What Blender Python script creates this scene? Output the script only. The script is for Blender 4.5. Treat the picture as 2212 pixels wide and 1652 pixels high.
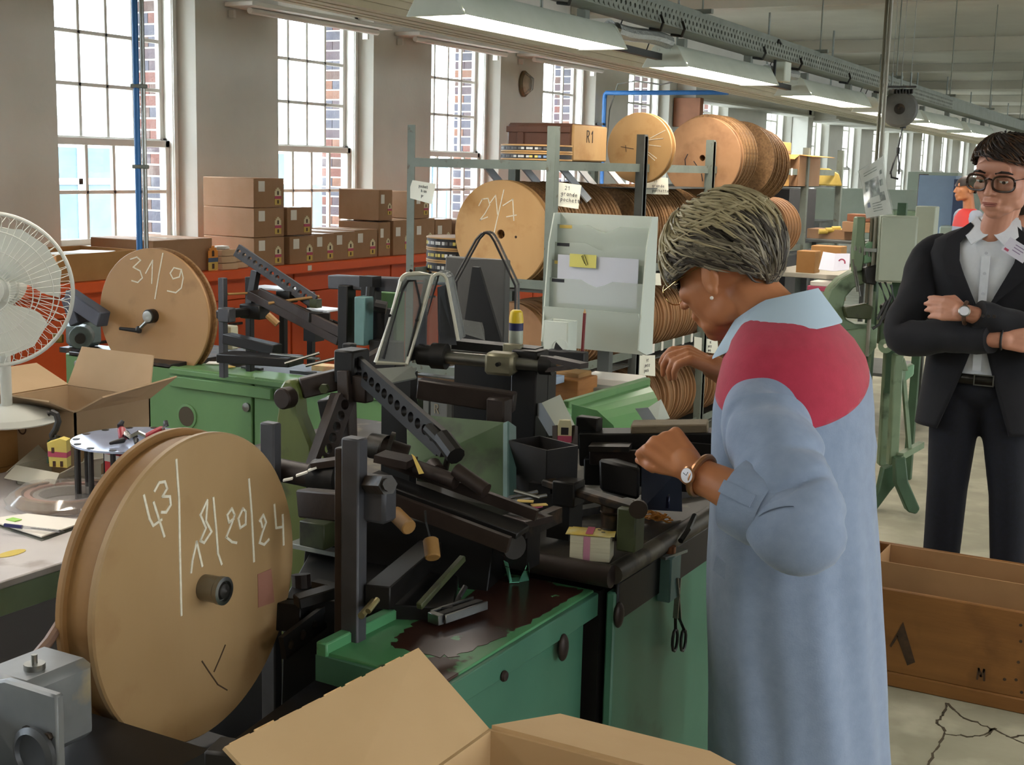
import bpy, math, random
from mathutils import Vector, Matrix
random.seed(7)
for _o in list(bpy.data.objects): bpy.data.objects.remove(_o)
SC = bpy.context.scene
COL = SC.collection
PI = math.pi
rad = math.radians

# ------------------------------------------------------------------ camera
CF, CYAW, CPITCH, CROLL = 2840.0, rad(29.0), rad(9.4), rad(1.45)
CAMP = Vector((0, 0, 1.6))
_f = Vector((-math.sin(CYAW)*math.cos(CPITCH), math.cos(CYAW)*math.cos(CPITCH), -math.sin(CPITCH)))
_r0 = Vector((math.cos(CYAW), math.sin(CYAW), 0)); _u0 = _r0.cross(_f)
CR = _r0*math.cos(CROLL) + _u0*math.sin(CROLL)
CU = -_r0*math.sin(CROLL) + _u0*math.cos(CROLL)
_cd = bpy.data.cameras.new('camera'); _cd.sensor_width = 36.0; _cd.lens = 36.0*CF/2212.0
_cd.clip_start = 0.05; _cd.clip_end = 300
CAM = bpy.data.objects.new('camera', _cd); COL.objects.link(CAM)
_m = Matrix((CR, CU, -_f)).transposed().to_4x4(); _m.translation = CAMP
CAM.matrix_world = _m
SC.camera = CAM

# ------------------------------------------------------------------ light, exposure
SC.view_settings.view_transform = 'Standard'
SC.view_settings.look = 'None'
SC.view_settings.gamma = 1.0
SC.view_settings.use_curve_mapping = False
SC.view_settings.exposure = -0.45
SC.cycles.max_bounces = 8; SC.cycles.glossy_bounces = 3; SC.cycles.transmission_bounces = 4; SC.cycles.transparent_max_bounces = 12
W = bpy.data.worlds.new('overcast_sky'); SC.world = W; W.use_nodes = True
_bg = W.node_tree.nodes['Background']
_bg.inputs[0].default_value = (0.83, 0.915, 1.0, 1); _bg.inputs[1].default_value = 30.0

def area_light(name, loc, rot, sx, sy, power, color=(1, 1, 1), portal=False):
    d = bpy.data.lights.new(name, 'AREA'); d.shape = 'RECTANGLE'; d.size = sx; d.size_y = sy
    d.energy = power; d.color = color
    if portal: d.cycles.is_portal = True
    o = bpy.data.objects.new(name, d); o.location = loc; o.rotation_euler = rot; COL.objects.link(o)
    return o

# ------------------------------------------------------------------ measuring: picture point -> point of the room
def at(px, py, D=None, X=None, Y=None, Z=None):
    d = _f + CR*((px-1106)/CF) - CU*((py-826)/CF)
    if X is not None: t = (X-CAMP.x)/d.x
    elif Y is not None: t = (Y-CAMP.y)/d.y
    elif Z is not None: t = (Z-CAMP.z)/d.z
    else: t = D
    return CAMP + d*t

# ------------------------------------------------------------------ materials
def lin(c):
    if isinstance(c, str):
        c = c.lstrip('#'); c = tuple(int(c[i:i+2], 16)/255 for i in (0, 2, 4))
    return tuple((x/12.92 if x <= .04045 else ((x+.055)/1.055)**2.4) for x in c) + (1.0,)
MATS = {}
def mat(name, c, rough=.6, metal=0., c2=None, scale=6., lo=.35, hi=.7, stretch=None, bump=0., bscale=None, detail=4.,
        c3=None, s3=20., lo3=.55, hi3=.62, alpha=1., trans=0., emit=None, estr=0., sheen=0., coat=0., ior=1.45, spec=.5):
    if name in MATS: return MATS[name]
    m = bpy.data.materials.new(name); m.use_nodes = True; nt = m.node_tree; N = nt.nodes; L = nt.links
    b = N['Principled BSDF']; MATS[name] = m
    b.inputs['Base Color'].default_value = lin(c); b.inputs['Roughness'].default_value = rough
    b.inputs['Metallic'].default_value = metal; b.inputs['IOR'].default_value = ior
    b.inputs['Specular IOR Level'].default_value = spec
    if trans: b.inputs['Transmission Weight'].default_value = trans
    if alpha < 1: b.inputs['Alpha'].default_value = alpha
    if sheen: b.inputs['Sheen Weight'].default_value = sheen
    if coat: b.inputs['Coat Weight'].default_value = coat
    if emit: b.inputs['Emission Color'].default_value = lin(emit); b.inputs['Emission Strength'].default_value = estr
    if c2 or bump or c3:
        tc = N.new('ShaderNodeTexCoord'); src = tc.outputs['Object']
        if stretch:
            mp = N.new('ShaderNodeMapping'); mp.inputs['Scale'].default_value = stretch
            L.new(src, mp.inputs['Vector']); src = mp.outputs['Vector']
        colour = None
        if c2:
            n = N.new('ShaderNodeTexNoise'); n.inputs['Scale'].default_value = scale; n.inputs['Detail'].default_value = detail
            n.inputs['Roughness'].default_value = .6
            L.new(src, n.inputs['Vector'])
            r = N.new('ShaderNodeValToRGB'); r.color_ramp.elements[0].position = lo; r.color_ramp.elements[1].position = hi
            r.color_ramp.elements[0].color = lin(c); r.color_ramp.elements[1].color = lin(c2)
            L.new(n.outputs[0], r.inputs[0]); colour = r.outputs[0]
        if c3:
            n3 = N.new('ShaderNodeTexNoise'); n3.inputs['Scale'].default_value = s3; n3.inputs['Detail'].default_value = 6
            L.new(tc.outputs['Object'], n3.inputs['Vector'])
            mr = N.new('ShaderNodeMapRange'); mr.inputs[1].default_value = lo3; mr.inputs[2].default_value = hi3
            L.new(n3.outputs[0], mr.inputs[0])
            mx = N.new('ShaderNodeMix'); mx.data_type = 'RGBA'
            L.new(mr.outputs[0], mx.inputs[0])
            if colour: L.new(colour, mx.inputs[6])
            else: mx.inputs[6].default_value = lin(c)
            mx.inputs[7].default_value = lin(c3); colour = mx.outputs[2]
        if colour: L.new(colour, b.inputs['Base Color'])
        if bump:
            nb = N.new('ShaderNodeTexNoise'); nb.inputs['Scale'].default_value = bscale or scale*4; nb.inputs['Detail'].default_value = 5
            L.new(src, nb.inputs['Vector'])
            bp = N.new('ShaderNodeBump'); bp.inputs['Strength'].default_value = bump; bp.inputs['Distance'].default_value = .01
            L.new(nb.outputs[0], bp.inputs['Height']); L.new(bp.outputs[0], b.inputs['Normal'])
    return m
def glass(name, tint=(1, 1, 1), refl=.08, rough=.03, haze=0., hcol=(.8, .8, .8)):
    if name in MATS: return MATS[name]
    m = bpy.data.materials.new(name); m.use_nodes = True; nt = m.node_tree; N = nt.nodes; L = nt.links
    N.remove(N['Principled BSDF']); out = N['Material Output']
    t = N.new('ShaderNodeBsdfTransparent'); t.inputs[0].default_value = (*tint, 1)
    g = N.new('ShaderNodeBsdfGlossy'); g.inputs['Roughness'].default_value = rough
    mx = N.new('ShaderNodeMixShader'); mx.inputs[0].default_value = refl
    L.new(t.outputs[0], mx.inputs[1]); L.new(g.outputs[0], mx.inputs[2]); last = mx
    if haze:
        d = N.new('ShaderNodeBsdfDiffuse'); d.inputs[0].default_value = (*hcol, 1)
        m2 = N.new('ShaderNodeMixShader'); m2.inputs[0].default_value = haze
        L.new(last.outputs[0], m2.inputs[1]); L.new(d.outputs[0], m2.inputs[2]); last = m2
    L.new(last.outputs[0], out.inputs[0]); MATS[name] = m
    return m

# ------------------------------------------------------------------ objects
WL = {}      # world location of each object (all things here are unrotated unless built in local coordinates)
def wloc(o):
    v = Vector((0, 0, 0))
    while o is not None:
        v = v + WL.get(o.name, Vector((0, 0, 0))); o = o.parent
    return v
def tag(o, label=None, cat=None, group=None, kind=None):
    if label: o['label'] = label
    if cat: o['category'] = cat
    if group: o['group'] = group
    if kind: o['kind'] = kind
    return o
def thing(name, label, cat, loc=(0, 0, 0), group=None, rz=0.):
    o = bpy.data.objects.new(name, None); COL.objects.link(o); o.empty_display_size = .1
    o.location = loc; o.rotation_euler = (0, 0, rz); WL[o.name] = Vector(loc)
    return tag(o, label, cat, group)
def link(name, me, parent=None):
    o = bpy.data.objects.new(name, me); COL.objects.link(o)
    if parent is not None: o.parent = parent
    return o
def copy_tree(o, parent=None):
    c = o.copy(); COL.objects.link(c); c.parent = parent
    WL[c.name] = WL.get(o.name, Vector((0, 0, 0))).copy()
    for ch in [x for x in o.children]: copy_tree(ch, c)
    return c
def frame(d, up=(0, 0, 1)):
    d = Vector(d).normalized(); up = Vector(up)
    if abs(d.dot(up)) > .999*up.length: up = Vector((0, 1, 0)) if abs(d.y) < .9 else Vector((1, 0, 0))
    s = d.cross(up).normalized(); u = s.cross(d).normalized()
    return d, s, u
class MB:
    def __init__(s): s.v = []; s.f = []; s.mi = []; s.k = 0
    def add(s, vs, fs):
        o = len(s.v); s.v += [Vector(v) for v in vs]
        for f in fs: s.f.append([i+o for i in f]); s.mi.append(s.k)
        return s
    def box(s, c, d, rz=0., R=None):
        c = Vector(c); h = [x/2 for x in d]
        Rm = R if R is not None else Matrix.Rotation(rz, 3, 'Z')
        vs = [c + Rm @ Vector((x*h[0], y*h[1], z*h[2])) for x in (-1, 1) for y in (-1, 1) for z in (-1, 1)]
        return s.add(vs, [(0, 1, 3, 2), (4, 6, 7, 5), (0, 4, 5, 1), (2, 3, 7, 6), (0, 2, 6, 4), (1, 5, 7, 3)])
    def box2(s, a, b):
        return s.box([(x+y)/2 for x, y in zip(a, b)], [abs(y-x) for x, y in zip(a, b)])
    def bar(s, p, q, w, h, up=(0, 0, 1), ext=0.):
        p, q = Vector(p), Vector(q); d, sd, u = frame(q-p, up); p = p-d*ext; q = q+d*ext
        vs = [e + sd*(x*w/2) + u*(y*h/2) for e in (p, q) for x in (-1, 1) for y in (-1, 1)]
        return s.add(vs, [(0, 1, 3, 2), (4, 6, 7, 5), (0, 4, 5, 1), (2, 3, 7, 6), (0, 2, 6, 4), (1, 5, 7, 3)])
    def cyl(s, p, q, r, r2=None, n=16, cap=True):
        p, q = Vector(p), Vector(q); r2 = r if r2 is None else r2; d, a, b = frame(q-p)
        vs = []
        for e, rr in ((p, r), (q, r2)):
            for i in range(n): t = 2*PI*i/n; vs.append(e + a*(rr*math.cos(t)) + b*(rr*math.sin(t)))
        fs = [(i, (i+1) % n, n+(i+1) % n, n+i) for i in range(n)]
        if cap: fs += [tuple(range(n))[::-1], tuple(range(n, 2*n))]
        return s.add(vs, fs)
    def tube(s, pts, r, n=8, closed=False):
        pts = [Vector(p) for p in pts]; N = len(pts); rs = r if isinstance(r, (list, tuple)) else [r]*N
        prev = None; vs = []
        for i, p in enumerate(pts):
            if closed: t = pts[(i+1) % N]-pts[i-1]
            else: t = pts[min(i+1, N-1)]-pts[max(i-1, 0)]
            t.normalize()
            if prev is None: _, a, b = frame(t)
            else:
                a = prev - t*prev.dot(t)
                if a.length < 1e-6: _, a, b = frame(t)
                a.normalize(); b = t.cross(a)
            prev = a
            for k in range(n): q = 2*PI*k/n; vs.append(p + a*(rs[i]*math.cos(q)) + b*(rs[i]*math.sin(q)))
        fs = []
        for i in range(N if closed else N-1):
            j = (i+1) % N
            for k in range(n): fs.append((i*n+k, i*n+(k+1) % n, j*n+(k+1) % n, j*n+k))
        if not closed: fs += [tuple(range(n))[::-1], tuple(range((N-1)*n, N*n))]
        return s.add(vs, fs)
    def prism(s, poly, o, u, v, t):
        o, u, v = Vector(o), Vector(u).normalized(), Vector(v).normalized(); w = u.cross(v).normalized(); n = len(poly)
        vs = [o + u*a + v*b for a, b in poly] + [o + u*a + v*b + w*t for a, b in poly]
        fs = [tuple(range(n))[::-1], tuple(range(n, 2*n))] + [(i, (i+1) % n, n+(i+1) % n, n+i) for i in range(n)]
        return s.add(vs, fs)
    def lathe(s, prof, o, axis=(0, 0, 1), n=32, closed=False):
        o = Vector(o); d, a, b = frame(axis); vs = []; m = len(prof)
        for r, h in prof:
            for i in range(n): t = 2*PI*i/n; vs.append(o + d*h + a*(r*math.cos(t)) + b*(r*math.sin(t)))
        fs = []
        for j in range(m if closed else m-1):
            k = (j+1) % m
            for i in range(n): fs.append((j*n+i, j*n+(i+1) % n, k*n+(i+1) % n, k*n+i))
        if not closed:
            if prof[0][0] > 1e-5: fs.append(tuple(range(n))[::-1])
            if prof[-1][0] > 1e-5: fs.append(tuple(range((m-1)*n, m*n)))
        return s.add(vs, fs)
    def disc(s, o, axis, ro, ri, h, n=48, ch=.0):      # a flat ring (hole ri) of thickness h along axis from o
        if ri > 0:
            return s.lathe([(ri, 0), (ro-ch, 0), (ro, ch), (ro, h-ch), (ro-ch, h), (ri, h)], o, axis, n, closed=True)
        return s.lathe([(ro-ch, 0), (ro, ch), (ro, h-ch), (ro-ch, h)], o, axis, n)
    def ell(s, c, r, n=16, m=10, R=None):
        c = Vector(c); Rm = R or Matrix.Identity(3); vs = [c + Rm @ Vector((0, 0, -r[2]))]
        for j in range(1, m):
            a = -PI/2 + PI*j/m
            for i in range(n):
                t = 2*PI*i/n; vs.append(c + Rm @ Vector((r[0]*math.cos(a)*math.cos(t), r[1]*math.cos(a)*math.sin(t), r[2]*math.sin(a))))
        vs.append(c + Rm @ Vector((0, 0, r[2]))); fs = []
        for i in range(n): fs.append((0, 1+(i+1) % n, 1+i))
        for j in range(m-2):
            for i in range(n): fs.append((1+j*n+i, 1+j*n+(i+1) % n, 1+(j+1)*n+(i+1) % n, 1+(j+1)*n+i))
        e = len(vs)-1; b0 = 1+(m-2)*n
        for i in range(n): fs.append((b0+i, b0+(i+1) % n, e))
        return s.add(vs, fs)
    def cap(s, p, q, r, r2=None, n=14):                # tapered limb with round ends
        p, q = Vector(p), Vector(q); r2 = r if r2 is None else r2; L = (q-p).length
        prof = [(r*math.sin(PI/2*i/5), -r*math.cos(PI/2*i/5)) for i in range(5)] + [(r, 0), (r2, L)] + \
               [(r2*math.cos(PI/2*i/5), L + r2*math.sin(PI/2*i/5)) for i in range(1, 6)]
        prof[0] = (1e-6, prof[0][1]); prof[-1] = (1e-6, prof[-1][1])
        return s.lathe(prof, p, q-p if L > 1e-6 else (0, 0, 1), n)
    def loft(s, rings, cap=True):
        n = len(rings[0]); vs = [p for r in rings for p in r]; fs = []
        for j in range(len(rings)-1):
            for i in range(n): fs.append((j*n+i, j*n+(i+1) % n, (j+1)*n+(i+1) % n, (j+1)*n+i))
        if cap: fs += [tuple(range(n))[::-1], tuple(range((len(rings)-1)*n, len(rings)*n))]
        return s.add(vs, fs)
    def sheet(s, quad, t):
        q = [Vector(p) for p in quad]; nrm = (q[1]-q[0]).cross(q[-1]-q[0]).normalized()*t; n = len(q)
        vs = q + [p+nrm for p in q]
        return s.add(vs, [tuple(range(n))[::-1], tuple(range(n, 2*n))] + [(i, (i+1) % n, n+(i+1) % n, n+i) for i in range(n)])
    def perf(s, p, q, w, t, holes, r, up=(0, 0, 1), seg=12):   # flat bar p-q drilled with a row of holes
        p, q = Vector(p), Vector(q); L = (q-p).length; d, sd, u = frame(q-p, up); c = L/holes
        for i in range(holes):
            o = p + d*(c*(i+.5)); ring = []; sq = []
            for k in range(seg):
                a = 2*PI*(k+.5)/seg; ca, sa = math.cos(a), math.sin(a)
                ring.append((r*ca, r*sa)); m = max(abs(ca), abs(sa)); sq.append((c/2*ca/m, w/2*sa/m))
            vs = []
            for z in (-t/2, t/2):
                for P in (sq, ring): vs += [o + d*x + u*y + sd*z for x, y in P]
            fs = []
            for k in range(seg):
                j = (k+1) % seg; S = seg
                fs += [(k, S+k, S+j, j), (2*S+k, 2*S+j, 3*S+j, 3*S+k), (S+k, 3*S+k, 3*S+j, S+j), (k, j, 2*S+j, 2*S+k)]
            s.add(vs, fs)
        return s
    def build(s, name, m, parent=None, local=False, bevel=0., smooth=35., seg=1):
        off = Vector((0, 0, 0)) if (local or parent is None) else wloc(parent)
        me = bpy.data.meshes.new(name); me.from_pydata([tuple(v-off) for v in s.v], [], s.f)
        ms = m if isinstance(m, (list, tuple)) else [m]
        for x in ms: me.materials.append(x)
        if len(ms) > 1: me.polygons.foreach_set('material_index', s.mi)
        me.update()
        o = link(name, me, parent)
        if smooth: me.shade_smooth(); me.set_sharp_from_angle(angle=rad(smooth))
        if bevel:
            b = o.modifiers.new('bevel', 'BEVEL'); b.width = bevel; b.segments = seg; b.limit_method = 'ANGLE'; b.angle_limit = rad(40)
        return o
def base_origin(o):                                   # put the origin of a one-mesh thing at its base centre
    me = o.data; xs = [v.co for v in me.vertices]
    c = Vector(((min(v.x for v in xs)+max(v.x for v in xs))/2, (min(v.y for v in xs)+max(v.y for v in xs))/2, min(v.z for v in xs)))
    for v in me.vertices: v.co -= c
    o.location = o.location + c; WL[o.name] = Vector(o.location)
    return o
def solo(mb, name, m, label, cat, group=None, bevel=0., smooth=35.):
    o = mb.build(name, m, None, bevel=bevel, smooth=smooth); base_origin(o)
    return tag(o, label, cat, group)
def struct(mb, name, m, label=None, smooth=35., parent=None, bevel=0.):
    o = mb.build(name, m, parent, smooth=smooth, bevel=bevel)
    if parent is None: tag(o, label, None, None, 'structure')
    return o
# handwriting / lettering drawn as fine strips on a plane (o, u right, v up); glyphs are polylines on a 1 x 1.5 grid
GL = {'0': [[(.5, 1.5), (.15, 1.2), (.05, .7), (.2, .15), (.5, 0), (.8, .2), (.95, .75), (.8, 1.3), (.5, 1.5)]],
 '1': [[(.25, 1.1), (.6, 1.5), (.6, 0)]], '2': [[(.1, 1.2), (.4, 1.5), (.8, 1.35), (.8, .95), (.1, 0), (.9, .05)]],
 '3': [[(.1, 1.4), (.6, 1.5), (.8, 1.15), (.4, .85), (.85, .6), (.8, .15), (.4, 0), (.05, .15)]],
 '4': [[(.35, 1.4), (.1, .55), (.85, .6)], [(.75, 1.1), (.6, -.1)]],
 '8': [[(.8, 1.3), (.4, 1.5), (.15, 1.2), (.7, .7), (.85, .25), (.45, 0), (.1, .3), (.7, .9), (.8, 1.3)]],
 '9': [[(.8, 1.25), (.45, 1.5), (.1, 1.2), (.25, .8), (.75, .95), (.85, 1.3), (.8, .3), (.45, 0), (.1, .1)]],
 '/': [[(.7, 1.9), (.3, -.4)]], '|': [[(.5, 2.), (.5, -.5)]], 'L': [[(.2, 1.5), (.15, 0), (.8, .05)]],
 'g': [[(.8, .9), (.4, 1), (.1, .6), (.4, .2), (.8, .5), (.8, 1.), (.75, -.3), (.4, -.5), (.1, -.3)]],
 'r': [[(.2, 1), (.2, 0)], [(.2, .7), (.5, 1), (.85, .95)]], 'a': [[(.8, .9), (.4, 1), (.1, .5), (.35, 0), (.75, .3), (.8, 1), (.9, 0)]],
 'n': [[(.15, 1), (.15, 0)], [(.15, .7), (.5, 1), (.8, .8), (.85, 0)]], 'd': [[(.75, .6), (.4, .9), (.1, .45), (.4, 0), (.75, .3), (.8, 1.5), (.85, 0)]],
 'e': [[(.15, .5), (.85, .55), (.65, 1), (.25, .9), (.15, .4), (.45, 0), (.9, .15)]], 'p': [[(.2, 1), (.15, -.6)], [(.2, .8), (.6, 1), (.85, .5), (.5, .05), (.2, .2)]],
 'o': [[(.5, 1), (.1, .6), (.35, 0), (.8, .25), (.8, .8), (.5, 1)]], 'c': [[(.85, .85), (.4, 1), (.1, .5), (.4, 0), (.85, .15)]],
 'h': [[(.2, 1.5), (.15, 0)], [(.15, .6), (.55, .9), (.8, .7), (.85, 0)]], 't': [[(.5, 1.4), (.45, .1), (.8, 0)], [(.15, .95), (.85, .95)]],
 'P': [[(.2, 0), (.2, 1.5), (.7, 1.45), (.85, 1.1), (.6, .75), (.2, .7)]], 'u': [[(.15, 1), (.2, .2), (.55, 0), (.8, .4), (.85, 1), (.9, 0)]],
 'i': [[(.5, 1), (.5, 0)], [(.5, 1.35), (.5, 1.3)]], 'l': [[(.4, 1.5), (.4, .1), (.7, 0)]], 'v': [[(.1, 1), (.45, 0), (.85, 1)]], 's': [[(.8, .95), (.35, 1), (.2, .7), (.75, .35), (.6, 0), (.15, .1)]],
 'f': [[(.8, 1.4), (.5, 1.5), (.4, 0)], [(.15, .9), (.75, .9)]], 'm': [[(.1, 1), (.1, 0)], [(.1, .8), (.35, 1), (.5, .7), (.5, 0)], [(.5, .8), (.75, 1), (.9, .7), (.9, 0)]],
 'R': [[(.15, 0), (.15, 1.5), (.7, 1.45), (.85, 1.1), (.6, .8), (.15, .75)], [(.45, .75), (.9, 0)]],
 'A': [[(.05, 0), (.5, 1.5), (.95, 0)], [(.2, .5), (.8, .5)]], 'M': [[(.05, 0), (.15, 1.5), (.5, .5), (.85, 1.5), (.95, 0)]],
 'X': [[(.1, 1.4), (.9, 0)], [(.9, 1.4), (.1, 0)]], '-': [[(.1, .6), (.9, .6)]]}
def strokes(mb, lines, o, u, v, w=.004, h=.0012):
    o, u, v = Vector(o), Vector(u).normalized(), Vector(v).normalized(); nrm = u.cross(v).normalized()
    for ln in lines:
        P = [o + u*a + v*b for a, b in ln]
        for p, q in zip(P, P[1:]):
            if (q-p).length > 1e-6: mb.bar(p+nrm*h*.5, q+nrm*h*.5, w, h, nrm, ext=w*.35)
    return mb
def write(mb, text, o, u, v, size, w=None, h=.0012, gap=.25, slant=0.):
    x = 0.; s = size/1.5; L = []
    for ch in text:
        for ln in GL.get(ch, []): L.append([((x+a+slant*b)*s, b*s) for a, b in ln])
        x += (.7 if ch in '/|1il' else 1.)+gap if ch != ' ' else .8
    return strokes(mb, L, o, u, v, w or size*.07, h)
# ================================================================== materials of the room
PLASTER = mat('white_wall_paint', '#c9c6bb', .75, c2='#bdbab0', scale=1.3, bump=.12, bscale=30)
CEILM = mat('ceiling_paint', '#bdb9aa', .8, c2='#b0ac9e', scale=1.1, bump=.1, bscale=18)
BEAMM = mat('cream_beam_paint', '#cfc3a6', .7, c2='#c2b494', scale=2.)
FLOORM = mat('cracked_concrete', '#a19d88', .7, c2='#8d8a76', scale=2.2, c3='#b0ac96', s3=5., lo3=.5, hi3=.7, bump=.2, bscale=25)
WINM = mat('window_paint', '#d6d3ca', .5, c2='#ccc8be', scale=3)
SASHM = mat('sash_paint', '#d0ccc4', .5)
GLASS = glass('window_glass', (.97, .99, 1.), .06)
BR = [mat('brick_'+n, c, .85, c2=c2, scale=14, bump=.4, bscale=60) for n, c, c2 in
      (('plum', '#46383a', '#3b3034'), ('grey', '#45424a', '#38363d'), ('red', '#5e382e', '#4e2f28'), ('brown', '#4d3a33', '#42302a'), ('orange', '#664636', '#56392c'))]
MORTAR = mat('pale_mortar', '#cfc9bd', .9, bump=.2, bscale=40)
STEEL = mat('steel', '#9a9a96', .35, 1., c2='#7e7d78', scale=9)
IRON = mat('oily_iron', '#3a3733', .45, .6, c2='#2a2623', scale=9, c3='#4d3f33', s3=16, bump=.15)
BLACK = mat('black_paint', '#1c1a1a', .5, c2='#262322', scale=12)
GALV = mat('galvanised', '#8f948f', .5, .7, c2='#7b807b', scale=14)

XW = -6.20                    # inner face of the window wall
XO = -6.66                    # outer face
WY = [5.63+2.03*i for i in range(-4, 6)] + [18.55+2.03*i for i in range(12)]     # near edge of every window opening
WW, WZ0, WZ1 = 1.08, 1.00, 2.74
YN, YF, XR, ZC = -4.6, 46.0, 5.2, 3.3

# floor with its cracks
mb = MB(); mb.box2((XO, YN-.3, -.2), (XR+.3, YF+.3, 0)); floor = struct(mb, 'floor', FLOORM, 'worn grey concrete floor with branching cracks')
cr = MB(); CRK = mat('floor_crack', '#4b4232', .9)
for pts in ([(2045, 1520), (2040, 1545), (2023, 1560), (2043, 1585), (2022, 1620), (2005, 1652)], [(2045, 1520), (2075, 1545), (2120, 1565), (2150, 1575), (2212, 1605)],
            [(2043, 1585), (2085, 1590), (2130, 1588), (2150, 1573)], [(2150, 1575), (2130, 1590)], [(2175, 1592), (2212, 1588)]):
    q = []
    for (a, b), (c, d) in zip(pts, pts[1:]):
        for k in range(4): q.append((a+(c-a)*k/4+random.uniform(-4, 4), b+(d-b)*k/4+random.uniform(-2, 2)))
    q.append(pts[-1]); P = [at(x, y, Z=.0006) for x, y in q]
    for a, b in zip(P, P[1:]): cr.bar(a, b, random.uniform(.003, .009), .001, (0, 0, 1), ext=.003)
cr.build('crack', CRK, floor)

# ceiling: slab with downstand beams
mb = MB(); mb.box2((XO, YN-.3, ZC), (XR+.3, YF+.3, ZC+.2)); ceil = struct(mb, 'ceiling', CEILM, 'grey painted concrete ceiling slab')
for y0, y1, zb in ((-1., -.5, 3.1), (3.8, 4.1, 3.1), (8.1, 8.4, 3.1), (12.2, 12.55, 3.1), (12.75, 12.9, 3.2), (17.3, 17.6, 3.13), (17.9, 18.3, 3.2), (21.3, 21.6, 3.18), (25.2, 26., 3.15), (29.6, 30, 3.15), (34., 34.6, 3.12), (38.5, 39, 3.12), (43, 43.5, 3.12)):
    m2 = MB(); m2.box2((XW, y0, zb), (XR, y1, ZC)); m2.build('beam', CEILM, ceil, bevel=.012)

# window wall: piers, aprons and heads around the openings
mb = MB(); y = YN
for w in WY:
    if w-y > .01: mb.prism([(XO, y), (XW-.115, y), (XW, y+.05), (XW, w-.05), (XW-.115, w), (XO, w)], (0, 0, 0), (1, 0, 0), (0, 1, 0), ZC)
    mb.box2((XO, w-.05, 0), (XW-.001, w+WW+.05, WZ0)); mb.box2((XO, w-.05, WZ1), (XW-.001, w+WW+.05, ZC)); y = w+WW
mb.box2((XO, y, 0), (XW, YF, ZC))
wall_l = struct(mb, 'wall_left', PLASTER, 'white plastered window wall with brick outer jambs')
# the brick outer jambs seen through the panes
bm_full, bm_half = [], []
XB0, XB1 = -6.45, -6.655      # the brick facing starts behind the sash and runs to the outer face
for k in range(5):
    for L, lst in ((.205, bm_full), (.098, bm_half)):
        b = MB(); b.box2((-L/2, -.012, -.0325), (L/2, .0, .0325))
        o = b.build('brick', BR[k], wall_l, local=True, bevel=.004); lst.append(o.data); bmod = True
        bpy.data.objects.remove(o)
mort = MB()
for i, w in enumerate(WY):
    if not (4 <= i <= 9): continue
    ye = w+WW; mort.box2((XB1-.004, ye-.010, WZ0), (XB0+.012, ye-.001, WZ1))
    z = WZ0+.04; r = 0
    while z < WZ1-.02:
        spans = [(XB0, XB1)] if r % 2 == 0 else [(XB0, (XB0+XB1)/2), ((XB0+XB1)/2, XB1)]
        for a, b_ in spans:
            k = random.choice((0, 0, 1, 1, 3, 3, 2, 4) if i > 4 else (0, 1, 2, 3, 3))
            me = bm_full[k] if r % 2 == 0 else bm_half[k]
            o = link('brick', me, wall_l); o.location = ((a+b_)/2, ye-.008, z)
        z += .077; r += 1
mort.build('mortar', MORTAR, wall_l)

# sash windows
pane_me = None
def window(n, y0, panes=True):
    w = bpy.data.objects.new('window_%d' % n, None); COL.objects.link(w); w.location = (XW, y0, WZ0); WL[w.name] = Vector(w.location)
    tag(w, 'white sash window with small panes, number %d along the wall' % n, None, None, 'structure')
    m = MB(); x0, x1 = -.115, -.245
    m.box2((x1, 0, 0), (x0, .05, 1.74)); m.box2((x1, WW-.05, 0), (x0, WW, 1.74)); m.box2((x1, 0, 1.68), (x0, WW, 1.74)); m.box2((x1, 0, 0), (x0+.05, WW, .035))
    m.box2((x0, WW-.048, .0), (x0+.012, WW-.02, 1.7)); m.build('window_frame', WINM, w, local=True, bevel=.004)
    for nm, xc, ya, yb, za, zb, rows in (('upper_sash', -.215, .05, 1.035, .655, 1.70, 3), ('lower_sash', -.168, .045, 1.035, .02, .70, 2)):
        s = MB(); t = .018; st = .04
        s.box2((xc-t, ya, za), (xc+t, ya+st, zb)); s.box2((xc-t, yb-st, za), (xc+t, yb, zb))
        s.box2((xc-t, ya, za), (xc+t, yb, za+.055)); s.box2((xc-t, ya, zb-.045), (xc+t, yb, zb))
        py = [ya+st+(yb-ya-2*st)*k/4 for k in range(5)]; pz = [za+.055+(zb-za-.10)*k/rows for k in range(rows+1)]
        for q in py[1:-1]: s.box2((xc-t*.8, q-.012, za), (xc+t*.8, q+.012, zb))
        for q in pz[1:-1]: s.box2((xc-t*.8, ya, q-.012), (xc+t*.8, yb, q+.012))
        so = s.build(nm, SASHM, w, local=True, bevel=.003)
        if not panes: continue
        g = MB(); g.box((0, 0, 0), (.003, py[1]-py[0]-.016, pz[1]-pz[0]-.016))
        if (nm, 'pane') not in PANE: 
            o = g.build('pane', GLASS, so, local=True); PANE[(nm, 'pane')] = o.data; bpy.data.objects.remove(o)
        for a in range(4):
            for b in range(rows):
                o = link('pane', PANE[(nm, 'pane')], so); o.location = (xc, (py[a]+py[a+1])/2, (pz[b]+pz[b+1])/2)
        if nm == 'upper_sash':
            h = MB(); h.box((xc+.03, yb-.02, za+.035), (.02, .03, .05)); h.build('sash_catch', IRON, so, local=True, bevel=.003)
    return w
PANE = {}
for i, w in enumerate(WY): window(i+1, w)
# white sills inside the openings
mb = MB()
for w in WY: mb.box2((XW-.09, w+.001, WZ0), (XW+.03, w+WW-.001, WZ0+.012))
struct(mb, 'trim_1', WINM, 'white painted window sills')
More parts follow.
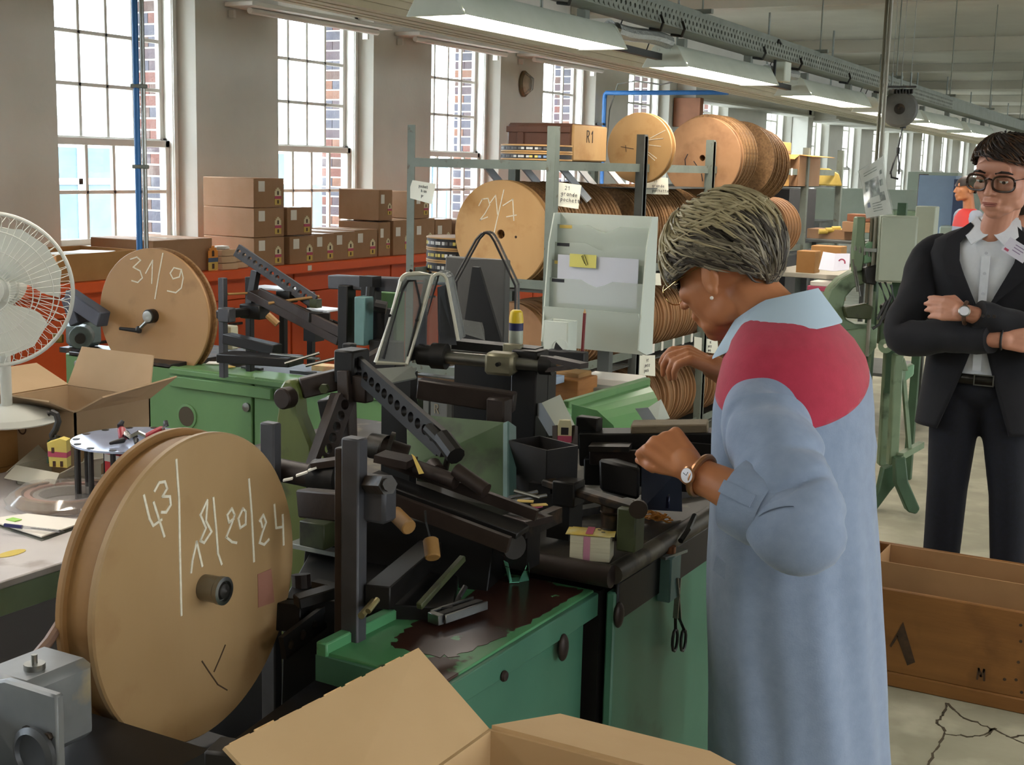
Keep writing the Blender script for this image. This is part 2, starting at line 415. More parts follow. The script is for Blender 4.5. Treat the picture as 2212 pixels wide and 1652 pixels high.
# boxed lintel along the far windows
mb = MB(); mb.box2((XW, 15.1, 2.44), (-5.95, 19.85, 2.78)); mb.box2((XW, 15.1, 2.415), (-5.90, 19.85, 2.445)); struct(mb, 'trim_2', PLASTER, 'white boxed lintel with a ledge above far windows', bevel=.005)
mb = MB(); mb.box2((XW, 19.95, 2.40), (-5.6, 25.6, 2.8)); mb.box2((XW, 19.95, 2.375), (-5.55, 25.6, 2.405)); mb.box2((XW, 19.7, 0), (-5.95, 19.95, 2.8)); struct(mb, 'trim_3', PLASTER, 'lower white boxed lintel at the far end of the wall', bevel=.005)
# ribbed cream beam carried along the hall
pa, pb = at(600, -10, X=-4.35), at(1890, 262, X=-4.72); dd = (pb-pa).normalized(); pa = pa-dd*5.; pb = pb+dd*16
prof = [(0, 0), (.03, 0), (.03, .022), (.055, .022), (.055, .0), (.09, 0), (.09, .03), (.2, .03), (.2, .0), (.235, .0), (.235, .03), (.26, .03), (.26, 0), (.3, 0), (.3, .19),
        (.285, .19), (.285, .165), (.27, .165), (.27, .14), (.285, .14), (.285, .075), (.27, .075), (.27, .05), (.285, .05), (.285, .02), (.02, .02), (.02, .19), (0, .19)]
prof = [(0, 0), (.05, 0), (.05, .012), (.075, .012), (.075, 0), (.12, 0), (.12, .012), (.145, .012), (.145, 0), (.21, 0), (.21, .012), (.235, .012), (.235, 0), (.30, 0), (.30, .028),
        (.288, .028), (.288, .04), (.30, .04), (.30, .07), (.288, .07), (.288, .082), (.30, .082), (.30, .125), (.288, .125), (.288, .137), (.30, .137), (.30, .20), (0, .20)]
mb = MB(); s1 = Vector((dd.y, -dd.x, 0)).normalized()
mb.loft([[p + s1*(a-.15) + Vector((0, 0, b)) for a, b in prof] for p in (pa, pb)]); trim4 = struct(mb, 'trim_4', BEAMM, 'long cream ribbed beam running above the workshop', smooth=0)
hg = MB()
for k in range(14):
    q = pa.lerp(pb, k/13.); hg.cyl(q+Vector((0, 0, .19)), (q.x, q.y, ZC), .012, n=8)
hg.build('hanger_rod', GALV, trim4)

# the walls the camera has beside and behind it, with their own tall windows
def plain_wall(name, label, along, c0, c1, fixed, th, out):
    m = MB(); n = max(2, int((c1-c0)/2.6)); st = (c1-c0)/n; w = .72
    for k in range(n):
        a = c0+st*k; b = a+(st-w)/2; c = b+w; d = a+st
        for (p, q, z0, z1) in ((a, b, 0, ZC), (c, d, 0, ZC), (b, c, 0, 1.0), (b, c, 2.95, ZC)):
            if along == 'Y': m.box2((fixed, p, z0), (fixed+th, q, z1))
            else: m.box2((p, fixed, z0), (q, fixed+th, z1))
        for z in (1.45, 1.95, 2.45):
            if along == 'Y': m.box2((fixed+th*.4, b, z), (fixed+th*.6, c, z+.04))
            else: m.box2((b, fixed+th*.4, z), (c, fixed+th*.6, z+.04))
        for f in (.33, .66):
            if along == 'Y': m.box2((fixed+th*.4, b+w*f-.02, 1.), (fixed+th*.6, b+w*f+.02, 2.95))
            else: m.box2((b+w*f-.02, fixed+th*.4, 1.), (b+w*f+.02, fixed+th*.6, 2.95))
        if along == 'Y' and (b+c)/2 < 24: area_light('window_portal', (fixed+th*.5, (b+c)/2, 1.97), (0, PI/2, 0), 1.95, w, 1, portal=True)
        elif along == 'X': area_light('window_portal', ((b+c)/2, fixed+th*.5, 1.97), (PI/2, 0, 0), w, 1.95, 1, portal=True)
    return struct(m, name, PLASTER, label)
plain_wall('wall_right', 'white wall with tall windows on the near side of the hall', 'Y', YN, YF, XR, .3, 1)
mb = MB(); mb.box2((XW, YN-.3, 0), (XR, YN, ZC)); struct(mb, 'wall_back', PLASTER, 'white end wall behind the viewer')
mb = MB(); mb.box2((XW, YF, 0), (XR, YF+.3, ZC)); struct(mb, 'wall_far', PLASTER, 'white far end wall of the hall')
for w in WY[:14]: area_light('window_portal', (XW-.24, w+WW/2, (WZ0+WZ1)/2), (0, -PI/2, 0), WZ1-WZ0-.05, WW-.1, 1, portal=True)

# pale workshop block across the yard, seen through the panes
ex = thing('yard_building', 'pale building with blue-glazed windows across the yard', 'building', (-17, 10, 0)); EXW = mat('pale_render', '#cfd0cc', .9); EXG = mat('blue_glazing', '#3f5058', .3, c2='#4a5b62', scale=2)
m = MB(); m.box2((-20, -6, -1), (-17, 34, 2.2)); m.build('wall', EXW, ex)
m = MB(); m.prism([(-20.4, 2.2), (-16.7, 2.2), (-18.5, 3.2)], (0, -6.2, 0), (1, 0, 0), (0, 0, 1), -40.4); m.build('roof', mat('pale_roof', '#b5b6b4', .8), ex)
for k in range(13):
    m = MB(); m.box2((-17.0, 1.2+k*2.3, .2), (-16.96, 2.6+k*2.3, 1.7)); w_ = m.build('window', EXG, ex); m = MB(); m.box2((-16.97, 1.85+k*2.3, .2), (-16.93, 1.95+k*2.3, 1.7)); m.box2((-16.97, 1.2+k*2.3, 1.1), (-16.93, 2.6+k*2.3, 1.2)); m.build('glazing_bar', EXW, w_)
m = MB(); m.box2((-60, -40, -1.3), (XO, 90, -1.0)); struct(m, 'trim_5', mat('yard_paving', '#9a9a94', .9), 'pale yard paving outside the windows')
# ================================================================== ceiling lamps, trunking, pipes
LAMPW = mat('lamp_housing', '#c9cdbf', .45, c2='#bcc2b2', scale=4)
TUBE = mat('lit_diffuser', '#fff4e0', .4, emit='#fff5e8', estr=32.)
TRUNK = mat('trunking_grey', '#7d8177', .55, .4, c2='#6f7369', scale=10)
BLUEP = mat('blue_pipe_paint', '#2f6fae', .4, c2='#2864a0', scale=10)
CABLE = mat('black_cable', '#191918', .5)
FOIL = mat('crinkled_foil', '#b4b6b2', .3, .8, bump=.8, bscale=90)
lampz = lambda y: 2.105-.010*(y-3.9)
LX = -2.5
NTH = ('nearest', 'second', 'third', 'fourth', 'fifth', 'sixth')
LAMPS = [(LX, a, b, '%s hanging fluorescent lamp of the row, flared pale housing glowing underneath' % n) for (a, b), n in zip(((3.90, 5.24), (5.92, 7.30), (7.92, 9.37), (9.68, 11.05), (11.25, 12.72), (13.1, 14.5)), NTH)]
LAMPS += [(LX, 1.9, 3.24, 'fluorescent lamp of the same row just before the nearest visible one'), (LX, -.1, 1.24, 'fluorescent lamp of the row above the viewer')]
LAMPS += [(1.1, y, y+1.4, 'unseen fluorescent lamp of an added row right of the viewer, brightening the floor, lamp %s' % n) for y, n in ((-2.2, 'one'), (0., 'two'), (2.2, 'three'), (4.4, 'four'), (6.6, 'five'), (8.8, 'six'), (11., 'seven'), (13.2, 'eight'))]  # second row out of view, added to brighten the floor and foreground
for i, (lx_, y0, y1, lbl_) in enumerate(LAMPS):
    z = lampz((y0+y1)/2)
    t = thing('ceiling_lamp', lbl_, 'lamp', (lx_, y0, z), 'fluorescent lamps')
    sec = [(-.115, 0), (-.112, .012), (-.06, .085), (-.04, .10), (.04, .10), (.06, .085), (.112, .012), (.115, 0), (.106, 0), (.10, .012), (.05, .08), (-.05, .08), (-.10, .012), (-.106, 0)]
    m = MB(); m.loft([[Vector((a, yy, b)) for a, b in sec] for yy in (.012, y1-y0-.012)], cap=False); m.build('housing', LAMPW, t, local=True, smooth=25)
    for yy in (0, y1-y0-.014):
        m = MB(); m.prism([(-.118, -.004), (.118, -.004), (.064, .09), (.042, .105), (-.042, .105), (-.064, .09)], (0, yy+.014, 0), (1, 0, 0), (0, 0, 1), .014)
        for sx in (-.03, .03): m.cyl((sx, yy-.004, .075), (sx, yy+.018, .075), .007, n=8)
        m.build('end_cap', LAMPW, t, local=True, bevel=.003)
    m = MB(); m.box2((-.098, .02, .013), (.098, y1-y0-.02, .018)); m.build('diffuser', TUBE, t, local=True)
    for f in (.15, .85): m = MB(); m.box2((-.02, (y1-y0)*f-.02, .10), (.02, (y1-y0)*f+.02, .145)); m.build('bracket', TRUNK, t, local=True)
# perforated trunking above the lamps, on drop rods
ya, yb = 1.0, 20.0
tr = thing('cable_trunking', 'grey perforated steel trunking running above the row of lamps', 'trunking', (LX+.06, ya, lampz(ya)+.145))
A = Vector((LX+.07, ya, lampz(ya)+.145)); B = Vector((LX+.07, yb, lampz(yb)+.145))
m = MB(); m.bar(A+Vector((0, 0, .005)), B+Vector((0, 0, .005)), .13, .01); m.bar(A+Vector((-.06, 0, .045)), B+Vector((-.06, 0, .045)), .006, .08); m.build('channel', TRUNK, tr)
m = MB(); C1 = A.lerp(B, 2/19.); C2 = A.lerp(B, 11/19.)
m.perf(C1+Vector((.065, 0, .04)), C2+Vector((.065, 0, .04)), .07, .006, 190, .0105, seg=8); m.bar(C2+Vector((.065, 0, .04)), B+Vector((.065, 0, .04)), .006, .07); m.build('perforated_side', TRUNK, tr)
m = MB(); m.bar(A+Vector((-.02, 0, .1)), B+Vector((-.02, 0, .1)), .05, .05); m.build('upper_duct', TRUNK, tr)
for k in range(9):
    y = 2.2+k*2.0; q = A.lerp(B, (y-ya)/(yb-ya)); m = MB(); m.cyl(q+Vector((0, 0, .0)), (q.x, y, ZC), .005, n=6); m.box(q+Vector((0, 0, .13)), (.1, .03, .02)); m.build('drop_rod', TRUNK, tr)
for k, y in enumerate((3.3, 4.6, 5.5, 5.75, 6.9, 7.55, 8.6, 9.5)):
    q = A.lerp(B, (y-ya)/(yb-ya)); m = MB(); m.tube([q+Vector((.08, 0, .03)), q+Vector((.085, .02, .0)), q+Vector((.06, .05, -.03)), q+Vector((.0, .07, -.02))], .007, n=6); m.build('cable_tie', CABLE, tr)
# second tray with a foil-wrapped length, and dark busbar between the lamps
bb = thing('busbar_conduit', 'thin dark conduit slung between the lamp housings', 'conduit', (LX-.03, 5.2, 2.12))
for y0, y1 in ((5.26, 5.90), (7.32, 7.90), (9.39, 9.66)):
    m = MB(); m.bar((LX-.02, y0, lampz(y0)+.035), (LX-.02, y1, lampz(y1)+.035), .03, .03); m.build('conduit_length', CABLE, bb)
    for f in (.2, .75):
        y = y0+(y1-y0)*f; m = MB(); m.cyl((LX-.02, y, lampz(y)+.04), (LX+.02, y, lampz(y)+.15), .003, n=6); m.build('hook', CABLE, bb)
m = MB(); m.tube([(LX+.02, y, lampz(y)+.10+.008*math.sin(y*9)) for y in [5.25+.06*k for k in range(12)]], .032, n=10); solo(m, 'foil_duct', FOIL, 'crinkled silver foil sleeve between first and second lamps', 'duct')
m = MB(); m.tube([(LX+.02, y, lampz(y)+.10+.008*math.sin(y*9)) for y in [7.35+.06*k for k in range(10)]], .03, n=10); solo(m, 'foil_duct', FOIL, 'crinkled silver foil sleeve between second and third lamps', 'duct')
jb = thing('junction_box', 'pale junction box with looped black cable on the trunking', 'junction box', at(1692, 150, X=LX+.08))
q = at(1692, 150, X=LX+.08); m = MB(); m.box(q, (.06, .11, .14)); m.build('casing', LAMPW, jb, bevel=.006)
m = MB(); m.tube([q+Vector((0, -.03, .06)), q+Vector((0, -.06, .13)), q+Vector((0, -.11, .15)), q+Vector((0, -.15, .1)), q+Vector((0, -.16, -.05))], .009, n=8); m.build('cable', CABLE, jb)
# round spring balancer hoist under the ceiling
hq = at(1943, 236, D=8.4); h = thing('balancer_hoist', 'round grey spring balancer hanging from the ceiling with hook', 'hoist', hq)
HG = mat('hoist_grey', '#6c6c68', .55, .3, c2='#5f5f5b', scale=12)
ax = (CAMP-hq); ax.z = 0; ax.normalize()
m = MB(); m.lathe([(.03, -.05), (.105, -.045), (.115, -.03), (.115, .02), (.10, .035), (.07, .04), (.05, .045)], hq, ax, 40); m.build('drum', HG, h)
m = MB(); m.lathe([(.034, .04), (.034, .047), (.012, .052), (.012, .06)], hq, ax, 20); m.build('hub', IRON, h)
m = MB()
for k in range(7): m.box(hq+Vector((0, 0, .11))+CR*(-.06+.02*k), (.008, .1, .03), rz=CYAW)
m.bar(hq+CR*-.09+Vector((0, 0, .14)), hq+CR*.09+Vector((0, 0, .14)), .05, .012); m.build('suspension_plate', IRON, h)
for s in (-.06, 0, .06):
    m = MB(); q = hq+CR*s+Vector((0, 0, .14)); m.cyl(q, q+Vector((0, 0, .09)), .005, n=6); m.cyl(q+Vector((0, 0, .09)), (q.x, q.y, ZC), .0016, n=6); m.build('drop_rod', GALV, h)
m = MB(); p0 = hq+Vector((.0, 0, -.1))+CR*.03; m.cyl(p0, p0+Vector((0, 0, -.02)), .02, n=10)
m.tube([p0, p0+CR*-.012+Vector((0, 0, -.08)), p0+CR*-.02+Vector((0, 0, -.14))], .006, n=6); m.build('cable', CABLE, h)
m = MB(); p1 = p0+CR*-.02+Vector((0, 0, -.14)); m.cyl(p1, p1+Vector((0, 0, -.04)), .012, n=8)
for s in (-1, 1): m.tube([p1+Vector((0, 0, -.03)), p1+CR*(.018*s-.006)+Vector((0, 0, -.1)), p1+CR*(.028*s-.012)+Vector((0, 0, -.17))], .006, n=6)
m.tube([p1+CR*-.038+Vector((0, 0, -.15)), p1+CR*-.03+Vector((0, 0, -.19)), p1+CR*.014+Vector((0, 0, -.2))], .007, n=6); m.build('hook', CABLE, h)
# pipes in front of the window wall
lp = at(307, 520, D=5.9); t = thing('pipe_drop', 'blue air pipe and grey conduit dropping together in front of first window', 'pipe', (lp.x, lp.y, .9))
m = MB(); m.cyl(lp+CR*-.012-Vector((0, 0, .45)), (lp.x-CR.x*.012, lp.y-CR.y*.012, ZC), .014, n=12); m.build('blue_pipe', BLUEP, t)
m = MB(); m.cyl(lp+CR*.018-Vector((0, 0, .45)), (lp.x+CR.x*.018, lp.y+CR.y*.018, ZC), .011, n=12); m.build('conduit', STEEL, t)
for z in (1.55, 1.90, 2.6):
    m = MB(); m.box((lp.x, lp.y, z), (.07, .03, .018), rz=CYAW); m.build('clamp', GALV, t, bevel=.003)
q0 = at(1303, 300, X=-6.12); z1 = 2.375
m = MB(); m.tube([(-6.12, q0.y, .3), (-6.12, q0.y, z1-.06), (-6.115, q0.y, z1-.015), (-6.10, q0.y, z1), (-6.04, q0.y, z1), (-4.75, q0.y+.02, z1)], .024, n=12)
t = thing('air_pipe', 'blue compressed-air pipe climbing the wall and turning into the room', 'pipe', (-6.12, q0.y, .3)); m.build('pipe_run', BLUEP, t)
for z in (1.3, 2.05):
    m = MB(); m.box((-6.155, q0.y, z), (.09, .07, .025)); m.build('clamp', BLACK, t)
m = MB(); m.tube([(-6.1, q0.y+.03, 1.7), (-6.08, q0.y+.05, 2.2), (-6.0, q0.y+.06, 2.47), (-5.8, q0.y+.06, 2.5), (-5.5, q0.y+.05, 2.46), (-5.2, q0.y+.05, 2.52), (-4.8, q0.y+.05, 2.50)], .008, n=8); solo(m, 'hanging_cable', mat('grey_cable', '#8a8880', .6), 'thin grey cable sagging above the blue wall pipe', 'cable')
# blind boxes over the windows
for nm, wi in (('second', 5), ('third', 6), ('fourth', 7)):
    y0 = WY[wi]-.62; t = thing('blind_box', 'white ledge-like blind box over the %s window' % nm, 'blind', (-6.05, y0, 2.60), 'blind boxes over the windows')
    m = MB(); m.box2((-6.195, y0, 2.605), (-5.95, WY[wi]+WW-.05, 2.635)); m.build('shelf', WINM, t, bevel=.004)
    m = MB(); m.cyl((-6.06, y0+.1, 2.585), (-6.06, WY[wi]+WW-.1, 2.585), .022, n=12); m.build('roller', WINM, t)
    for yy in (y0+.05, WY[wi]+WW-.1):
        m = MB(); m.box((-6.17, yy, 2.56), (.05, .02, .05)); m.build('bracket', WINM, t)
# bulkhead lamp on the pier
wq = at(1137, 181, X=-6.16); t = thing('wall_lamp', 'oval caged bulkhead lamp on the pier between third and fourth windows', 'wall lamp', wq)
m = MB(); m.lathe([(.085, 0), (.085, .02), (.075, .035), (.068, .035), (.068, .03)], wq-Vector((.035, 0, 0)), (1, 0, 0), 24)
for v in m.v: v.z = wq.z+(v.z-wq.z)*1.45
m.build('rim', mat('aged_brass', '#6d6248', .5, .5, c2='#5a5040', scale=12), t)
m = MB(); m.lathe([(.07, 0), (.06, .03), (.035, .05), (.001, .058)], wq-Vector((.005, 0, 0)), (1, 0, 0), 20)
for v in m.v: v.z = wq.z+(v.z-wq.z)*1.45
m.build('lens', mat('lamp_lens', '#b3aa95', .25, c2='#9b917c', scale=20), t)
m = MB()
for s in (-.03, .0, .03): m.tube([(wq.x-.005, wq.y+s, wq.z-.1), (wq.x+.055, wq.y+s, wq.z-.05), (wq.x+.062, wq.y+s, wq.z+.05), (wq.x-.005, wq.y+s, wq.z+.1)], .004, n=6)
m.build('wire_guard', GALV, t)
# steel conduit pole at the press, with a sheet in a plastic sleeve
pq = at(1884, 600, D=6.15); t = thing('conduit_pole', 'bare steel conduit pole from ceiling to the green press', 'pole', (pq.x, pq.y, .75))
m = MB(); m.cyl((pq.x, pq.y, .75), (pq.x, pq.y, ZC), .0095, n=12); m.build('main_tube', mat('dull_conduit', '#8a8578', .5, .5), t)
m = MB(); m.cyl((pq.x-.022, pq.y+.01, 1.0), (pq.x-.022, pq.y+.01, ZC), .008, n=10); m.build('side_tube', mat('old_conduit', '#75705f', .5, .5), t)
for z in (1.25,):
    m = MB(); m.box((pq.x-.012, pq.y-.012, z), (.06, .02, .016)); m.build('clamp', GALV, t)
# sleeve sheet
c = [at(x, y, D=d) for x, y, d in ((1855, 370, 6.0), (1907, 337, 6.05), (1925, 463, 6.03), (1874, 470, 5.98))]
u = (c[1]-c[0]); v = (c[3]-c[0]); grid = []
t = thing('sleeved_sheet', 'printed black and white sheet in a clear plastic sleeve tied to pole', 'paper', (c[0]+c[2])/2)
nrm = (c[1]-c[0]).cross(c[3]-c[0]).normalized()
if nrm.dot(CAMP-c[0]) < 0: nrm = -nrm
def onsheet(a, b, lift=0): return c[0]*(1-a)*(1-b)+c[1]*a*(1-b)+c[2]*a*b+c[3]*(1-a)*b + nrm*(.012*math.sin(a*PI)+.008*math.sin(b*5+a*3)+lift)
def patch(a0, a1, b0, b1, lift, n=6):
    g = MB(); vs = [onsheet(a0+(a1-a0)*i/n, b0+(b1-b0)*j/n, lift) for j in range(n+1) for i in range(n+1)]
    vs2 = [p-nrm*.0012 for p in vs]; k = (n+1)*(n+1); fs = []
    for j in range(n):
        for i in range(n):
            q = j*(n+1)+i; fs.append((q, q+1, q+n+2, q+n+1)); fs.append((k+q, k+q+n+1, k+q+n+2, k+q+1))
    for i in range(n):
        a = i; b = i+1; fs.append((a, k+a, k+b, b)); a = n*(n+1)+i; b = a+1; fs.append((a, b, k+b, k+a))
        a = i*(n+1); b = a+n+1; fs.append((a, b, k+b, k+a)); a += n; b += n; fs.append((a, k+a, k+b, b))
    return g.add(vs+vs2, fs)
patch(0, 1, 0, 1, 0, 10).build('sheet', mat('white_paper', '#d9d8d0', .7), t)
INK = mat('grey_print', '#4d5750', .7, c2='#9fa79d', scale=30, lo=.45, hi=.6)
patch(.08, .66, .28, .62, .002).build('printed_photo', INK, t)
patch(.74, .86, .2, .27, .002).build('printed_mark', INK, t); patch(.7, .86, .36, .47, .002).build('printed_mark', INK, t); patch(.62, .84, .58, .74, .002).build('printed_mark', INK, t)
patch(.1, .2, .7, .8, .002).build('printed_mark', mat('blue_print', '#4b5a86', .7), t)
for k in range(4): patch(.28, .62, .74+.05*k, .755+.05*k, .002, 3).build('printed_line', INK, t)
for k in range(2): patch(.1, .6, .1+.05*k, .115+.05*k, .002, 3).build('printed_line', INK, t)
patch(-.04, 1.04, -.02, 1.03, .005, 10).build('plastic_sleeve', glass('clear_sleeve', (.95, .96, .95), .10, .12, .08), t)
# ================================================================== orange counter and the cartons on it
ORANGE = mat('orange_laminate', '#dd5a24', .45, c2='#d4511e', scale=3)
ORDARK = mat('orange_front', '#d2541f', .5, c2='#c74c1b', scale=3)
KRAFT = mat('brown_carton', '#a07c5e', .8, c2='#94704f', scale=5, bump=.05, bscale=60)
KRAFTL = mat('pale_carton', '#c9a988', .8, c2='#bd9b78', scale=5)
PAPER = mat('white_label', '#e4ded4', .7)
CZ = .92; CXF = -5.42
ct = thing('counter', 'long orange laminate counter under the windows', 'counter', (-5.8, 4, 0))
m = MB(); m.box2((-6.19, 1.2, CZ-.06), (CXF, 12.6, CZ)); m.build('worktop', ORANGE, ct, bevel=.006)
for k in range(10):
    y = 1.25+k*1.135; m = MB(); m.box2((-5.55, y, .1), (-5.53, y+1.12, CZ-.2)); f = m.build('door', ORDARK, ct, bevel=.004)
    m = MB(); m.box2((-5.535, y+.5, .56), (-5.515, y+.62, .575)); m.build('handle', IRON, f)
    m = MB(); m.box2((-5.53, y, CZ-.195), (-5.51, y+1.12, CZ-.065)); m.build('drawer_front', ORDARK, ct, bevel=.004)
m = MB(); m.box2((-6.19, 1.25, 0), (-5.56, 12.55, CZ-.061)); m.build('carcass', mat('dark_carcass', '#4a1d10', .7), ct)
m = MB(); m.box2((CXF-.001, 6.95, CZ-.045), (CXF+.002, 6.99, CZ-.012)); m.build('price_sticker', PAPER, ct)

LOGO_Y = mat('logo_cream', '#d6caa6', .7); LOGO_B = mat('logo_yellow', '#c9ab58', .7); LOGO_P = mat('logo_pink', '#b8506a', .7); LOGO_D = mat('logo_dark', '#4a3226', .7)
# a small castle-shaped printed label: merlons, two windows, a pink band
def logo_parts(s):
    a = MB(); a.prism([(-.5*s, -.1*s), (.5*s, -.1*s), (.5*s, .62*s), (.36*s, .62*s), (.36*s, .8*s), (.16*s, .8*s), (.16*s, .95*s), (-.16*s, .95*s), (-.16*s, .8*s), (-.36*s, .8*s), (-.36*s, .62*s), (-.5*s, .62*s)], (0, 0, 0), (0, 1, 0), (0, 0, 1), .002)
    b = MB(); b.prism([(-.5*s, -.8*s), (.5*s, -.8*s), (.5*s, -.1*s), (-.5*s, -.1*s)], (0, 0, 0), (0, 1, 0), (0, 0, 1), .002)
    c = MB(); c.prism([(-.5*s, -.2*s), (.5*s, -.2*s), (.5*s, .1*s), (-.5*s, .1*s)], (.0005, 0, 0), (0, 1, 0), (0, 0, 1), .003)
    d = MB(); d.prism([(-.12*s, .2*s), (.12*s, .2*s), (.12*s, .55*s), (0, .65*s), (-.12*s, .55*s)], (.0005, 0, 0), (0, 1, 0), (0, 0, 1), .0025); d.prism([(-.12*s, -.68*s), (.12*s, -.68*s), (.12*s, -.32*s), (-.12*s, -.32*s)], (.0005, 0, 0), (0, 1, 0), (0, 0, 1), .0025)
    return a, b, c, d
def carton(label, y0, y1, x1, depth, z0, h, mt=None, logo=True, slip=True, group='labelled cartons on the counter', flaps=False, name='carton'):
    w = y1-y0; t = thing(name, label, 'box', (x1-depth/2, (y0+y1)/2, z0), group)
    m = MB(); m.box2((-depth/2, -w/2, 0), (depth/2, w/2, h)); b = m.build('carton_body', mt or KRAFT, t, local=True, bevel=.004)
    m = MB(); m.box2((-depth/2+.002, -.03, h), (depth/2, .03, h+.001)); m.build('tape', mat('brown_tape', '#8a6a44', .3), t, local=True)
    if logo:
        s = min(.062, w*.28); o = bpy.data.objects.new('printed_logo', None)
        for nm, mbp, mt_ in zip(('logo_top', 'logo_base', 'logo_band', 'logo_window'), logo_parts(s), (LOGO_Y, LOGO_B, LOGO_P, LOGO_D)):
            q = mbp.build(nm, mt_, b, local=True, smooth=0); q.location = (depth/2, w*.28, h*.36)
    if slip:
        m = MB(); m.box2((depth/2, -w*.36, h*.55), (depth/2+.0015, -w*.36+min(.06, w*.25), h*.55+.065)); m.build('packing_slip', PAPER, t, local=True)
    return t
zz = CZ+.001
for k, nm in enumerate(('bottom', 'middle', 'top')):
    carton('brown carton with castle label, %s of the stack of three' % nm, 6.45, 6.745, -5.45, .42, zz+k*.186, .184)
carton('brown carton upper one of two beside the stack of three', 6.80, 7.06, -5.47, .36, zz+.187, .18)
ys = (6.80, 7.07, 7.30, 7.555, 7.84)
for k, nm in enumerate(('under the second stack', 'second in the low row', 'third in the low row', 'fourth in the low row')):
    carton('brown carton %s of labelled cartons' % nm, ys[k], ys[k+1]-.006, -5.45-.01*k, .40, zz, .18+.006*k)
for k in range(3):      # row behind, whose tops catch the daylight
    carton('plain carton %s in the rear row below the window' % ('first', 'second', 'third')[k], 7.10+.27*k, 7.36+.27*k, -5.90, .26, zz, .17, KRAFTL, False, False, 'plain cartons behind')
carton('tall brown carton beside the low row, fifth along', 7.85, 8.0, -5.48, .36, zz, .245)
carton('tall brown carton next to the rack post, sixth along', 8.005, 8.24, -5.46, .36, zz, .255)
carton('brown carton laid on the fifth carton, narrow end out', 7.85, 8.02, -5.48, .36, zz+.257, .22)
carton('brown carton laid on the sixth carton behind rack post', 8.28, 8.48, -5.46, .4, zz+.262, .2)
carton('brown carton seventh along behind the rack post', 8.26, 8.55, -5.45, .36, zz, .26)
carton('brown carton eighth along, half behind the round reel', 8.56, 8.8, -5.45, .36, zz, .25)
carton('greyish carton with loose flap behind the reel', 8.82, 9.1, -5.42, .38, zz, .24, KRAFT, False, True)
carton('last brown carton of the row behind the reel', 9.12, 9.4, -5.42, .36, zz, .22, KRAFT, False, False)
# the big shallow carton and its neighbours under the first window
carton('wide shallow brown carton under the first window', 5.62, 6.12, -5.50, .5, zz, .195, KRAFT, False, False, 'cartons under the first window')
m = MB()
for k, (mm, ex, lbl) in enumerate(((0, 0, 'logo'),)):
    lg = MB(); s = .07
t = thing('card_label', 'orange castle-shaped card label leaning on the wide carton', 'label', (-5.47, 6.09, 1.0))
for nm, mbp, mt_ in zip(('label_top', 'label_base', 'label_band', 'label_window'), logo_parts(.085), (mat('logo_orange', '#d98a3a', .7), LOGO_B, mat('logo_blue', '#4a5a72', .7), LOGO_D)):
    q = mbp.build(nm, mt_, t, local=True, smooth=0); q.location = (0, 0, -.01)
# open tray carton at the left end, with papers
def open_box(name, label, cx, cy, z0, lx, ly, h, mt, th=.005, rz=0., group=None, cat='box'):
    t = thing(name, label, cat, (cx, cy, z0), group, rz)
    for nm, a, b in (('side', (-lx/2, -ly/2, 0), (-lx/2+th, ly/2, h)), ('side', (lx/2-th, -ly/2, 0), (lx/2, ly/2, h)), ('side', (-lx/2+th, -ly/2, 0), (lx/2-th, -ly/2+th, h)), ('side', (-lx/2+th, ly/2-th, 0), (lx/2-th, ly/2, h)), ('bottom', (-lx/2+th, -ly/2+th, 0), (lx/2-th, ly/2-th, th))):
        m = MB(); m.box2(a, b); m.build(nm, mt, t, local=True, bevel=.0015)
    return t
open_box('tray_carton', 'low open carton with papers at the left end of counter', -5.72, 5.20, zz, .5, .62, .15, mat('tan_carton', '#b08350', .8, c2='#a57745', scale=5))
for k in range(3):
    m = MB(); m.box((-5.68+.03*k, 5.05+.1*k, zz+.135+.004*k), (.2, .26, .003), rz=.3*k-.2); solo(m, 'paper_sheet', PAPER, ('lowest', 'middle', 'topmost')[k]+' white sheet lying in the low open carton', 'paper')
m = MB(); m.box((-5.48, 5.55, zz+.012), (.06, .07, .022)); solo(m, 'black_clip', BLACK, 'small black clip on the counter beside the open carton', 'clip', bevel=.003)
# little stack of flat cartons
for k, (dy, dz, w) in enumerate(((0, 0, .13), (.0, .041, .13), (.0, .082, .12), (.17, 0, .13), (.17, .041, .14))):
    m = MB(); m.box((-5.52-.01*k, 6.22+dy*.75, zz+dz+.02), (.16, w, .038), rz=.05*(k-2)); solo(m, 'flat_carton', KRAFTL, ('bottom flat box of the left pile', 'middle flat box of the left pile', 'top flat box of the left pile', 'bottom flat box of the right pile', 'top flat box of the right pile')[k]+' on the counter', 'box', 'small flat boxes', bevel=.002)
m = MB(); m.box((-5.53, 6.22, zz+.128), (.1, .08, .008), rz=.4); m.box((-5.52, 6.21, zz+.138), (.06, .09, .008), rz=-.2); solo(m, 'paper_scraps', PAPER, 'white paper scraps lying on the flat boxes', 'paper')
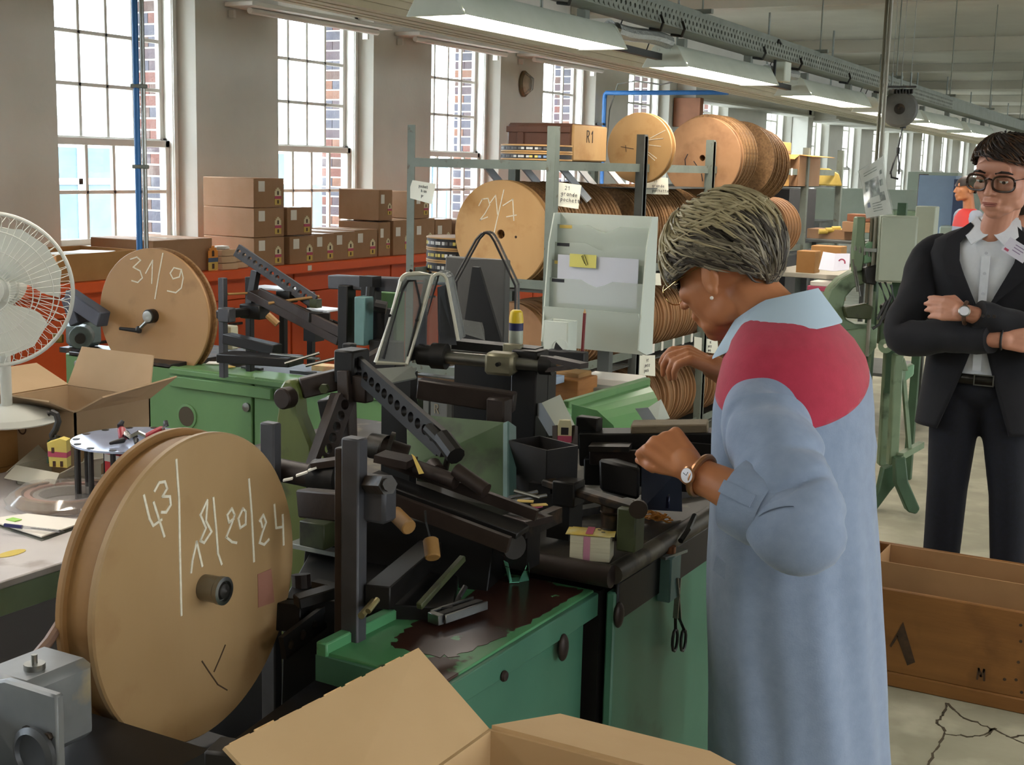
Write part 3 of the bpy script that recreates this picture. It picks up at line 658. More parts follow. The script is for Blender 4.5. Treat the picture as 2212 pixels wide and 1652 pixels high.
# ================================================================== reel rack
PLY = mat('birch_ply', '#c29a66', .55, c2='#b38a56', scale=3.5, stretch=(1, 1, .35), c3='#a87a45', s3=9, lo3=.56, hi3=.75, bump=.05, bscale=40)
PLYD = mat('aged_ply', '#a9805a', .6, c2='#946b48', scale=4, c3='#7f5a3c', s3=7, lo3=.52, hi3=.72, bump=.05, bscale=40)
PLYR = mat('dark_rim_ply', '#97724a', .6, c2='#6e5032', scale=14, stretch=(6, 1, 6))
STRIP = mat('wound_strip', '#8a6238', .6, c2='#6a4726', scale=26, stretch=(1, 14, 1), lo=.4, hi=.6)
RACKG = mat('rack_green_grey', '#767d73', .5, .2, c2='#697067', scale=8, c3='#5d5a4c', s3=22, lo3=.62, hi3=.68)
RACKD = mat('rack_dark_grey', '#5d605d', .5, .3, c2='#505350', scale=8)
CHALK = mat('chalk', '#e6dfcc', .9, c2='#d6cdb6', scale=120)
PEN = mat('pen_ink', '#26262c', .7)
HOLE = mat('dark_hole', '#2a1a12', .9)
def reel(name, label, c, axis, r, w, group=None, ft=.013, wood=None, core=.9, hole=.014, n=56, cat='reel'):
    c = Vector(c); a = Vector(axis).normalized(); t = thing(name, label, cat, c-Vector((0, 0, r)), group); wd = wood or PLY
    m = MB(); m.disc(c-a*(w/2), a, r, hole, ft, n, .002); m.build('front_flange', wd, t)
    m = MB(); m.disc(c+a*(w/2-ft), a, r, hole, ft, n, .002); m.build('back_flange', wd, t)
    m = MB(); m.disc(c-a*(w/2-ft), a, r*core, hole, w-2*ft, n); m.build('wound_strip', STRIP, t)
    return t
RX0, RX1 = -3.43, -2.70
RY = [5.17, 6.13, 7.09, 8.05, 8.92, 9.78]
rk = thing('storage_rack', 'grey-green slotted steel rack filled with wooden reels', 'rack', (-3.06, 5.17, 0))
for k, y in enumerate(RY):
    for x in (RX0, RX1):
        m = MB(); mt = RACKD if (k == 1 and x == RX1) else RACKG
        top = 1.765 if k else 1.77
        m.box2((x-.02, y-.002, 0), (x+.02, y+.002, top)); m.box2((x+(.018 if x == RX1 else -.022), y, 0), (x+(.022 if x == RX1 else -.018), y+.04, top))
        m.build('post', mt, rk)
    if k in (1, 2):
        m = MB(); m.box2((RX1-.02, y+.05, 0), (RX1+.02, y+.054, 1.755)); m.box2((RX1+.018, y+.01, 0), (RX1+.022, y+.05, 1.755)); m.build('post', RACKD if k == 1 else RACKG, rk)
        m = MB(); m.box2((RX0-.02, y+.05, 0), (RX0+.02, y+.054, 1.755)); m.build('post', RACKG, rk)
for k in range(5):
    y0, y1 = RY[k]+.042, RY[k+1]-.002
    for z, zr in ((1.50, 1.60), (1.04, 1.09), (.60, .66), (.12, .16)):
        for x in (RX0, RX1):
            m = MB(); m.box2((x-.003, y0, zr-.02), (x+.003, y1, zr+.02)); m.build('side_rail', RACKG, rk)
        zz_ = 1.618 if (z == 1.50 and k == 0) else z; m = MB(); m.box2((RX0+.01, y0, zz_-.006), (RX1-.012, y1, zz_)); m.build('shelf_board', RACKD, rk)
for z in (1.60, 1.075, .64, .16):
    m = MB(); m.box2((RX0, 5.165, z-.02), (RX1, 5.171, z+.02)); m.build('end_rail', RACKG, rk)
for z, ys in ((.66, (6.25, 6.38, 6.5, 6.66, 6.8, 6.93, 7.2, 7.35, 7.5)), (1.09, (6.3, 6.45, 6.6, 7.2, 7.32, 7.5)), (1.60, (8.15, 8.3, 8.45, 8.6))):
    for y in ys:
        m = MB(); m.box2((RX1+.004, y, z-.024), (RX1+.007, y+.028, z+.024)); m.build('rail_tag', PAPER, rk)
for x, y in ((-3.2, 5.45), (-3.05, 5.55), (-2.9, 5.65), (-3.2, 6.45), (-3.05, 6.5)):
    m = MB(); m.bar((x, y, 1.60), (x+.13, y+.06, 1.44), .05, .008, (1, 0, 0)); m.build('divider_slat', mat('white_slat', '#c9cbcc', .5), rk)
# paper notes on the posts
def note(label, corners, D, lines, size, tilt=0., curl=.012, tape=True):
    c = [at(x, y, X=D) for x, y in corners] if isinstance(D, float) else [at(x, y, D=d) for (x, y), d in zip(corners, D)]
    t = thing('paper_note', label, 'note', (c[0]+c[2])/2, 'handwritten notes on the rack')
    nr = (c[1]-c[0]).cross(c[3]-c[0]).normalized(); nr = nr if nr.dot(CAMP-c[0]) > 0 else -nr
    n = 6; vs = []
    for b in range(n+1):
        for a in range(n+1):
            A, B = a/n, b/n; p = c[0]*(1-A)*(1-B)+c[1]*A*(1-B)+c[2]*A*B+c[3]*(1-A)*B; vs.append(p+nr*(curl*(A*A)*B))
    k = len(vs); vs += [p-nr*.001 for p in vs]; fs = []
    for b in range(n):
        for a in range(n):
            q = b*(n+1)+a; fs += [(q, q+1, q+n+2, q+n+1), (k+q, k+q+n+1, k+q+n+2, k+q+1)]
    for i in range(n):
        for a, b in ((i, i+1), (n*(n+1)+i+1, n*(n+1)+i), ((i+1)*(n+1), i*(n+1)), (i*(n+1)+n, (i+1)*(n+1)+n)): fs.append((a, k+a, k+b, b))
    m = MB(); m.add(vs, fs); m.build('sheet', mat('note_paper', '#dedccb', .75), t)
    u = (c[1]-c[0]).normalized(); v = (c[0]-c[3]).normalized(); w = MB(); L = (c[1]-c[0]).length; Hh = (c[0]-c[3]).length
    for i, (tx, fx, fy) in enumerate(lines): write(w, tx, c[0]+u*L*fx-v*Hh*fy+nr*.004*(1+3*fx), u, v, size, w=size*.11)
    w.build('handwriting', PEN, t)
    return t
note('note reading 21 grande pochette taped to the first rack post', [(1182, 390), (1256, 400), (1247, 452), (1178, 440)], (5.84, 5.9, 5.9, 5.84), (('21', .5, .30), ('grande', .40, .55), ('pochette', .40, .80)), .0165)
note('note reading 31 grande pochette on the dark rack post', [(1376, 381), (1443, 384), (1442, 421), (1378, 418)], (6.8, 6.86, 6.86, 6.8), (('31', .5, .3), ('grande', .44, .6), ('pochette', .44, .88)), .0145)
note('curled note on the left rack post beside the window', [(886, 388), (941, 397), (943, 443), (886, 428)], (6.12, 6.0, 5.98, 6.12), (('pochet', .4, .32), ('h en', .5, .56), ('pub', .5, .82)), .013, curl=.03)
note('small note turned sideways on the far rack post', [(1643, 337), (1690, 344), (1684, 379), (1637, 368)], (8.5, 8.5, 8.5, 8.5), (('1 11', .3, .3), ('2 21', .3, .55), ('5 31', .3, .82)), .022)
note('note reading 41 petit pochette on the low shelf edge near white file holder', [(1372, 768), (1415, 767), (1411, 812), (1368, 808)], RX1+.012, (('41', .5, .35), ('petit', .45, .62), ('poch', .45, .9)), .017)
note('note reading 41 petit pochette below the woman\'s chin', [(1500, 727), (1550, 735), (1548, 764), (1499, 757)], RX1+.012, (('41', .58, .33), ('petit', .52, .62), ('poch', .52, .92)), .015)
note('note with small handwriting beside the woman\'s forehead', [(1398, 589), (1426, 590), (1424, 616), (1398, 615)], RX1+.012, (('A1', .15, .35), ('pulb', .2, .62), ('poch', .2, .92)), .0125)

# reels ----------------------------------------------------------------
ax = (0, 1, 0)
r21 = reel('wooden_reel', 'pale plywood reel chalked 21/1 at the head of the rack', (-2.985, 5.27, 1.286), ax, .245, .055, wood=PLY, hole=.021)
m = MB(); strokes(m, [[(-.118, .125), (-.10, .155), (-.07, .16), (-.06, .13), (-.085, .09), (-.11, .06), (-.07, .075)], [(-.058, .14), (-.03, .175), (-.018, .09)], [(.012, .20), (-.035, .0)], [(.01, .13), (.06, .16), (.068, .065)], [(.03, .08), (.08, .09)]], (-2.985, 5.2420, 1.286), (1, 0, 0), (0, 0, 1), .005); m.build('chalk_writing', CHALK, r21)
m = MB(); m.cyl((-2.905, 5.243, 1.277), (-2.905, 5.2415, 1.277), .006, n=10); m.build('nail_hole', HOLE, r21)
src = {}
ORD = 'first second third fourth fifth sixth seventh eighth ninth tenth eleventh twelfth thirteenth fourteenth fifteenth sixteenth seventeenth eighteenth nineteenth twentieth twenty-first twenty-second'.split()
def row(label, group, x, z, r, y0, y1, pitch, w, wood):
    y = y0; k = 0
    while y < y1:
        key = (r, w, wood.name, k % 2)
        if key not in src:
            o = reel('wooden_reel', label, (0, 0, r), ax, r, w, group, ft=.008, wood=wood, core=.93 if k % 2 else .97, n=40); src[key] = o
        else: o = copy_tree(src[key]); o['label'] = label; o['group'] = group
        o['label'] = label % ORD[k]
        o.location = (x+random.uniform(-.012, .012), y, z+random.uniform(0, .006)); y += pitch; k += 1
row('%s wooden reel of the tight row behind the reel chalked 21/1', 'reels on the middle shelf first bay', -2.97, 1.045, .238, 5.36, 6.08, .052, .045, PLYR)
row('%s wooden reel of the middle-shelf row behind the woman\'s forehead', 'reels on the middle shelf second bay', -2.95, 1.045, .232, 6.25, 7.02, .052, .045, PLYR)
row('%s wooden reel of the middle-shelf row above the woman\'s head', 'reels on the middle shelf third bay', -2.94, 1.045, .225, 7.16, 8.0, .06, .052, PLYR)
row('%s wooden reel of the lower-shelf row behind the white file holder', 'reels on the lower shelf', -2.93, .605, .185, 5.28, 6.06, .075, .06, PLYD)
row('%s dark wooden reel of the lower-shelf row in front of the woman\'s face', 'reels on the lower shelf second bay', -2.90, .605, .195, 6.22, 7.0, .06, .05, PLYD)
row('%s dark wooden reel from the front at floor level of the rack', 'reels on the bottom shelf', -2.93, .125, .21, 6.22, 7.95, .09, .07, PLYD)
row('%s dark wooden reel of the lower-shelf row under the woman\'s chin', 'reels on the lower shelf third bay', -2.90, .605, .19, 7.18, 7.95, .075, .06, PLYD)
rt = reel('wooden_reel', 'pale round reel with pencil cross standing on top of the rack', (-2.76, 6.28, 1.70), ax, .178, .06, wood=PLY, hole=.012)
m = MB(); strokes(m, [[(-.10, .005), (-.03, -.005)], [(-.075, .012), (-.07, -.02)]], (-2.76, 6.2495, 1.70), (1, 0, 0), (0, 0, 1), .0025); m.build('pencil_cross', PEN, rt)
m = MB(); strokes(m, [[(.02, .02), (.12, .01)], [(.02, .0), (.1, -.05)], [(.05, -.03), (.09, -.06)], [(.06, .05), (.14, .09)], [(.04, .04), (.13, .05)]], (-2.76, 6.2495, 1.70), (1, 0, 0), (0, 0, 1), .003); m.build('chalk_writing', CHALK, rt)
rb = reel('wooden_reel', 'large brown reel on top of the rack next to the pale one', (-2.79, 7.25, 1.665), ax, .232, .06, wood=PLYD, hole=.018)
m = MB(); strokes(m, [[(-.09, .02), (-.105, -.01), (-.10, -.045)], [(-.05, -.02), (-.03, -.045)], [(.0, -.09), (.01, -.13)], [(.03, -.09), (.035, -.14), (.05, -.1)]], (-2.79, 7.2195, 1.665), (1, 0, 0), (0, 0, 1), .005); m.build('scuff_mark', PEN, rb)
for k in range(4): o = copy_tree(src[(.238, .045, 'dark_rim_ply', 0)]); o.location = (-2.79, 7.31+.055*k, 1.44); tag(o, '%s wooden reel stacked behind the large brown reel on top' % ORD[k], None, 'reels on top of the rack')
for k in range(4): o = copy_tree(src[(.232, .045, 'dark_rim_ply', 0)]); o.location = (-2.75, 7.72+.09*k, 1.43-.01*k); tag(o, '%s tan wooden reel on rack top before the tan cartons' % ORD[k], None, 'reels on the far rack top')
for k in range(5): o = copy_tree(src[(.195, .05, 'aged_ply', 0)]); o.location = (-2.74, 8.15+.06*k, 1.045); tag(o, '%s wooden reel on the middle shelf beside the black cabinet' % ORD[k], None, 'reels by the black cabinet')
# black-rimmed reels lying flat
BLKRIM = mat('black_band', '#201c1c', .45)
TAGS = [mat('tag_'+n, c, .6) for n, c in (('white', '#c9c9c6'), ('blue', '#7f9cc4'), ('yellow', '#d3c069'), ('grey', '#5e5c5a'))]
def flat_reel(label, cx, cy, z, r, h, seed, group):
    t = thing('flat_reel', label, 'reel', (cx, cy, z), group); rn = random.Random(seed)
    m = MB(); m.disc((cx, cy, z), (0, 0, 1), r, .02, .007, 40, .001); m.build('bottom_flange', PLY, t)
    m = MB(); m.disc((cx, cy, z+.007), (0, 0, 1), r*.985, .02, h-.014, 40); m.build('black_band', BLKRIM, t)
    m = MB(); m.disc((cx, cy, z+h-.007), (0, 0, 1), r, .02, .007, 40, .001); m.build('top_flange', PLY, t)
    for k in range(9):
        a = -2.6+k*.24; q = Vector((cx+r*.987*math.cos(a), cy+r*.987*math.sin(a), z+h*.5)); nr = Vector((math.cos(a), math.sin(a), 0)); tv = Vector((-nr.y, nr.x, 0))
        m = MB()
        for s in (-.012, .012): m.box(q+tv*s, (.002, .014, h*.28), rz=a)
        m.build('spot_mark', TAGS[rn.choice((0, 0, 3, 3, 3, 1, 2))], t)
    return t
for k in range(3): flat_reel('%s black-banded reel lying flat in the pile left of reel 21/1' % ('bottom', 'middle', 'top')[k], -3.30, 5.42, 1.085+.057*k, .17, .055, k, 'flat reels on the middle shelf')
for k in range(2): flat_reel('%s black-banded reel lying flat on the rack top in front of the case' % ('lower', 'upper')[k], -2.895, 5.40, 1.622+.036*k, .165, .034, 9+k, 'flat reels on the rack top')
m = MB(); m.box2((-3.42, 5.2, 1.078), (-3.14, 5.62, 1.083)); solo(m, 'shelf_plate', RACKD, 'thin dark plate under the pile of flat reels', 'plate')
# wooden case
cs = thing('wooden_case', 'brown wooden case with pale end panel on the rack top', 'case', (-2.98, 5.85, 1.62))
CASEB = mat('case_brown', '#6b4634', .6, c2='#5c3b2b', scale=6)
m = MB(); m.box2((-3.19, 5.64, 1.62), (-2.845, 6.02, 1.80)); m.build('case_body', CASEB, cs, bevel=.012)
m = MB(); m.box2((-2.845, 5.645, 1.625), (-2.83, 6.015, 1.795)); e = m.build('end_panel', PLY, cs, bevel=.006)
m = MB(); write(m, 'R1', (-2.829, 5.78, 1.715), (0, 1, 0), (0, 0, 1), .055, w=.004); m.build('pencil_mark', PEN, e)
for x in (-3.13, -2.95):
    m = MB(); m.box2((x, 5.632, 1.63), (x+.035, 5.642, 1.79)); m.build('batten', CASEB, cs, bevel=.003)
m = MB(); m.box2((-3.19, 5.630, 1.755), (-2.845, 5.641, 1.785)); m.build('lid_edge', CASEB, cs, bevel=.003)
# cartons on the far end of the rack top
TAN = mat('tan_carton2', '#c0914f', .8, c2='#b58643', scale=6)
def cube(name, label, cat, a, b, mt, bevel=.004, group=None):
    m = MB(); m.box2(a, b); return solo(m, name, mt, label, cat, group, bevel)
t = thing('carton', 'tall tan carton at the far end of the rack top', 'box', (-2.85, 8.4, 1.505), 'cartons on the rack top')
m = MB(); m.box2((-3.05, 8.2, 1.505), (-2.71, 8.62, 1.79)); m.build('carton_body', TAN, t, bevel=.003); m = MB(); m.box2((-2.71, 8.2, 1.72), (-2.707, 8.62, 1.735)); m.build('tape', mat('brown_tape', '#8a6a44', .3), t)
t = open_box('carton', 'open brown carton with torn flaps on the rack top end', -2.86, 9.0, 1.505, .34, .5, .21, KRAFT, group='cartons on the rack top')
m = MB(); m.sheet([(.17, -.25, .21), (.17, .25, .21), (.27, .25, .2), (.27, -.25, .2)], .004); m.build('flap', TAN, t, local=True)
m = MB(); m.sheet([(-.17, -.25, .21), (.17, -.25, .21), (.17, -.36, .18), (-.17, -.36, .18)], .004); m.build('flap', TAN, t, local=True)
t = thing('paper_packet', 'crumpled yellow paper packet beyond the rack', 'packet', (-2.75, 9.6, 1.505)); m = MB(); m.prism([(-.12, 0), (.14, 0), (.1, .09), (0, .13), (-.1, .07)], (-2.85, 9.7, 1.505), (.6, .8, 0), (0, 0, 1), .15); m.build('wrapper', mat('yellow_paper', '#d0b35c', .7, c2='#b79a48', scale=9), t, bevel=.01)
cube('black_cabinet', 'matt black cabinet standing behind the far rack posts', 'cabinet', (-3.6, 9.9, .55), (-3.1, 10.6, 1.47), BLACK)
cube('cabinet_stand', 'dark low cupboard carrying the black cabinet', 'cupboard', (-3.62, 9.88, 0), (-3.08, 10.62, .55), RACKD)
cube('hanging_board', 'small red-brown board on the wall under boxed lintel', 'board', (-6.19, 14.99, 2.1), (-5.85, 15.1, 2.44), mat('redbrown', '#8a5a3e', .7, c2='#7c4f36', scale=7))
# ================================================================== the near card-cutting machine
GREEN = mat('machine_green', '#5f8f62', .5, c2='#548358', scale=3, c3='#3f5a3e', s3=6, lo3=.60, hi3=.78)
GREENT = mat('bench_green', '#44705a', .45, c2='#3a6450', scale=3, c3='#28402f', s3=5, lo3=.58, hi3=.75)
GREENO = mat('oily_olive_green', '#40462a', .5, c2='#333920', scale=5, c3='#201d13', s3=9, lo3=.5, hi3=.62, stretch=(2, 2, .5))
WORN = mat('worn_tray_paint', '#4f8a5d', .38, c3='#3a241c', s3=7., lo3=.57, hi3=.60)
TRAYB = mat('bare_brown_steel', '#3c251d', .28, c2='#301d17', scale=4, c3='#4f8a5d', s3=14, lo3=.66, hi3=.69)
OILY = mat('oily_bench_plate', '#3c372f', .5, .2, c2='#2e2922', scale=6, c3='#5a5344', s3=11)
DARK = mat('dark_iron', '#171412', .5, .3, c2='#110f0e', scale=10)
DARKR = mat('rusty_dark_iron', '#332822', .5, .3, c2='#251b17', scale=10, bump=.1)
GREYI = mat('grey_iron', '#47474b', .5, .3, c2='#3b3b3f', scale=12)
TEAL = mat('teal_enamel', '#5a7a78', .45, c2='#4c6a68', scale=9)
WOODH = mat('worn_wood_handle', '#9a7440', .55, c2='#7f5c30', scale=12)
CLEAR = glass('scratched_acrylic', (.78, .80, .78), .06, .2, .30, (.42, .43, .42))
CLEAR2 = glass('clear_acrylic', (.88, .86, .84), .08, .1, .10, (.5, .48, .46))
ACE = mat('acrylic_edge', '#b9b6a4', .3)
nm = thing('cutting_machine', 'dark oily card-cutting machine on a worn green bench', 'machine', (-1.35, 2.3, 0))
P = at
def part(name, m, mt, parent=None, bevel=0.): return m.build(name, mt, parent or nm, bevel=bevel)
# --- bench body
XF1, XF2 = -1.03, -.985
m = MB(); m.box2((XF1-.02, 1.63, .05), (XF1, 2.165, .765)); part('front_panel', m, GREENT, bevel=.004)
m = MB(); m.box2((XF2-.02, 2.205, .05), (XF2, 3.15, .80)); part('front_panel', m, GREENT, bevel=.004)
m = MB(); m.box2((-1.26, 1.61, .05), (XF1-.022, 1.63, .72)); part('end_panel', m, GREENT, bevel=.004)
m = MB(); m.box2((XF1-.05, 2.165, .05), (XF1-.02, 2.205, .78)); part('gap_strip', m, DARK)
m = MB(); m.box2((-2.3, 2.2, .05), (XF2-.03, 3.1, .80)); part('bench_carcass', m, DARK)
m = MB(); m.box2((-1.24, 1.66, .0), (-1.06, 3.0, .05)); part('plinth', m, DARK)
# low tray, worn through to the steel
tz = .80
m = MB(); m.box2((-1.255, 1.66, tz-.012), (XF1+.002, 2.20, tz)); part('low_tray', m, WORN, bevel=.002)
rn = random.Random(12); ctl = [(-1.185, 1.745), (-1.12, 1.735), (-1.07, 1.76), (-1.055, 1.84), (-1.045, 1.95), (-1.04, 2.08), (-1.042, 2.185), (-1.12, 2.19), (-1.195, 2.18), (-1.215, 2.08), (-1.205, 1.95), (-1.215, 1.86), (-1.20, 1.79)]; jag = []
for (xa_, ya_), (xb_, yb_) in zip(ctl, ctl[1:]+ctl[:1]):
    for k_ in range(7): t_ = k_/7; jag.append((xa_+(xb_-xa_)*t_+rn.uniform(-.006, .006), ya_+(yb_-ya_)*t_+rn.uniform(-.007, .007)))
m = MB(); m.prism(jag, (0, 0, tz-.002), (1, 0, 0), (0, 1, 0), .0028); part('bare_patch', m, TRAYB)
m = MB(); m.box2((-1.275, 1.655, tz-.02), (-1.252, 2.22, tz+.018)); part('tray_rim', m, WORN, bevel=.003)
m = MB(); m.box2((XF1-.002, 1.64, tz-.05), (XF1+.012, 2.2, tz-.004)); part('edge_strip', m, GREENT, bevel=.002)
m = MB(); m.prism([(-1.275, 1.655), (-1.02, 1.645), (-1.02, 1.66), (-1.275, 1.67)], (0, 0, tz-.05), (1, 0, 0), (0, 1, 0), .045); part('edge_strip', m, GREENT)
for y in (1.63, 1.80):
    m = MB(); m.lathe([(.001, -.002), (.008, -.002), (.010, .003), (.008, .007), (.001, .008)], (XF1+.012, y+.03, tz-.045), (1, 0, 0), 14); part('bolt_head', m, DARKR)
# main bench plate with rolled front rail
bz = .85
m = MB(); m.box2((-2.25, 2.19, bz-.02), (-1.0, 3.12, bz)); part('bench_plate', m, OILY, bevel=.003)
m = MB(); m.cyl((-.99, 2.2, bz-.012), (-.99, 3.12, bz-.012), .020, n=14); part('front_rail', m, OILY)
m = MB(); m.cyl((-1.3, 2.185, bz-.012), (-.985, 2.185, bz-.012), .022, n=14); part('end_rail', m, DARKR)
m = MB(); m.box2((XF2-.005, 2.21, bz-.11), (XF2+.004, 3.12, bz-.03)); part('apron', m, DARK, bevel=.003)
for y, z in ((2.215, .755), (2.05, .735)):
    m = MB(); m.ell((XF2+.004 if y > 2.2 else XF1+.014, y, z), (.009, .016, .026)); part('latch_knob', m, DARKR)
# rails and slides on the bench
m = MB(); m.bar((-1.38, 2.35, bz+.012), (-1.10, 3.0, bz+.012), .06, .024); part('slide_rail', m, OILY)
m = MB(); m.bar((-1.30, 2.32, bz+.008), (-1.02, 2.95, bz+.008), .03, .016); part('slide_rail', m, IRON)
# --- tall posts
pp = P(764, 1300, 2.22)
pt = P(770, 932, 2.22); m = MB(); m.box2((pp.x-.018, pp.y-.014, .12), (pp.x+.018, pp.y+.014, pt.z)); part('square_post', m, GREYI, bevel=.003)
m = MB(); m.box2((pp.x-.034, pp.y-.01, .12), (pp.x-.018, pp.y+.02, pt.z-.02)); part('square_post', m, DARKR, bevel=.002)
pq2 = P(585, 1000, 2.46); pt = P(585, 909, 2.46); m = MB(); m.box2((pq2.x-.017, pq2.y-.012, .2), (pq2.x+.017, pq2.y+.012, pt.z)); part('square_post', m, GREYI, bevel=.003)
pc = P(835, 1085, 2.2); m = MB(); m.box((P(805, 1075, 2.2)), (.075, .04, .075)); part('clamp_block', m, GREYI, bevel=.006)
m = MB(); m.cyl(P(800, 1045, 2.18), P(838, 1047, 2.12), .017, n=6); m.cyl(P(833, 1047, 2.13), P(842, 1047, 2.11), .011, n=10); part('clamp_bolt', m, IRON)
m = MB(); m.bar(P(655, 1085, 2.35), P(790, 1098, 2.22), .03, .05); part('cross_arm', m, DARKR, bevel=.003)
# --- cast side frame with pointed top (olive, oil-stained)
def frame_plate(px, D, th, sc=1.0, mt=GREENO):
    o = P(px, 1000, D); k = D/2840*sc
    prof = [(-40, -480), (40, -480), (42, -10), (38, 40), (10, 95), (5, 140), (-5, 158), (-25, 158), (-38, 140), (-42, 95), (-52, 40), (-40, 0)]
    mm = MB(); mm.prism([(a*k, b*k) for a, b in prof], o+Vector((0, th/2, 0)), (1, 0, 0), (0, 0, 1), th); return mm
GREENF = mat('olive_cast_frame', '#59632f', .45, c2='#4c5628', scale=4, c3='#2a2817', s3=8, lo3=.54, hi3=.66, stretch=(2, 2, .5))
m = frame_plate(648, 2.72, .035, 1.15); part('side_frame', m, GREENF, bevel=.006)
m = MB(); a = P(628, 857, 2.68); m.cyl(a, a+Vector((0, -.03, 0)), .022, n=20); part('frame_pivot', m, DARKR, bevel=.003)
m = frame_plate(735, 3.0, .035, .95); part('side_frame', m, GREENF, bevel=.006)
m = MB(); m.bar(P(650, 838, 2.70), P(760, 812, 2.72), .03, .042); part('tie_bar', m, DARKR, bevel=.003)
m = MB(); a = P(703, 838, 2.67); m.cyl(a, a+Vector((.004, -.012, 0)), .010, n=6); part('tie_bolt', m, GREENO)
m = MB(); m.bar(P(706, 860, 2.78), P(728, 970, 2.80), .03, .036, (0, 1, 0)); part('brace', m, DARK, bevel=.003)
m = MB(); m.bar(P(748, 800, 2.68), P(753, 1000, 2.68), .028, .03, (0, 1, 0)); part('inner_post', m, DARKR, bevel=.002)
# --- perforated lever arms
up = CU
m = MB(); m.perf(P(762, 785, 2.70), P(962, 962, 2.42), .048, .012, 14, .0105, up); m2 = m
m.bar(P(758, 790, 2.72), P(958, 976, 2.45), .03, .016, up); part('perforated_arm', m, DARK)
m = MB(); m.perf(P(745, 862, 2.66), P(683, 1030, 2.60), .045, .012, 7, .0105, CU); part('perforated_arm', m, DARKR)
m = MB(); m.bar(P(728, 850, 2.67), P(668, 1020, 2.61), .03, .008, CU); part('arm_edge', m, DARKR)
m = MB(); m.box(P(760, 790, 2.7), (.05, .06, .07)); part('arm_head', m, DARK, bevel=.004)
m = MB(); m.box(P(778, 838, 2.68), (.05, .03, .055)); part('arm_gusset', m, DARKR, bevel=.003)
m = MB(); m.cyl(P(925, 925, 2.44), P(965, 965, 2.40), .012, n=10); m.cyl(P(955, 945, 2.42), P(985, 985, 2.38), .018, n=10); part('adjuster', m, DARK)
m = MB(); m.cyl(P(968, 985, 2.4), P(958, 1030, 2.42), .006, n=8); part('adjuster_stem', m, IRON)
# --- inclined strip channel
m = MB(); A0, A1 = P(800, 1028, 2.40), P(1130, 1150, 2.30); m.bar(A0, A1, .06, .012); part('strip_channel', m, DARK, bevel=.002)
m = MB(); m.bar(A0+Vector((0, .05, .02)), A1+Vector((0, .05, .02)), .012, .02); part('channel_side', m, DARKR)
m = MB(); m.bar(A0+Vector((0, -.05, -.01)), A1+Vector((0, -.05, -.01)), .012, .028); part('channel_side', m, DARKR)
for a, b, r in (((900, 1010, 2.4), (985, 1040, 2.36), .014), ((985, 1015, 2.36), (1050, 1060, 2.33), .014), ((820, 965, 2.6), (880, 985, 2.6), .022), ((935, 1005, 2.42), (945, 1020, 2.4), .016)):
    m = MB(); m.cyl(P(*a), P(*b), r, n=14); part('feed_roller', m, DARKR)
m = MB(); m.cyl(P(805, 962, 2.62), P(838, 968, 2.60), .026, n=18); m.cyl(P(838, 968, 2.6), P(846, 970, 2.6), .034, n=18); part('motor_barrel', m, IRON)
m = MB(); m.cyl(P(590, 1012, 2.5), P(690, 1032, 2.45), .022, n=14); part('feed_shaft', m, DARKR)
m = MB(); m.cyl(P(680, 1030, 2.44), P(735, 1035, 2.42), .034, n=18); part('shaft_collar', m, DARK)
m = MB(); m.cyl(P(730, 1035, 2.42), P(765, 1038, 2.4), .015, n=12); part('shaft_end', m, STEEL)
m = MB(); m.bar(P(680, 1003, 2.42), P(770, 990, 2.40), .04, .012); m.bar(P(820, 985, 2.40), P(890, 1000, 2.38), .05, .014); part('guide_finger', m, DARKR)
for a, b in (((612, 1037, 2.38), (632, 1033, 2.38)), ((640, 1027, 2.39), (664, 1019, 2.39)), ((666, 1016, 2.4), (684, 1009, 2.4)), ((745, 998, 2.38), (762, 993, 2.38))):
    m = MB(); m.bar(P(*a), P(*b), .012, .003); part('white_strip_end', m, PAPER)
# --- cutter head: black plates, columns, shaft
m = MB(); m.bar(P(985, 742, 3.08), P(1165, 760, 3.0), .05, .02); part('top_plate', m, DARK)
m = MB(); c1 = P(1145, 860, 3.0); m.box2((c1.x-.035, c1.y-.03, bz), (c1.x+.03, c1.y+.03, P(1145, 752, 3.0).z)); part('column', m, DARK, bevel=.003)
m = MB(); c1 = P(1080, 900, 3.2); m.box2((c1.x-.12, c1.y-.02, bz), (c1.x+.14, c1.y+.02, P(1080, 790, 3.2).z)); part('back_plate', m, DARK)
m = MB(); c1 = P(870, 900, 3.05); m.box2((c1.x-.06, c1.y, bz-.1), (c1.x+.02, c1.y+.03, P(870, 800, 3.05).z)); part('back_plate', m, DARK)
m = MB(); c1 = P(925, 900, 3.1); m.box2((c1.x-.03, c1.y, bz-.1), (c1.x+.02, c1.y+.03, P(925, 830, 3.1).z)); part('back_column', m, GREENO)
m = MB(); m.bar(P(905, 838, 2.92), P(1112, 870, 2.88), .04, .045); part('cross_beam', m, DARKR, bevel=.003)
m = MB(); m.box(P(1078, 895, 2.86), (.045, .04, .075)); part('beam_foot', m, DARKR, bevel=.004)
m = MB(); m.cyl(P(962, 772, 3.0), P(1170, 790, 2.95), .0145, n=18); part('shaft', m, STEEL)
m = MB(); m.cyl(P(905, 765, 3.02), P(935, 768, 3.01), .024, n=16); m.cyl(P(935, 768, 3.01), P(965, 770, 3.), .030, n=16); part('shaft_nut', m, DARK)
m = MB(); m.bar(P(1053, 782, 2.97), P(1114, 787, 2.95), .05, .050); part('bearing_block', m, mat('zinc_block', '#8d8872', .4, .6, c2='#7a7560', scale=12), bevel=.007)
m = MB(); a = P(1078, 786, 2.93); m.cyl(a, a+Vector((.002, -.012, 0)), .005, n=8); part('grub_screw', m, DARK)
m = MB(); m.cyl(P(1168, 788, 2.95), P(1195, 790, 2.94), .022, n=16); part('shaft_cap', m, DARK)
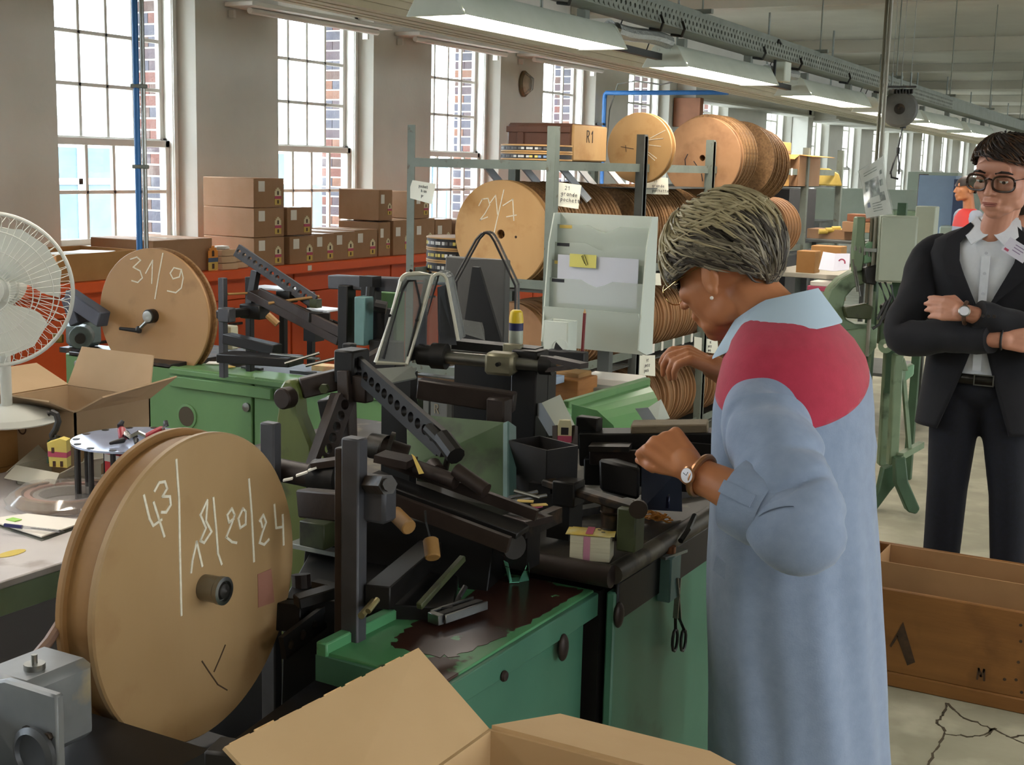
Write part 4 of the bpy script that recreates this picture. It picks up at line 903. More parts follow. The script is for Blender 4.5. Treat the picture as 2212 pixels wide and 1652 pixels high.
m = MB(); m.bar(P(1190, 775, 2.94), P(1262, 790, 2.88), .03, .012); m.bar(P(1185, 798, 2.94), P(1240, 792, 2.9), .03, .01); part('fork_end', m, DARKR)
m = MB(); m.box(P(1108, 757, 3.0), (.045, .02, .03)); part('shim_plate', m, mat('zinc_block', '#8d8872'), bevel=.002)
m = MB(); m.sheet([P(798, 815, 2.86), P(900, 793, 2.94), P(893, 815, 2.90), P(835, 826, 2.84)], .004); m.sheet([P(762, 800, 2.85), P(890, 790, 2.93), P(900, 815, 2.9), P(838, 828, 2.84)], .004); part('grey_bracket', m, mat('light_grey_plate', '#7f827c', .5, .2, c2='#737670', scale=8))
# green guard plate with teal edge
g0 = [P(878, 893, 2.9), P(1090, 912, 2.78), P(1095, 1085, 2.70), P(880, 1010, 2.82)]
m = MB(); m.sheet(g0, .008); part('green_plate', m, mat('dirty_green_plate', '#3f5a34', .5, c2='#344c2b', scale=4, c3='#22231a', s3=7, lo3=.52, hi3=.66))
m = MB(); m.bar(P(1101, 916, 2.77), P(1101, 1092, 2.66), .016, .03, (0, 1, 0)); part('teal_edge', m, TEAL, bevel=.003)
# black hopper
hx = P(1172, 1010, 2.72); rz = -.35
def rbox(mm, c, d, rz): return mm.box(c, d, rz)
hp = MB(); R3 = Matrix.Rotation(rz, 3, 'Z')
for dx, dy, sx, sy in ((-.058, 0, .004, .085), (.058, 0, .004, .085), (0, -.042, .116, .004), (0, .042, .116, .004)):
    hp.box(hx+R3 @ Vector((dx, dy, -.01)), (sx, sy, .125), rz)
part('card_hopper', hp, BLACK)
m = MB(); m.box(hx+Vector((0, 0, -.075)), (.116, .085, .004), rz); part('hopper_floor', m, BLACK)
m = MB(); m.box(P(1180, 1070, 2.68), (.05, .06, .06)); part('hopper_foot', m, DARK)
# cutting table with strips and block
m = MB(); m.box(P(1140, 1120, 2.42), (.06, .07, .012), -.3); part('cut_table', m, DARKR)
m = MB(); m.box(P(1130, 1165, 2.44), (.045, .05, .10)); part('table_leg', m, DARK)
m = MB(); m.bar(P(1125, 1145, 2.40), P(1205, 1110, 2.5), .02, .03); part('table_bar', m, IRON)
for a, b in (((1095, 1085, 2.48), (1180, 1070, 2.52)), ((1100, 1075, 2.5), (1160, 1062, 2.54)), ((1110, 1060, 2.5), (1165, 1075, 2.5))):
    m = MB(); m.cyl(P(*a), P(*b), .004, n=8); part('guide_rod', m, STEEL)
m = MB(); m.cyl(P(1098, 1175, 2.4), P(1112, 1180, 2.38), .024, n=18); m.cyl(P(1085, 1165, 2.45), P(1110, 1178, 2.39), .01, n=12); part('hand_wheel', m, IRON)
# clamp lever over the block
m = MB(); a, b = P(1180, 1040, 2.66), P(1385, 1102, 2.52); m.bar(a, b, .035, .016); part('clamp_lever', m, IRON, bevel=.003)
m = MB(); m.lathe([(.001, -.004), (.017, -.004), (.018, .01), (.001, .012)], P(1380, 1098, 2.50), (0.3, -1, 0), 18); part('lever_boss', m, DARKR)
m = MB(); m.cyl(P(1320, 1150, 2.58), P(1318, 1085, 2.58), .019, n=14); m.lathe([(.001, 0), (.034, 0), (.03, .012), (.02, .02), (.02, .045), (.024, .05), (.001, .05)], P(1320, 1158, 2.58), (0, 0, 1), 18); part('jack_screw', m, IRON)
m = MB(); m.box(P(1362, 1140, 2.53), (.04, .045, .085)); part('fixed_jaw', m, GREENO, bevel=.003)
m = MB(); m.box(P(1228, 1062, 2.62), (.05, .05, .05)); part('swivel_block', m, DARK, bevel=.003)
m = MB(); m.box(P(1220, 1110, 2.66), (.05, .06, .09)); part('swivel_post', m, DARK)
m = MB(); m.loft([[P(x, y, d) for x, y, d in q] for q in (((1296, 1060, 2.76), (1380, 1080, 2.70), (1382, 1075, 2.80), (1300, 1050, 2.84)), ((1292, 990, 2.76), (1382, 1012, 2.70), (1382, 1005, 2.8), (1330, 988, 2.86)))]); part('anvil_block', m, DARK, bevel=.006)
# long head rail with wooden rest
m = MB(); a, b = P(1255, 965, 2.98), P(1545, 965, 2.92); m.bar(a, b, .07, .075); part('head_rail', m, DARK, bevel=.003)
m = MB(); a, b = P(1265, 1012, 2.95), P(1545, 1020, 2.9); m.bar(a, b, .07, .06); part('head_rail', m, DARK, bevel=.003)
m = MB(); a, b = P(1275, 965, 2.90), P(1362, 966, 2.88); m.bar(a, b, .05, .012); part('rail_cap', m, IRON)
m = MB(); a, b = P(1275, 985, 2.90), P(1400, 990, 2.86); m.bar(a, b, .02, .035); part('rail_face', m, DARKR, bevel=.002)
m = MB(); m.box(P(1272, 935, 2.98), (.055, .03, .075)); part('rail_block', m, DARK, bevel=.003)
m = MB(); a, b = P(1365, 922, 2.95), P(1530, 920, 2.92); m.bar(a, b, .07, .02); part('wood_rest', m, mat('grey_wood', '#7d705a', .7, c2='#6a5e4a', scale=20, stretch=(1, 1, 6)), bevel=.003)
m = MB(); m.bar(P(1290, 938, 2.98), P(1370, 938, 2.96), .06, .012); part('rail_top', m, GREENO)
m = MB(); m.box(P(1500, 1010, 2.86), (.1, .01, .11), .2); part('guard_sheet', m, DARK)
# undercarriage jumble below the reel
for a, b, w, h, mt_ in (((620, 1335, 2.3), (760, 1250, 2.6), .05, .05, DARK), ((815, 1290, 2.2), (930, 1190, 2.5), .045, .04, DARK), ((1000, 1205, 2.34), (905, 1310, 2.2), .012, .012, GREENO), ((640, 1300, 2.25), (760, 1265, 2.3), .03, .02, DARK),
                        ((560, 1640, 1.9), (760, 1480, 2.3), .12, .02, DARK), ((700, 1200, 2.7), (1080, 1290, 2.6), .2, .3, DARK), ((640, 1400, 2.5), (980, 1420, 2.5), .3, .3, DARK)):
    m = MB(); m.bar(P(*a), P(*b), w, h); part('lower_member', m, mt_, bevel=.002)
m = MB(); m.perf(P(610, 1400, 2.22), P(780, 1270, 2.45), .04, .01, 7, .009, CU); part('lower_perforated_arm', m, DARK)
for a, b, r in (((780, 1330, 2.15), (830, 1272, 2.25), .006), ((795, 1320, 2.13), (815, 1295, 2.16), .005)):
    m = MB(); m.cyl(P(*a), P(*b), r, n=10); part('bright_rod', m, mat('brass_rod', '#b9ac7c', .3, .8))
m = MB(); m.cyl(P(650, 1240, 2.4), P(655, 1330, 2.4), .018, n=10); part('lower_peg', m, DARKR)
m = MB(); m.box(P(705, 1265, 2.3), (.05, .02, .012)); part('lower_plate', m, IRON)
m = MB(); m.box(P(690, 1150, 2.55), (.06, .05, .05)); part('terminal_block', m, GREENO, bevel=.002)
m = MB(); m.box(P(693, 1180, 2.6), (.12, .06, .01)); part('light_ledge', m, mat('light_grey_plate', '#7f827c'), bevel=.001)
# reel carriage bed under the near reel
m = MB(); m.box2((-1.85, 1.15, .60), (-1.18, 1.62, .625)); part('carriage_bed', m, DARK)
m = MB(); m.box2((-1.85, 1.13, .0), (-1.2, 1.2, .60)); part('carriage_panel', m, DARK)
m = MB(); m.bar((-1.80, 1.12, .63), (-1.18, 1.24, .63), .05, .02); part('carriage_rail', m, DARKR)
m = MB(); m.cyl((-1.58, 1.525, .919), (-1.42, 1.536, .919), .012, n=12); part('reel_spindle', m, STEEL)
m = MB(); m.box2((-1.585, 1.50, .62), (-1.545, 1.55, .96)); part('spindle_post', m, GREYI, bevel=.003)

# --- acrylic guards (parts of the machine)
def band(pts, D, depth, name, mt, th=.004, edge=.0028):
    """bent clear strip following pts (picture points at depth D), depth metres away from the viewer"""
    q = [P(x, y, D) for x, y in pts]; back = Vector((-.35, .94, 0))*depth
    m = MB(); n = len(q)
    for a, b in zip(q, q[1:]): m.sheet([a, b, b+back, a+back], th)
    o = part(name, m, mt)
    m = MB(); m.tube(q, edge, 6); m.build('guard_edge', BLACK, o)
    m = MB(); m.tube([p+back for p in q], edge, 6); m.build('guard_edge', BLACK, o)
    return o
def arc(cx, cy, r, a0, a1, n=6): return [(cx+r*math.cos(rad(a0+(a1-a0)*k/n)), cy-r*math.sin(rad(a0+(a1-a0)*k/n))) for k in range(n+1)]
gl = [(812, 783), (866, 608)] + arc(885, 612, 20, 170, 95, 5) + [(906, 591), (935, 594), (879, 786)]
q = [P(x, y, 3.0) for x, y in gl]; m = MB(); m.sheet(q, .004); gp = part('guard_panel', m, CLEAR)
m = MB(); m.tube(q+[q[0]], .0055, 6); m.build('guard_frame', ACE, gp)
ins = [(828, 775), (870, 625), (882, 606), (897, 606), (905, 640), (908, 660), (880, 770)]
m = MB(); m.tube([P(x, y, 2.995) for x, y in ins], .003, 6); m.build('guard_edge', DARK, gp)
band([(880, 786), (930, 612)]+arc(948, 608, 17, 160, 20, 6)+[(968, 620), (990, 735)], 3.0, .07, 'guard_hood', CLEAR)
m = MB(); m.tube([P(x, y, 2.99) for x, y in [(880, 786), (930, 612)]+arc(948, 608, 17, 160, 20, 6)+[(968, 620), (990, 735)]], .0038, 6); part('guard_trim', m, ACE)
m = MB(); m.sheet([P(886, 780, 3.03), P(918, 600, 3.03), P(925, 605, 3.06), P(921, 770, 3.06)], .003); m.sheet([P(946, 620, 3.04), P(963, 615, 3.05), P(987, 745, 3.05), P(948, 745, 3.05)], .003); part('guard_side', m, GREYI)
m = MB(); m.sheet([P(905, 745, 3.1), P(935, 640, 3.1), P(948, 640, 3.1), P(945, 745, 3.1)], .002); part('rear_pane', m, CLEAR2)
for x, y in ((843, 678), (901, 688), (889, 581), (930, 585)):
    m = MB(); a = P(x, y+3, 2.99); m.cyl(a, a+Vector((.002, -.006, 0)), .0035, n=8); part('guard_screw', m, DARK)
band([(977, 720), (977, 612), (1028, 518)]+arc(1048, 518, 15, 150, 30, 5)+[(1068, 522), (1113, 617), (1113, 720)], 3.35, .055, 'guard_arch', CLEAR2)
m = MB(); m.box(P(1030, 660, 3.6), (.19, .03, .26)); part('rear_box', m, mat('dim_grey_box', '#4c4a46', .6, c2='#403e3a', scale=6), bevel=.003)
m = MB(); m.prism([(0, 0), (.13, 0), (.05, .21), (.03, .21)], P(1000, 745, 3.5), (1, 0, 0), (0, 0, 1), .01); part('rear_gusset', m, DARK)
m = MB(); m.sheet([P(1000, 690, 3.45), P(1045, 697, 3.45), P(1048, 735, 3.45), P(1000, 720, 3.45)], .003); part('rear_pane', m, CLEAR)

# --- the near reel
rc = P(441, 1268, 2.11); ra = rad(4); rax = Vector((math.cos(ra), math.sin(ra), 0))      # axis points to the viewer's right
BIGPLY = mat('near_reel_ply', '#a88a62', .5, c2='#9c7d54', scale=2.6, stretch=(1, 1, .45), c3='#8a6540', s3=6, lo3=.57, hi3=.78, bump=.04, bscale=50)
BIGEDGE = mat('near_reel_edge', '#9c7547', .55, c2='#85623a', scale=8)
br = thing('wooden_reel', 'large near wooden reel chalked 43 and 18/20/24 on the machine spindle', 'reel', (rc.x, rc.y, rc.z-.25))
R1 = .25
m = MB(); m.disc(rc-rax*.014, rax, R1, .016, .014, 96, .003); part('front_flange', m, BIGPLY, br)
m = MB(); m.disc(rc-rax*.075, rax, R1, .016, .014, 96, .003); part('back_flange', m, BIGEDGE, br)
m = MB(); m.disc(rc-rax*.061, rax, R1*.955, .016, .047, 80); part('wound_strip', m, BIGEDGE, br)
m = MB(); m.lathe([(.021, 0), (.0215, .03), (.023, .032), (.023, .04), (.017, .041), (.016, .035), (.001, .033)], rc, rax, 28); hb = part('hub', m, STEEL, br)
m = MB(); m.lathe([(.016, .0), (.012, .008), (.006, .009), (.001, .012)], rc+rax*.033, rax, 18); m.build('hub_centre', IRON, hb)
ux = Vector((-rax.y, rax.x, 0)); uz = Vector((0, 0, 1))          # right / up on the face as seen
def facept(px, py):                                               # picture point -> (u, v) on the reel face
    d = _f + CR*((px-1106)/CF) - CU*((py-826)/CF); t = (rc-CAMP).dot(rax)/d.dot(rax); q = CAMP+d*t-rc
    return (q.dot(ux), q.dot(uz))
def face_strokes(lines, w): 
    return strokes(MB(), [[facept(x, y) for x, y in ln] for ln in lines], rc, ux, uz, w)
chalk = [[(380, 993), (386, 1080), (388, 1200), (391, 1328)], [(310, 1070), (322, 1120), (330, 1135), (348, 1122)], [(331, 1085), (342, 1120), (354, 1158)],
         [(333, 1060), (343, 1042), (355, 1040), (360, 1055), (350, 1072), (366, 1072), (368, 1090), (358, 1106), (348, 1106)],
         [(424, 1170), (415, 1210), (412, 1236)], [(424, 1170), (436, 1222)], [(447, 1080), (432, 1112), (444, 1140), (432, 1168), (440, 1172), (456, 1148), (444, 1125), (447, 1085)],
         [(460, 1075), (466, 1140), (470, 1195), (478, 1218)], [(490, 1112), (500, 1098), (506, 1112), (498, 1135), (488, 1160), (500, 1170), (510, 1172)], [(490, 1112), (494, 1128), (504, 1120)],
         [(524, 1098), (514, 1120), (518, 1140), (530, 1132), (530, 1105), (524, 1098)], [(537, 1035), (543, 1110), (548, 1212)],
         [(560, 1125), (568, 1112), (574, 1128), (566, 1150), (560, 1172), (570, 1176), (580, 1165)], [(562, 1122), (566, 1138)], [(592, 1090), (596, 1140), (608, 1138)], [(610, 1112), (612, 1176)]]
part('chalk_writing', face_strokes(chalk, .0043), CHALK, br)
part('scratch', face_strokes([[(436, 1428), (452, 1452), (470, 1478), (490, 1490)], [(486, 1393), (475, 1420), (462, 1450)]], .002), mat('pencil_dark', '#4a3828', .8), br)
m = MB(); q = [facept(x, y) for x, y in ((556, 1240), (585, 1228), (592, 1300), (557, 1312))]; m.prism(q, rc+rax*.0003, ux, uz, .0008); part('glue_patch', m, mat('faded_sticker', '#9a6a58', .8), br)
# ================================================================== the second machine behind, with reel 31/9
bm = thing('cutting_machine', 'second card-cutting machine with bright green cabinet behind the near reel', 'machine', (-3.3, 3.9, 0))
def bpart(name, m, mt, parent=None, bevel=0.): return m.build(name, mt, parent or bm, bevel=bevel)
GREENB = mat('cabinet_green', '#648a58', .5, c2='#5b8050', scale=2.5, c3='#456a44', s3=7, lo3=.66, hi3=.8)
YB = 3.53
m = MB(); m.box2((-3.92, YB, .06), (-3.0, YB+.02, .845)); bpart('front_panel', m, GREENB, bevel=.004)
m = MB(); m.box2((-2.99, YB, .06), (-2.35, YB+.02, .845)); bpart('front_panel', m, GREENB, bevel=.004)
m = MB(); m.box2((-3.92, YB+.02, .06), (-3.9, YB+.5, .845)); bpart('end_panel', m, GREENB, bevel=.004)
m = MB(); m.box2((-3.88, YB+.03, .0), (-2.4, YB+.48, .80)); bpart('carcass', m, DARK)
m = MB(); m.box2((-3.90, YB+.0, .835), (-3.38, YB+.48, .853)); bpart('bed_plate', m, IRON, bevel=.002)
m = MB(); m.box2((-3.38, YB-.01, .82), (-2.35, YB+.16, .84)); bpart('bed_plate', m, GREENB, bevel=.003); m = MB(); m.box2((-3.38, YB+.16, .80), (-2.35, YB+.5, .815)); bpart('rear_bed', m, DARK, bevel=.003)
m = MB(); m.box2((-3.37, YB-.018, .775), (-2.9, YB-.002, .815)); bpart('edge_strip', m, GREENB, bevel=.003)
for x, z, r in ((-3.85, .81, .014), (-3.02, .735, .016), (-2.8, .72, .012)):
    m = MB(); m.lathe([(.001, 0), (r, 0), (r, .008), (.001, .01)], (x, YB-.001, z), (0, -1, 0), 14); bpart('bolt_head', m, STEEL)
a = at(404, 899, Y=YB-.001); m = MB(); m.lathe([(.001, 0), (.036, 0), (.036, .004), (.001, .004)], a, (0, -1, 0), 24)
bpart('access_hole', m, mat('hole_brown', '#4a4030', .8)); m = MB(); m.lathe([(.037, 0), (.046, 0), (.046, .003), (.037, .004)], a, (0, -1, 0), 24, closed=True); bpart('hole_ring', m, GREENB)
# motor
MOT = mat('motor_grey', '#6f7b78', .45, .2, c2='#5f6b68', scale=8)
mc = at(180, 722, Y=YB+.12); m = MB(); m.box(mc+Vector((-.02, .02, 0)), (.10, .12, .10)); mo = bpart('motor', m, MOT, bevel=.018)
m = MB(); m.cyl(mc+Vector((.02, -.02, -.0)), mc+Vector((.07, -.08, 0)), .045, n=20); m.build('motor_flange', MOT, mo, bevel=.003)
m = MB(); m.cyl(mc+Vector((.07, -.08, 0)), mc+Vector((.09, -.10, 0)), .02, n=14); m.build('motor_shaft', IRON, mo)
m = MB(); m.tube([mc+Vector((-.06, .0, .03)), mc+Vector((-.055, .0, .08)), mc+Vector((-.02, 0, .105)), mc+Vector((.02, 0, .085)), mc+Vector((.03, 0, .05))], .008, n=8); m.build('lifting_loop', BLACK, mo)
m = MB(); m.box(mc+Vector((.0, .02, -.062)), (.16, .14, .02)); m.build('motor_base', IRON, mo)
m = MB(); m.cyl(mc+Vector((-.08, -.03, -.02)), mc+Vector((-.11, -.05, -.02)), .018, n=12); m.build('terminal', mat('brass', '#9a8548', .4, .6), mo)
# belt guard / bent bracket behind the reel
m = MB(); m.bar(at(150, 640, D=5.0), at(225, 690, D=4.9), .05, .06); m.bar(at(150, 640, D=5.0), at(170, 700, D=5.0), .05, .05); bpart('bent_bracket', m, mat('slate_iron', '#4f525c', .5, .2, c2='#44464f', scale=9), bevel=.004)
# reel 31/9
r3 = at(331, 682, Y=YB+.07); ax3 = Vector((-.1, .995, 0)).normalized()
rr = thing('wooden_reel', 'tan wooden reel chalked 31/9 on the second machine', 'reel', r3-Vector((0, 0, .25)))
m = MB(); m.disc(r3, ax3, .25, .012, .012, 80, .002); bpart('front_flange', m, mat('tan_reel_ply', '#b08a60', .55, c2='#a57e54', scale=3, stretch=(1, 1, .4), c3='#94704a', s3=7, lo3=.58, hi3=.75), rr)
m = MB(); m.disc(r3+ax3*.045, ax3, .25, .012, .012, 80, .002); bpart('back_flange', m, PLYR, rr)
m = MB(); m.disc(r3+ax3*.012, ax3, .236, .012, .033, 64); bpart('wound_strip', m, STRIP, rr)
u3 = Vector((ax3.y, -ax3.x, 0)); 
def f3(px, py):
    d = _f + CR*((px-1106)/CF) - CU*((py-826)/CF); t = (r3-CAMP).dot(ax3)/d.dot(ax3); q = CAMP+d*t-r3; return (q.dot(u3), q.z)
L3 = [[(282, 560), (296, 555), (304, 562), (288, 577), (303, 585), (308, 600), (298, 610), (285, 606)], [(315, 590), (330, 562), (328, 612)], [(352, 547), (344, 590), (335, 645)],
      [(392, 582), (376, 578), (368, 590), (374, 602), (388, 598), (392, 582), (396, 600), (392, 622), (380, 632), (362, 628)]]
m = strokes(MB(), [[f3(x, y) for x, y in l] for l in L3], r3-ax3*.0, u3, (0, 0, 1), .005); bpart('chalk_writing', m, CHALK, rr)
m = MB(); h0 = r3; m.lathe([(.026, 0), (.026, .03), (.021, .032), (.001, .03)], h0, -ax3, 22); hb3 = bpart('hub', m, IRON, rr)
m = MB(); m.lathe([(.021, 0), (.021, .006), (.010, .007), (.001, .006)], h0-ax3*.030, -ax3, 20); m.build('hub_ring', mat('alu', '#b5b5b0', .3, .8), hb3)
m = MB(); p0 = h0-ax3*.034+Vector((-.005, 0, -.02)); m.cyl(p0, p0+Vector((-.03, -.01, -.03)), .007, n=8); m.build('crank', STEEL, hb3)
m = MB(); p1 = p0+Vector((-.03, -.01, -.03)); m.cyl(p1+Vector((.01, 0, -.004)), p1+Vector((-.075, -.02, .0)), .009, .006, n=10); m.ell(p1, (.012, .012, .014)); m.build('crank_handle', BLACK, hb3)
# upright bars, arm and strip channel
for x, y0, y1, d in ((481, 600, 790, 4.55), (539, 598, 780, 4.7), (612, 620, 760, 4.9), (672, 630, 770, 4.9)):
    a, b = at(x, y0, D=d), at(x, y1, D=d); m = MB(); m.box2((a.x-.012, a.y-.012, .84), (a.x+.012, a.y+.012, a.z)); bpart('square_post', m, DARK if x > 500 else GREYI, bevel=.002)
m = MB(); m.perf(at(512, 540, D=4.6), at(680, 652, D=4.5), .045, .014, 14, .0085, CU); m.bar(at(512, 548, D=4.63), at(675, 660, D=4.53), .03, .012); bpart('perforated_arm', m, GREYI)
m = MB(); m.bar(at(553, 585, D=4.6), at(540, 660, D=4.62), .02, .03, CU); bpart('arm_stay', m, DARK)
m = MB(); m.box(at(682, 655, D=4.5), (.03, .03, .03)); bpart('arm_end', m, GREENO)
m = MB(); m.bar(at(470, 680, D=4.5), at(565, 670, D=4.6), .03, .03); m.box(at(550, 672, D=4.58), (.09, .06, .05)); bpart('clamp_block', m, DARK, bevel=.004)
m = MB(); m.box(at(490, 680, D=4.5), (.05, .04, .05)); bpart('clamp_block', m, GREYI, bevel=.004)
m = MB(); m.bar(at(550, 635, D=4.6), at(745, 735, D=4.35), .07, .03); m.bar(at(560, 632, D=4.55), at(745, 722, D=4.3), .012, .035); bpart('strip_channel', m, DARKR, bevel=.002)
m = MB(); m.box(at(620, 640, D=4.55), (.06, .05, .04)); bpart('channel_clamp', m, DARK, bevel=.003); m = MB(); m.box(at(690, 685, D=4.4), (.07, .03, .035), .5); bpart('channel_clamp', m, DARK, bevel=.003)
for a, b, r, mt_ in (((600, 655, 4.5), (720, 695, 4.4), .006, DARKR), ((580, 655, 4.5), (690, 640, 4.5), .005, WOODH), ((578, 680, 4.4), (600, 700, 4.4), .012, WOODH), ((492, 635, 4.55), (560, 632, 4.6), .004, WOODH), ((640, 660, 4.5), (735, 700, 4.4), .005, DARK)):
    m = MB(); m.cyl(at(a[0], a[1], D=a[2]), at(b[0], b[1], D=b[2]), r, n=8); bpart('feed_rod', m, mt_)
for x, y, w in ((590, 622, .16), (700, 668, .10)):
    m = MB(); m.box(at(x, y, D=4.8), (w, .1, .008)); bpart('white_tray', m, mat('pale_tray', '#b9bcc4', .4), bevel=.002)
m = MB(); m.bar(at(490, 730, D=4.5), at(600, 755, D=4.4), .05, .035); bpart('lower_beam', m, DARK, bevel=.003)
m = MB(); m.bar(at(485, 770, D=4.4), at(640, 780, D=4.3), .1, .03); bpart('lower_beam', m, DARK, bevel=.003)
m = MB(); m.box(at(495, 728, D=5.0), (.06, .04, .09)); bpart('switch_box', m, mat('cream_box', '#a9a68e', .5), bevel=.004)
m = MB(); m.box(at(678, 720, D=4.5), (.05, .05, .05)); bpart('drive_block', m, DARK)
for a, b in (((585, 765, 4.3), (690, 775, 4.2)), ((615, 785, 4.2), (690, 762, 4.2)), ((660, 790, 4.2), (740, 770, 4.2))):
    m = MB(); m.cyl(at(a[0], a[1], D=a[2]), at(b[0], b[1], D=b[2]), .005, n=8); bpart('bright_rod', m, STEEL)
# head: cast frames, cross beam, small green cupboard
m = MB(); m.bar(at(718, 608, D=4.35), at(870, 615, D=4.2), .05, .045); bpart('cross_beam', m, GREYI, bevel=.003)
for x0, x1, y0, y1, d, mt_ in ((736, 762, 615, 790, 4.3, DARK), (772, 800, 640, 745, 4.15, TEAL), (785, 818, 600, 730, 4.25, DARK), (798, 845, 665, 745, 4.2, DARK), (820, 870, 630, 740, 4.35, GREENB), (735, 775, 760, 830, 4.0, DARK), (800, 870, 735, 800, 4.15, DARK)):
    a = at((x0+x1)/2, (y0+y1)/2, D=d); k = d/2840; m = MB(); m.box(a, ((x1-x0)*k, .05, (y1-y0)*k)); bpart('head_block', m, mt_, bevel=.003)
m = MB(); m.box(at(800, 608, D=4.18), (.05, .05, .035)); m.cyl(at(800, 620, D=4.16), at(795, 680, D=4.16), .014, n=10); bpart('head_piston', m, DARK)
m = MB(); m.cyl(at(810, 660, D=4.12), at(835, 665, D=4.12), .02, n=10); bpart('head_knob', m, DARK)
m = MB(); m.bar(at(745, 800, D=3.9), at(830, 755, D=4.0), .03, .02); bpart('link_rod', m, DARKR)
m = MB(); m.box(at(755, 760, D=3.7), (.03, .03, .05)); m.box(at(757, 790, D=3.6), (.045, .05, .04)); bpart('link_head', m, DARK, bevel=.003)
# odds and ends lying on its bed
def litter(name, label, cat, px, py, d, rz, mt, z=None, bevel=.001):
    q = at(px, py, Z=.842); m = MB(); m.box((q.x, q.y, .842+d[2]/2), d, rz); return solo(m, name, mt, label, cat, bevel=bevel)
litter('card_piece', 'blank white card lying on the green bed beside reel 31/9', 'card', 468, 785, (.07, .05, .004), .5, PAPER)
litter('card_piece', 'yellow card stub with red print on the green bed', 'card', 492, 792, (.06, .03, .004), -.3, LOGO_B)
litter('black_strip', 'black metal ruler lying on the green bed', 'ruler', 545, 797, (.09, .02, .008), .0, BLACK)
litter('card_stack', 'flat pack of yellow-printed cards on the green bed edge', 'cards', 710, 800, (.11, .06, .02), .2, mat('printed_cards', '#d8c58a', .6, c2='#c98b6a', scale=30))
litter('black_block', 'small black block at the foot of reel 31/9', 'block', 404, 783, (.035, .03, .03), .2, BLACK)
litter('grey_bar', 'grey steel bar on the green bed near the yellow cards', 'bar', 655, 808, (.10, .025, .012), .1, GREYI)

# ================================================================== behind the cutter head
# white wall-file holder on its post
wf = at(1183, 460, Y=3.62); wb = at(1385, 770, Y=3.62); x0, x1, zt, zb = wf.x, wb.x, wf.z, wb.z
WP = mat('white_plastic', '#cdd3c8', .45, c2='#c5ccc0', scale=3)
fh = thing('file_holder', 'white plastic document holder with clear stepped pockets', 'file holder', ((x0+x1)/2, 3.7, zb))
m = MB(); m.box2((x0, 3.70, zb), (x1, 3.705, zt)); fbk = m.build('back_panel', WP, fh)
for x in (x0, x1-.004):
    m = MB(); m.prism([(3.70, zt), (3.66, zt), (3.63, zt-.09), (3.60, zb+.02), (3.66, zb), (3.70, zb)], (x, 0, 0), (0, 1, 0), (0, 0, 1), .004); m.build('side_panel', WP, fh)
CLR = glass('pocket_plastic', (.93, .95, .93), .05, .2, .35, (.72, .76, .70))
for k in range(4):
    yt, zt2 = 3.685-.014*k, zt-.035-.055*k; h = .16
    m = MB(); hw = x1-x0; s = [x0+.004, x0+hw*.34, x0+hw*.42, x0+hw*.5, x0+hw*.58, x0+hw*.66, x1-.006]; dz = [0, 0, -.012, -.02, -.012, 0, 0]
    poly = [(a, zt2+b) for a, b in zip(s, dz)] + [(x1-.006, zt2-h), (x0+.004, zt2-h)]
    m.prism([(a, b) for a, b in poly], (0, yt-.002, 0), (1, 0, 0), (0, 0, 1), .0015); p = m.build('pocket', CLR, fh, smooth=0)
    m = MB(); m.box2((x0+.012, yt-.0045, zt2-.012), (x0+.055, yt-.004, zt2-.002)); m.build('index_label', LOGO_B if k % 2 == 0 else PEN, p)
m = MB(); m.prism([(3.66, zb+.0), (3.655, zb+.0), (3.60, zb+.13), (3.605, zb+.13)], (x0+.004, 0, 0), (0, 1, 0), (0, 0, 1), x1-x0-.01); m.build('lower_pocket', WP, fh)
m = MB(); m.box2(((x0+x1)/2-.02, 3.706, .1), ((x0+x1)/2+.02, 3.735, zt-.05)); m.build('post', RACKD, fh)
m = MB(); m.box2((x0+.03, 3.640, zb+.14), (x1-.03, 3.642, zb+.29)); solo(m, 'paper_sheet', mat('lilac_paper', '#c4c6cf', .7), 'printed sheet standing in the clear pocket', 'paper')
m = MB(); m.box2((x0+.075, 3.632, zb+.255), (x0+.165, 3.634, zb+.295)); s = solo(m, 'sticky_note', mat('yellow_note', '#cfc66a', .7), 'yellow note with paper clip on the file holder', 'note')
t = thing('paper_clip', 'wire paper clip on the yellow note', 'clip', (x0+.12, 3.630, zb+.262)); m = MB(); cx, cz = x0+.12, zb+.262
m.tube([(cx, 3.630, cz+.03), (cx+.012, 3.630, cz), (cx+.018, 3.630, cz+.003), (cx+.006, 3.630, cz+.033), (cx-.004, 3.630, cz+.028), (cx+.008, 3.630, cz+.005)], .0008, 6); m.build('wire', IRON, t)
# small white bin, dial and pencil in front of it
wbn = at(1203, 735, Y=3.5); t = open_box('letter_bin', 'small white open bin fixed beside the file holder', wbn.x, 3.52, at(1203, 775, Y=3.5).z, .085, .06, .115, WP, .003)
pcl = at(1261, 720, Y=3.45); m = MB(); b = at(1257, 775, Y=3.45); tp = at(1263, 676, Y=3.45)
t = thing('pencil', 'dark red pencil standing upright in front of the file holder', 'pencil', b); m.cyl(b, tp, .0052, n=6); m.build('shaft', mat('dark_red_paint', '#6e1f1c', .4), t); m = MB(); m.cyl(tp, tp+Vector((0, 0, .012)), .0052, .001, n=6); m.build('sharpened_tip', PLY, t)
t = thing('dial_gauge', 'round white dial with black pointer at foot of bin', 'gauge', at(1210, 760, Y=3.42)); c = at(1210, 752, Y=3.42)
m = MB(); m.lathe([(.024, 0), (.030, 0), (.030, .008), (.024, .008)], c, (0, -1, 0), 28, closed=True); m.build('ring', WP, t)
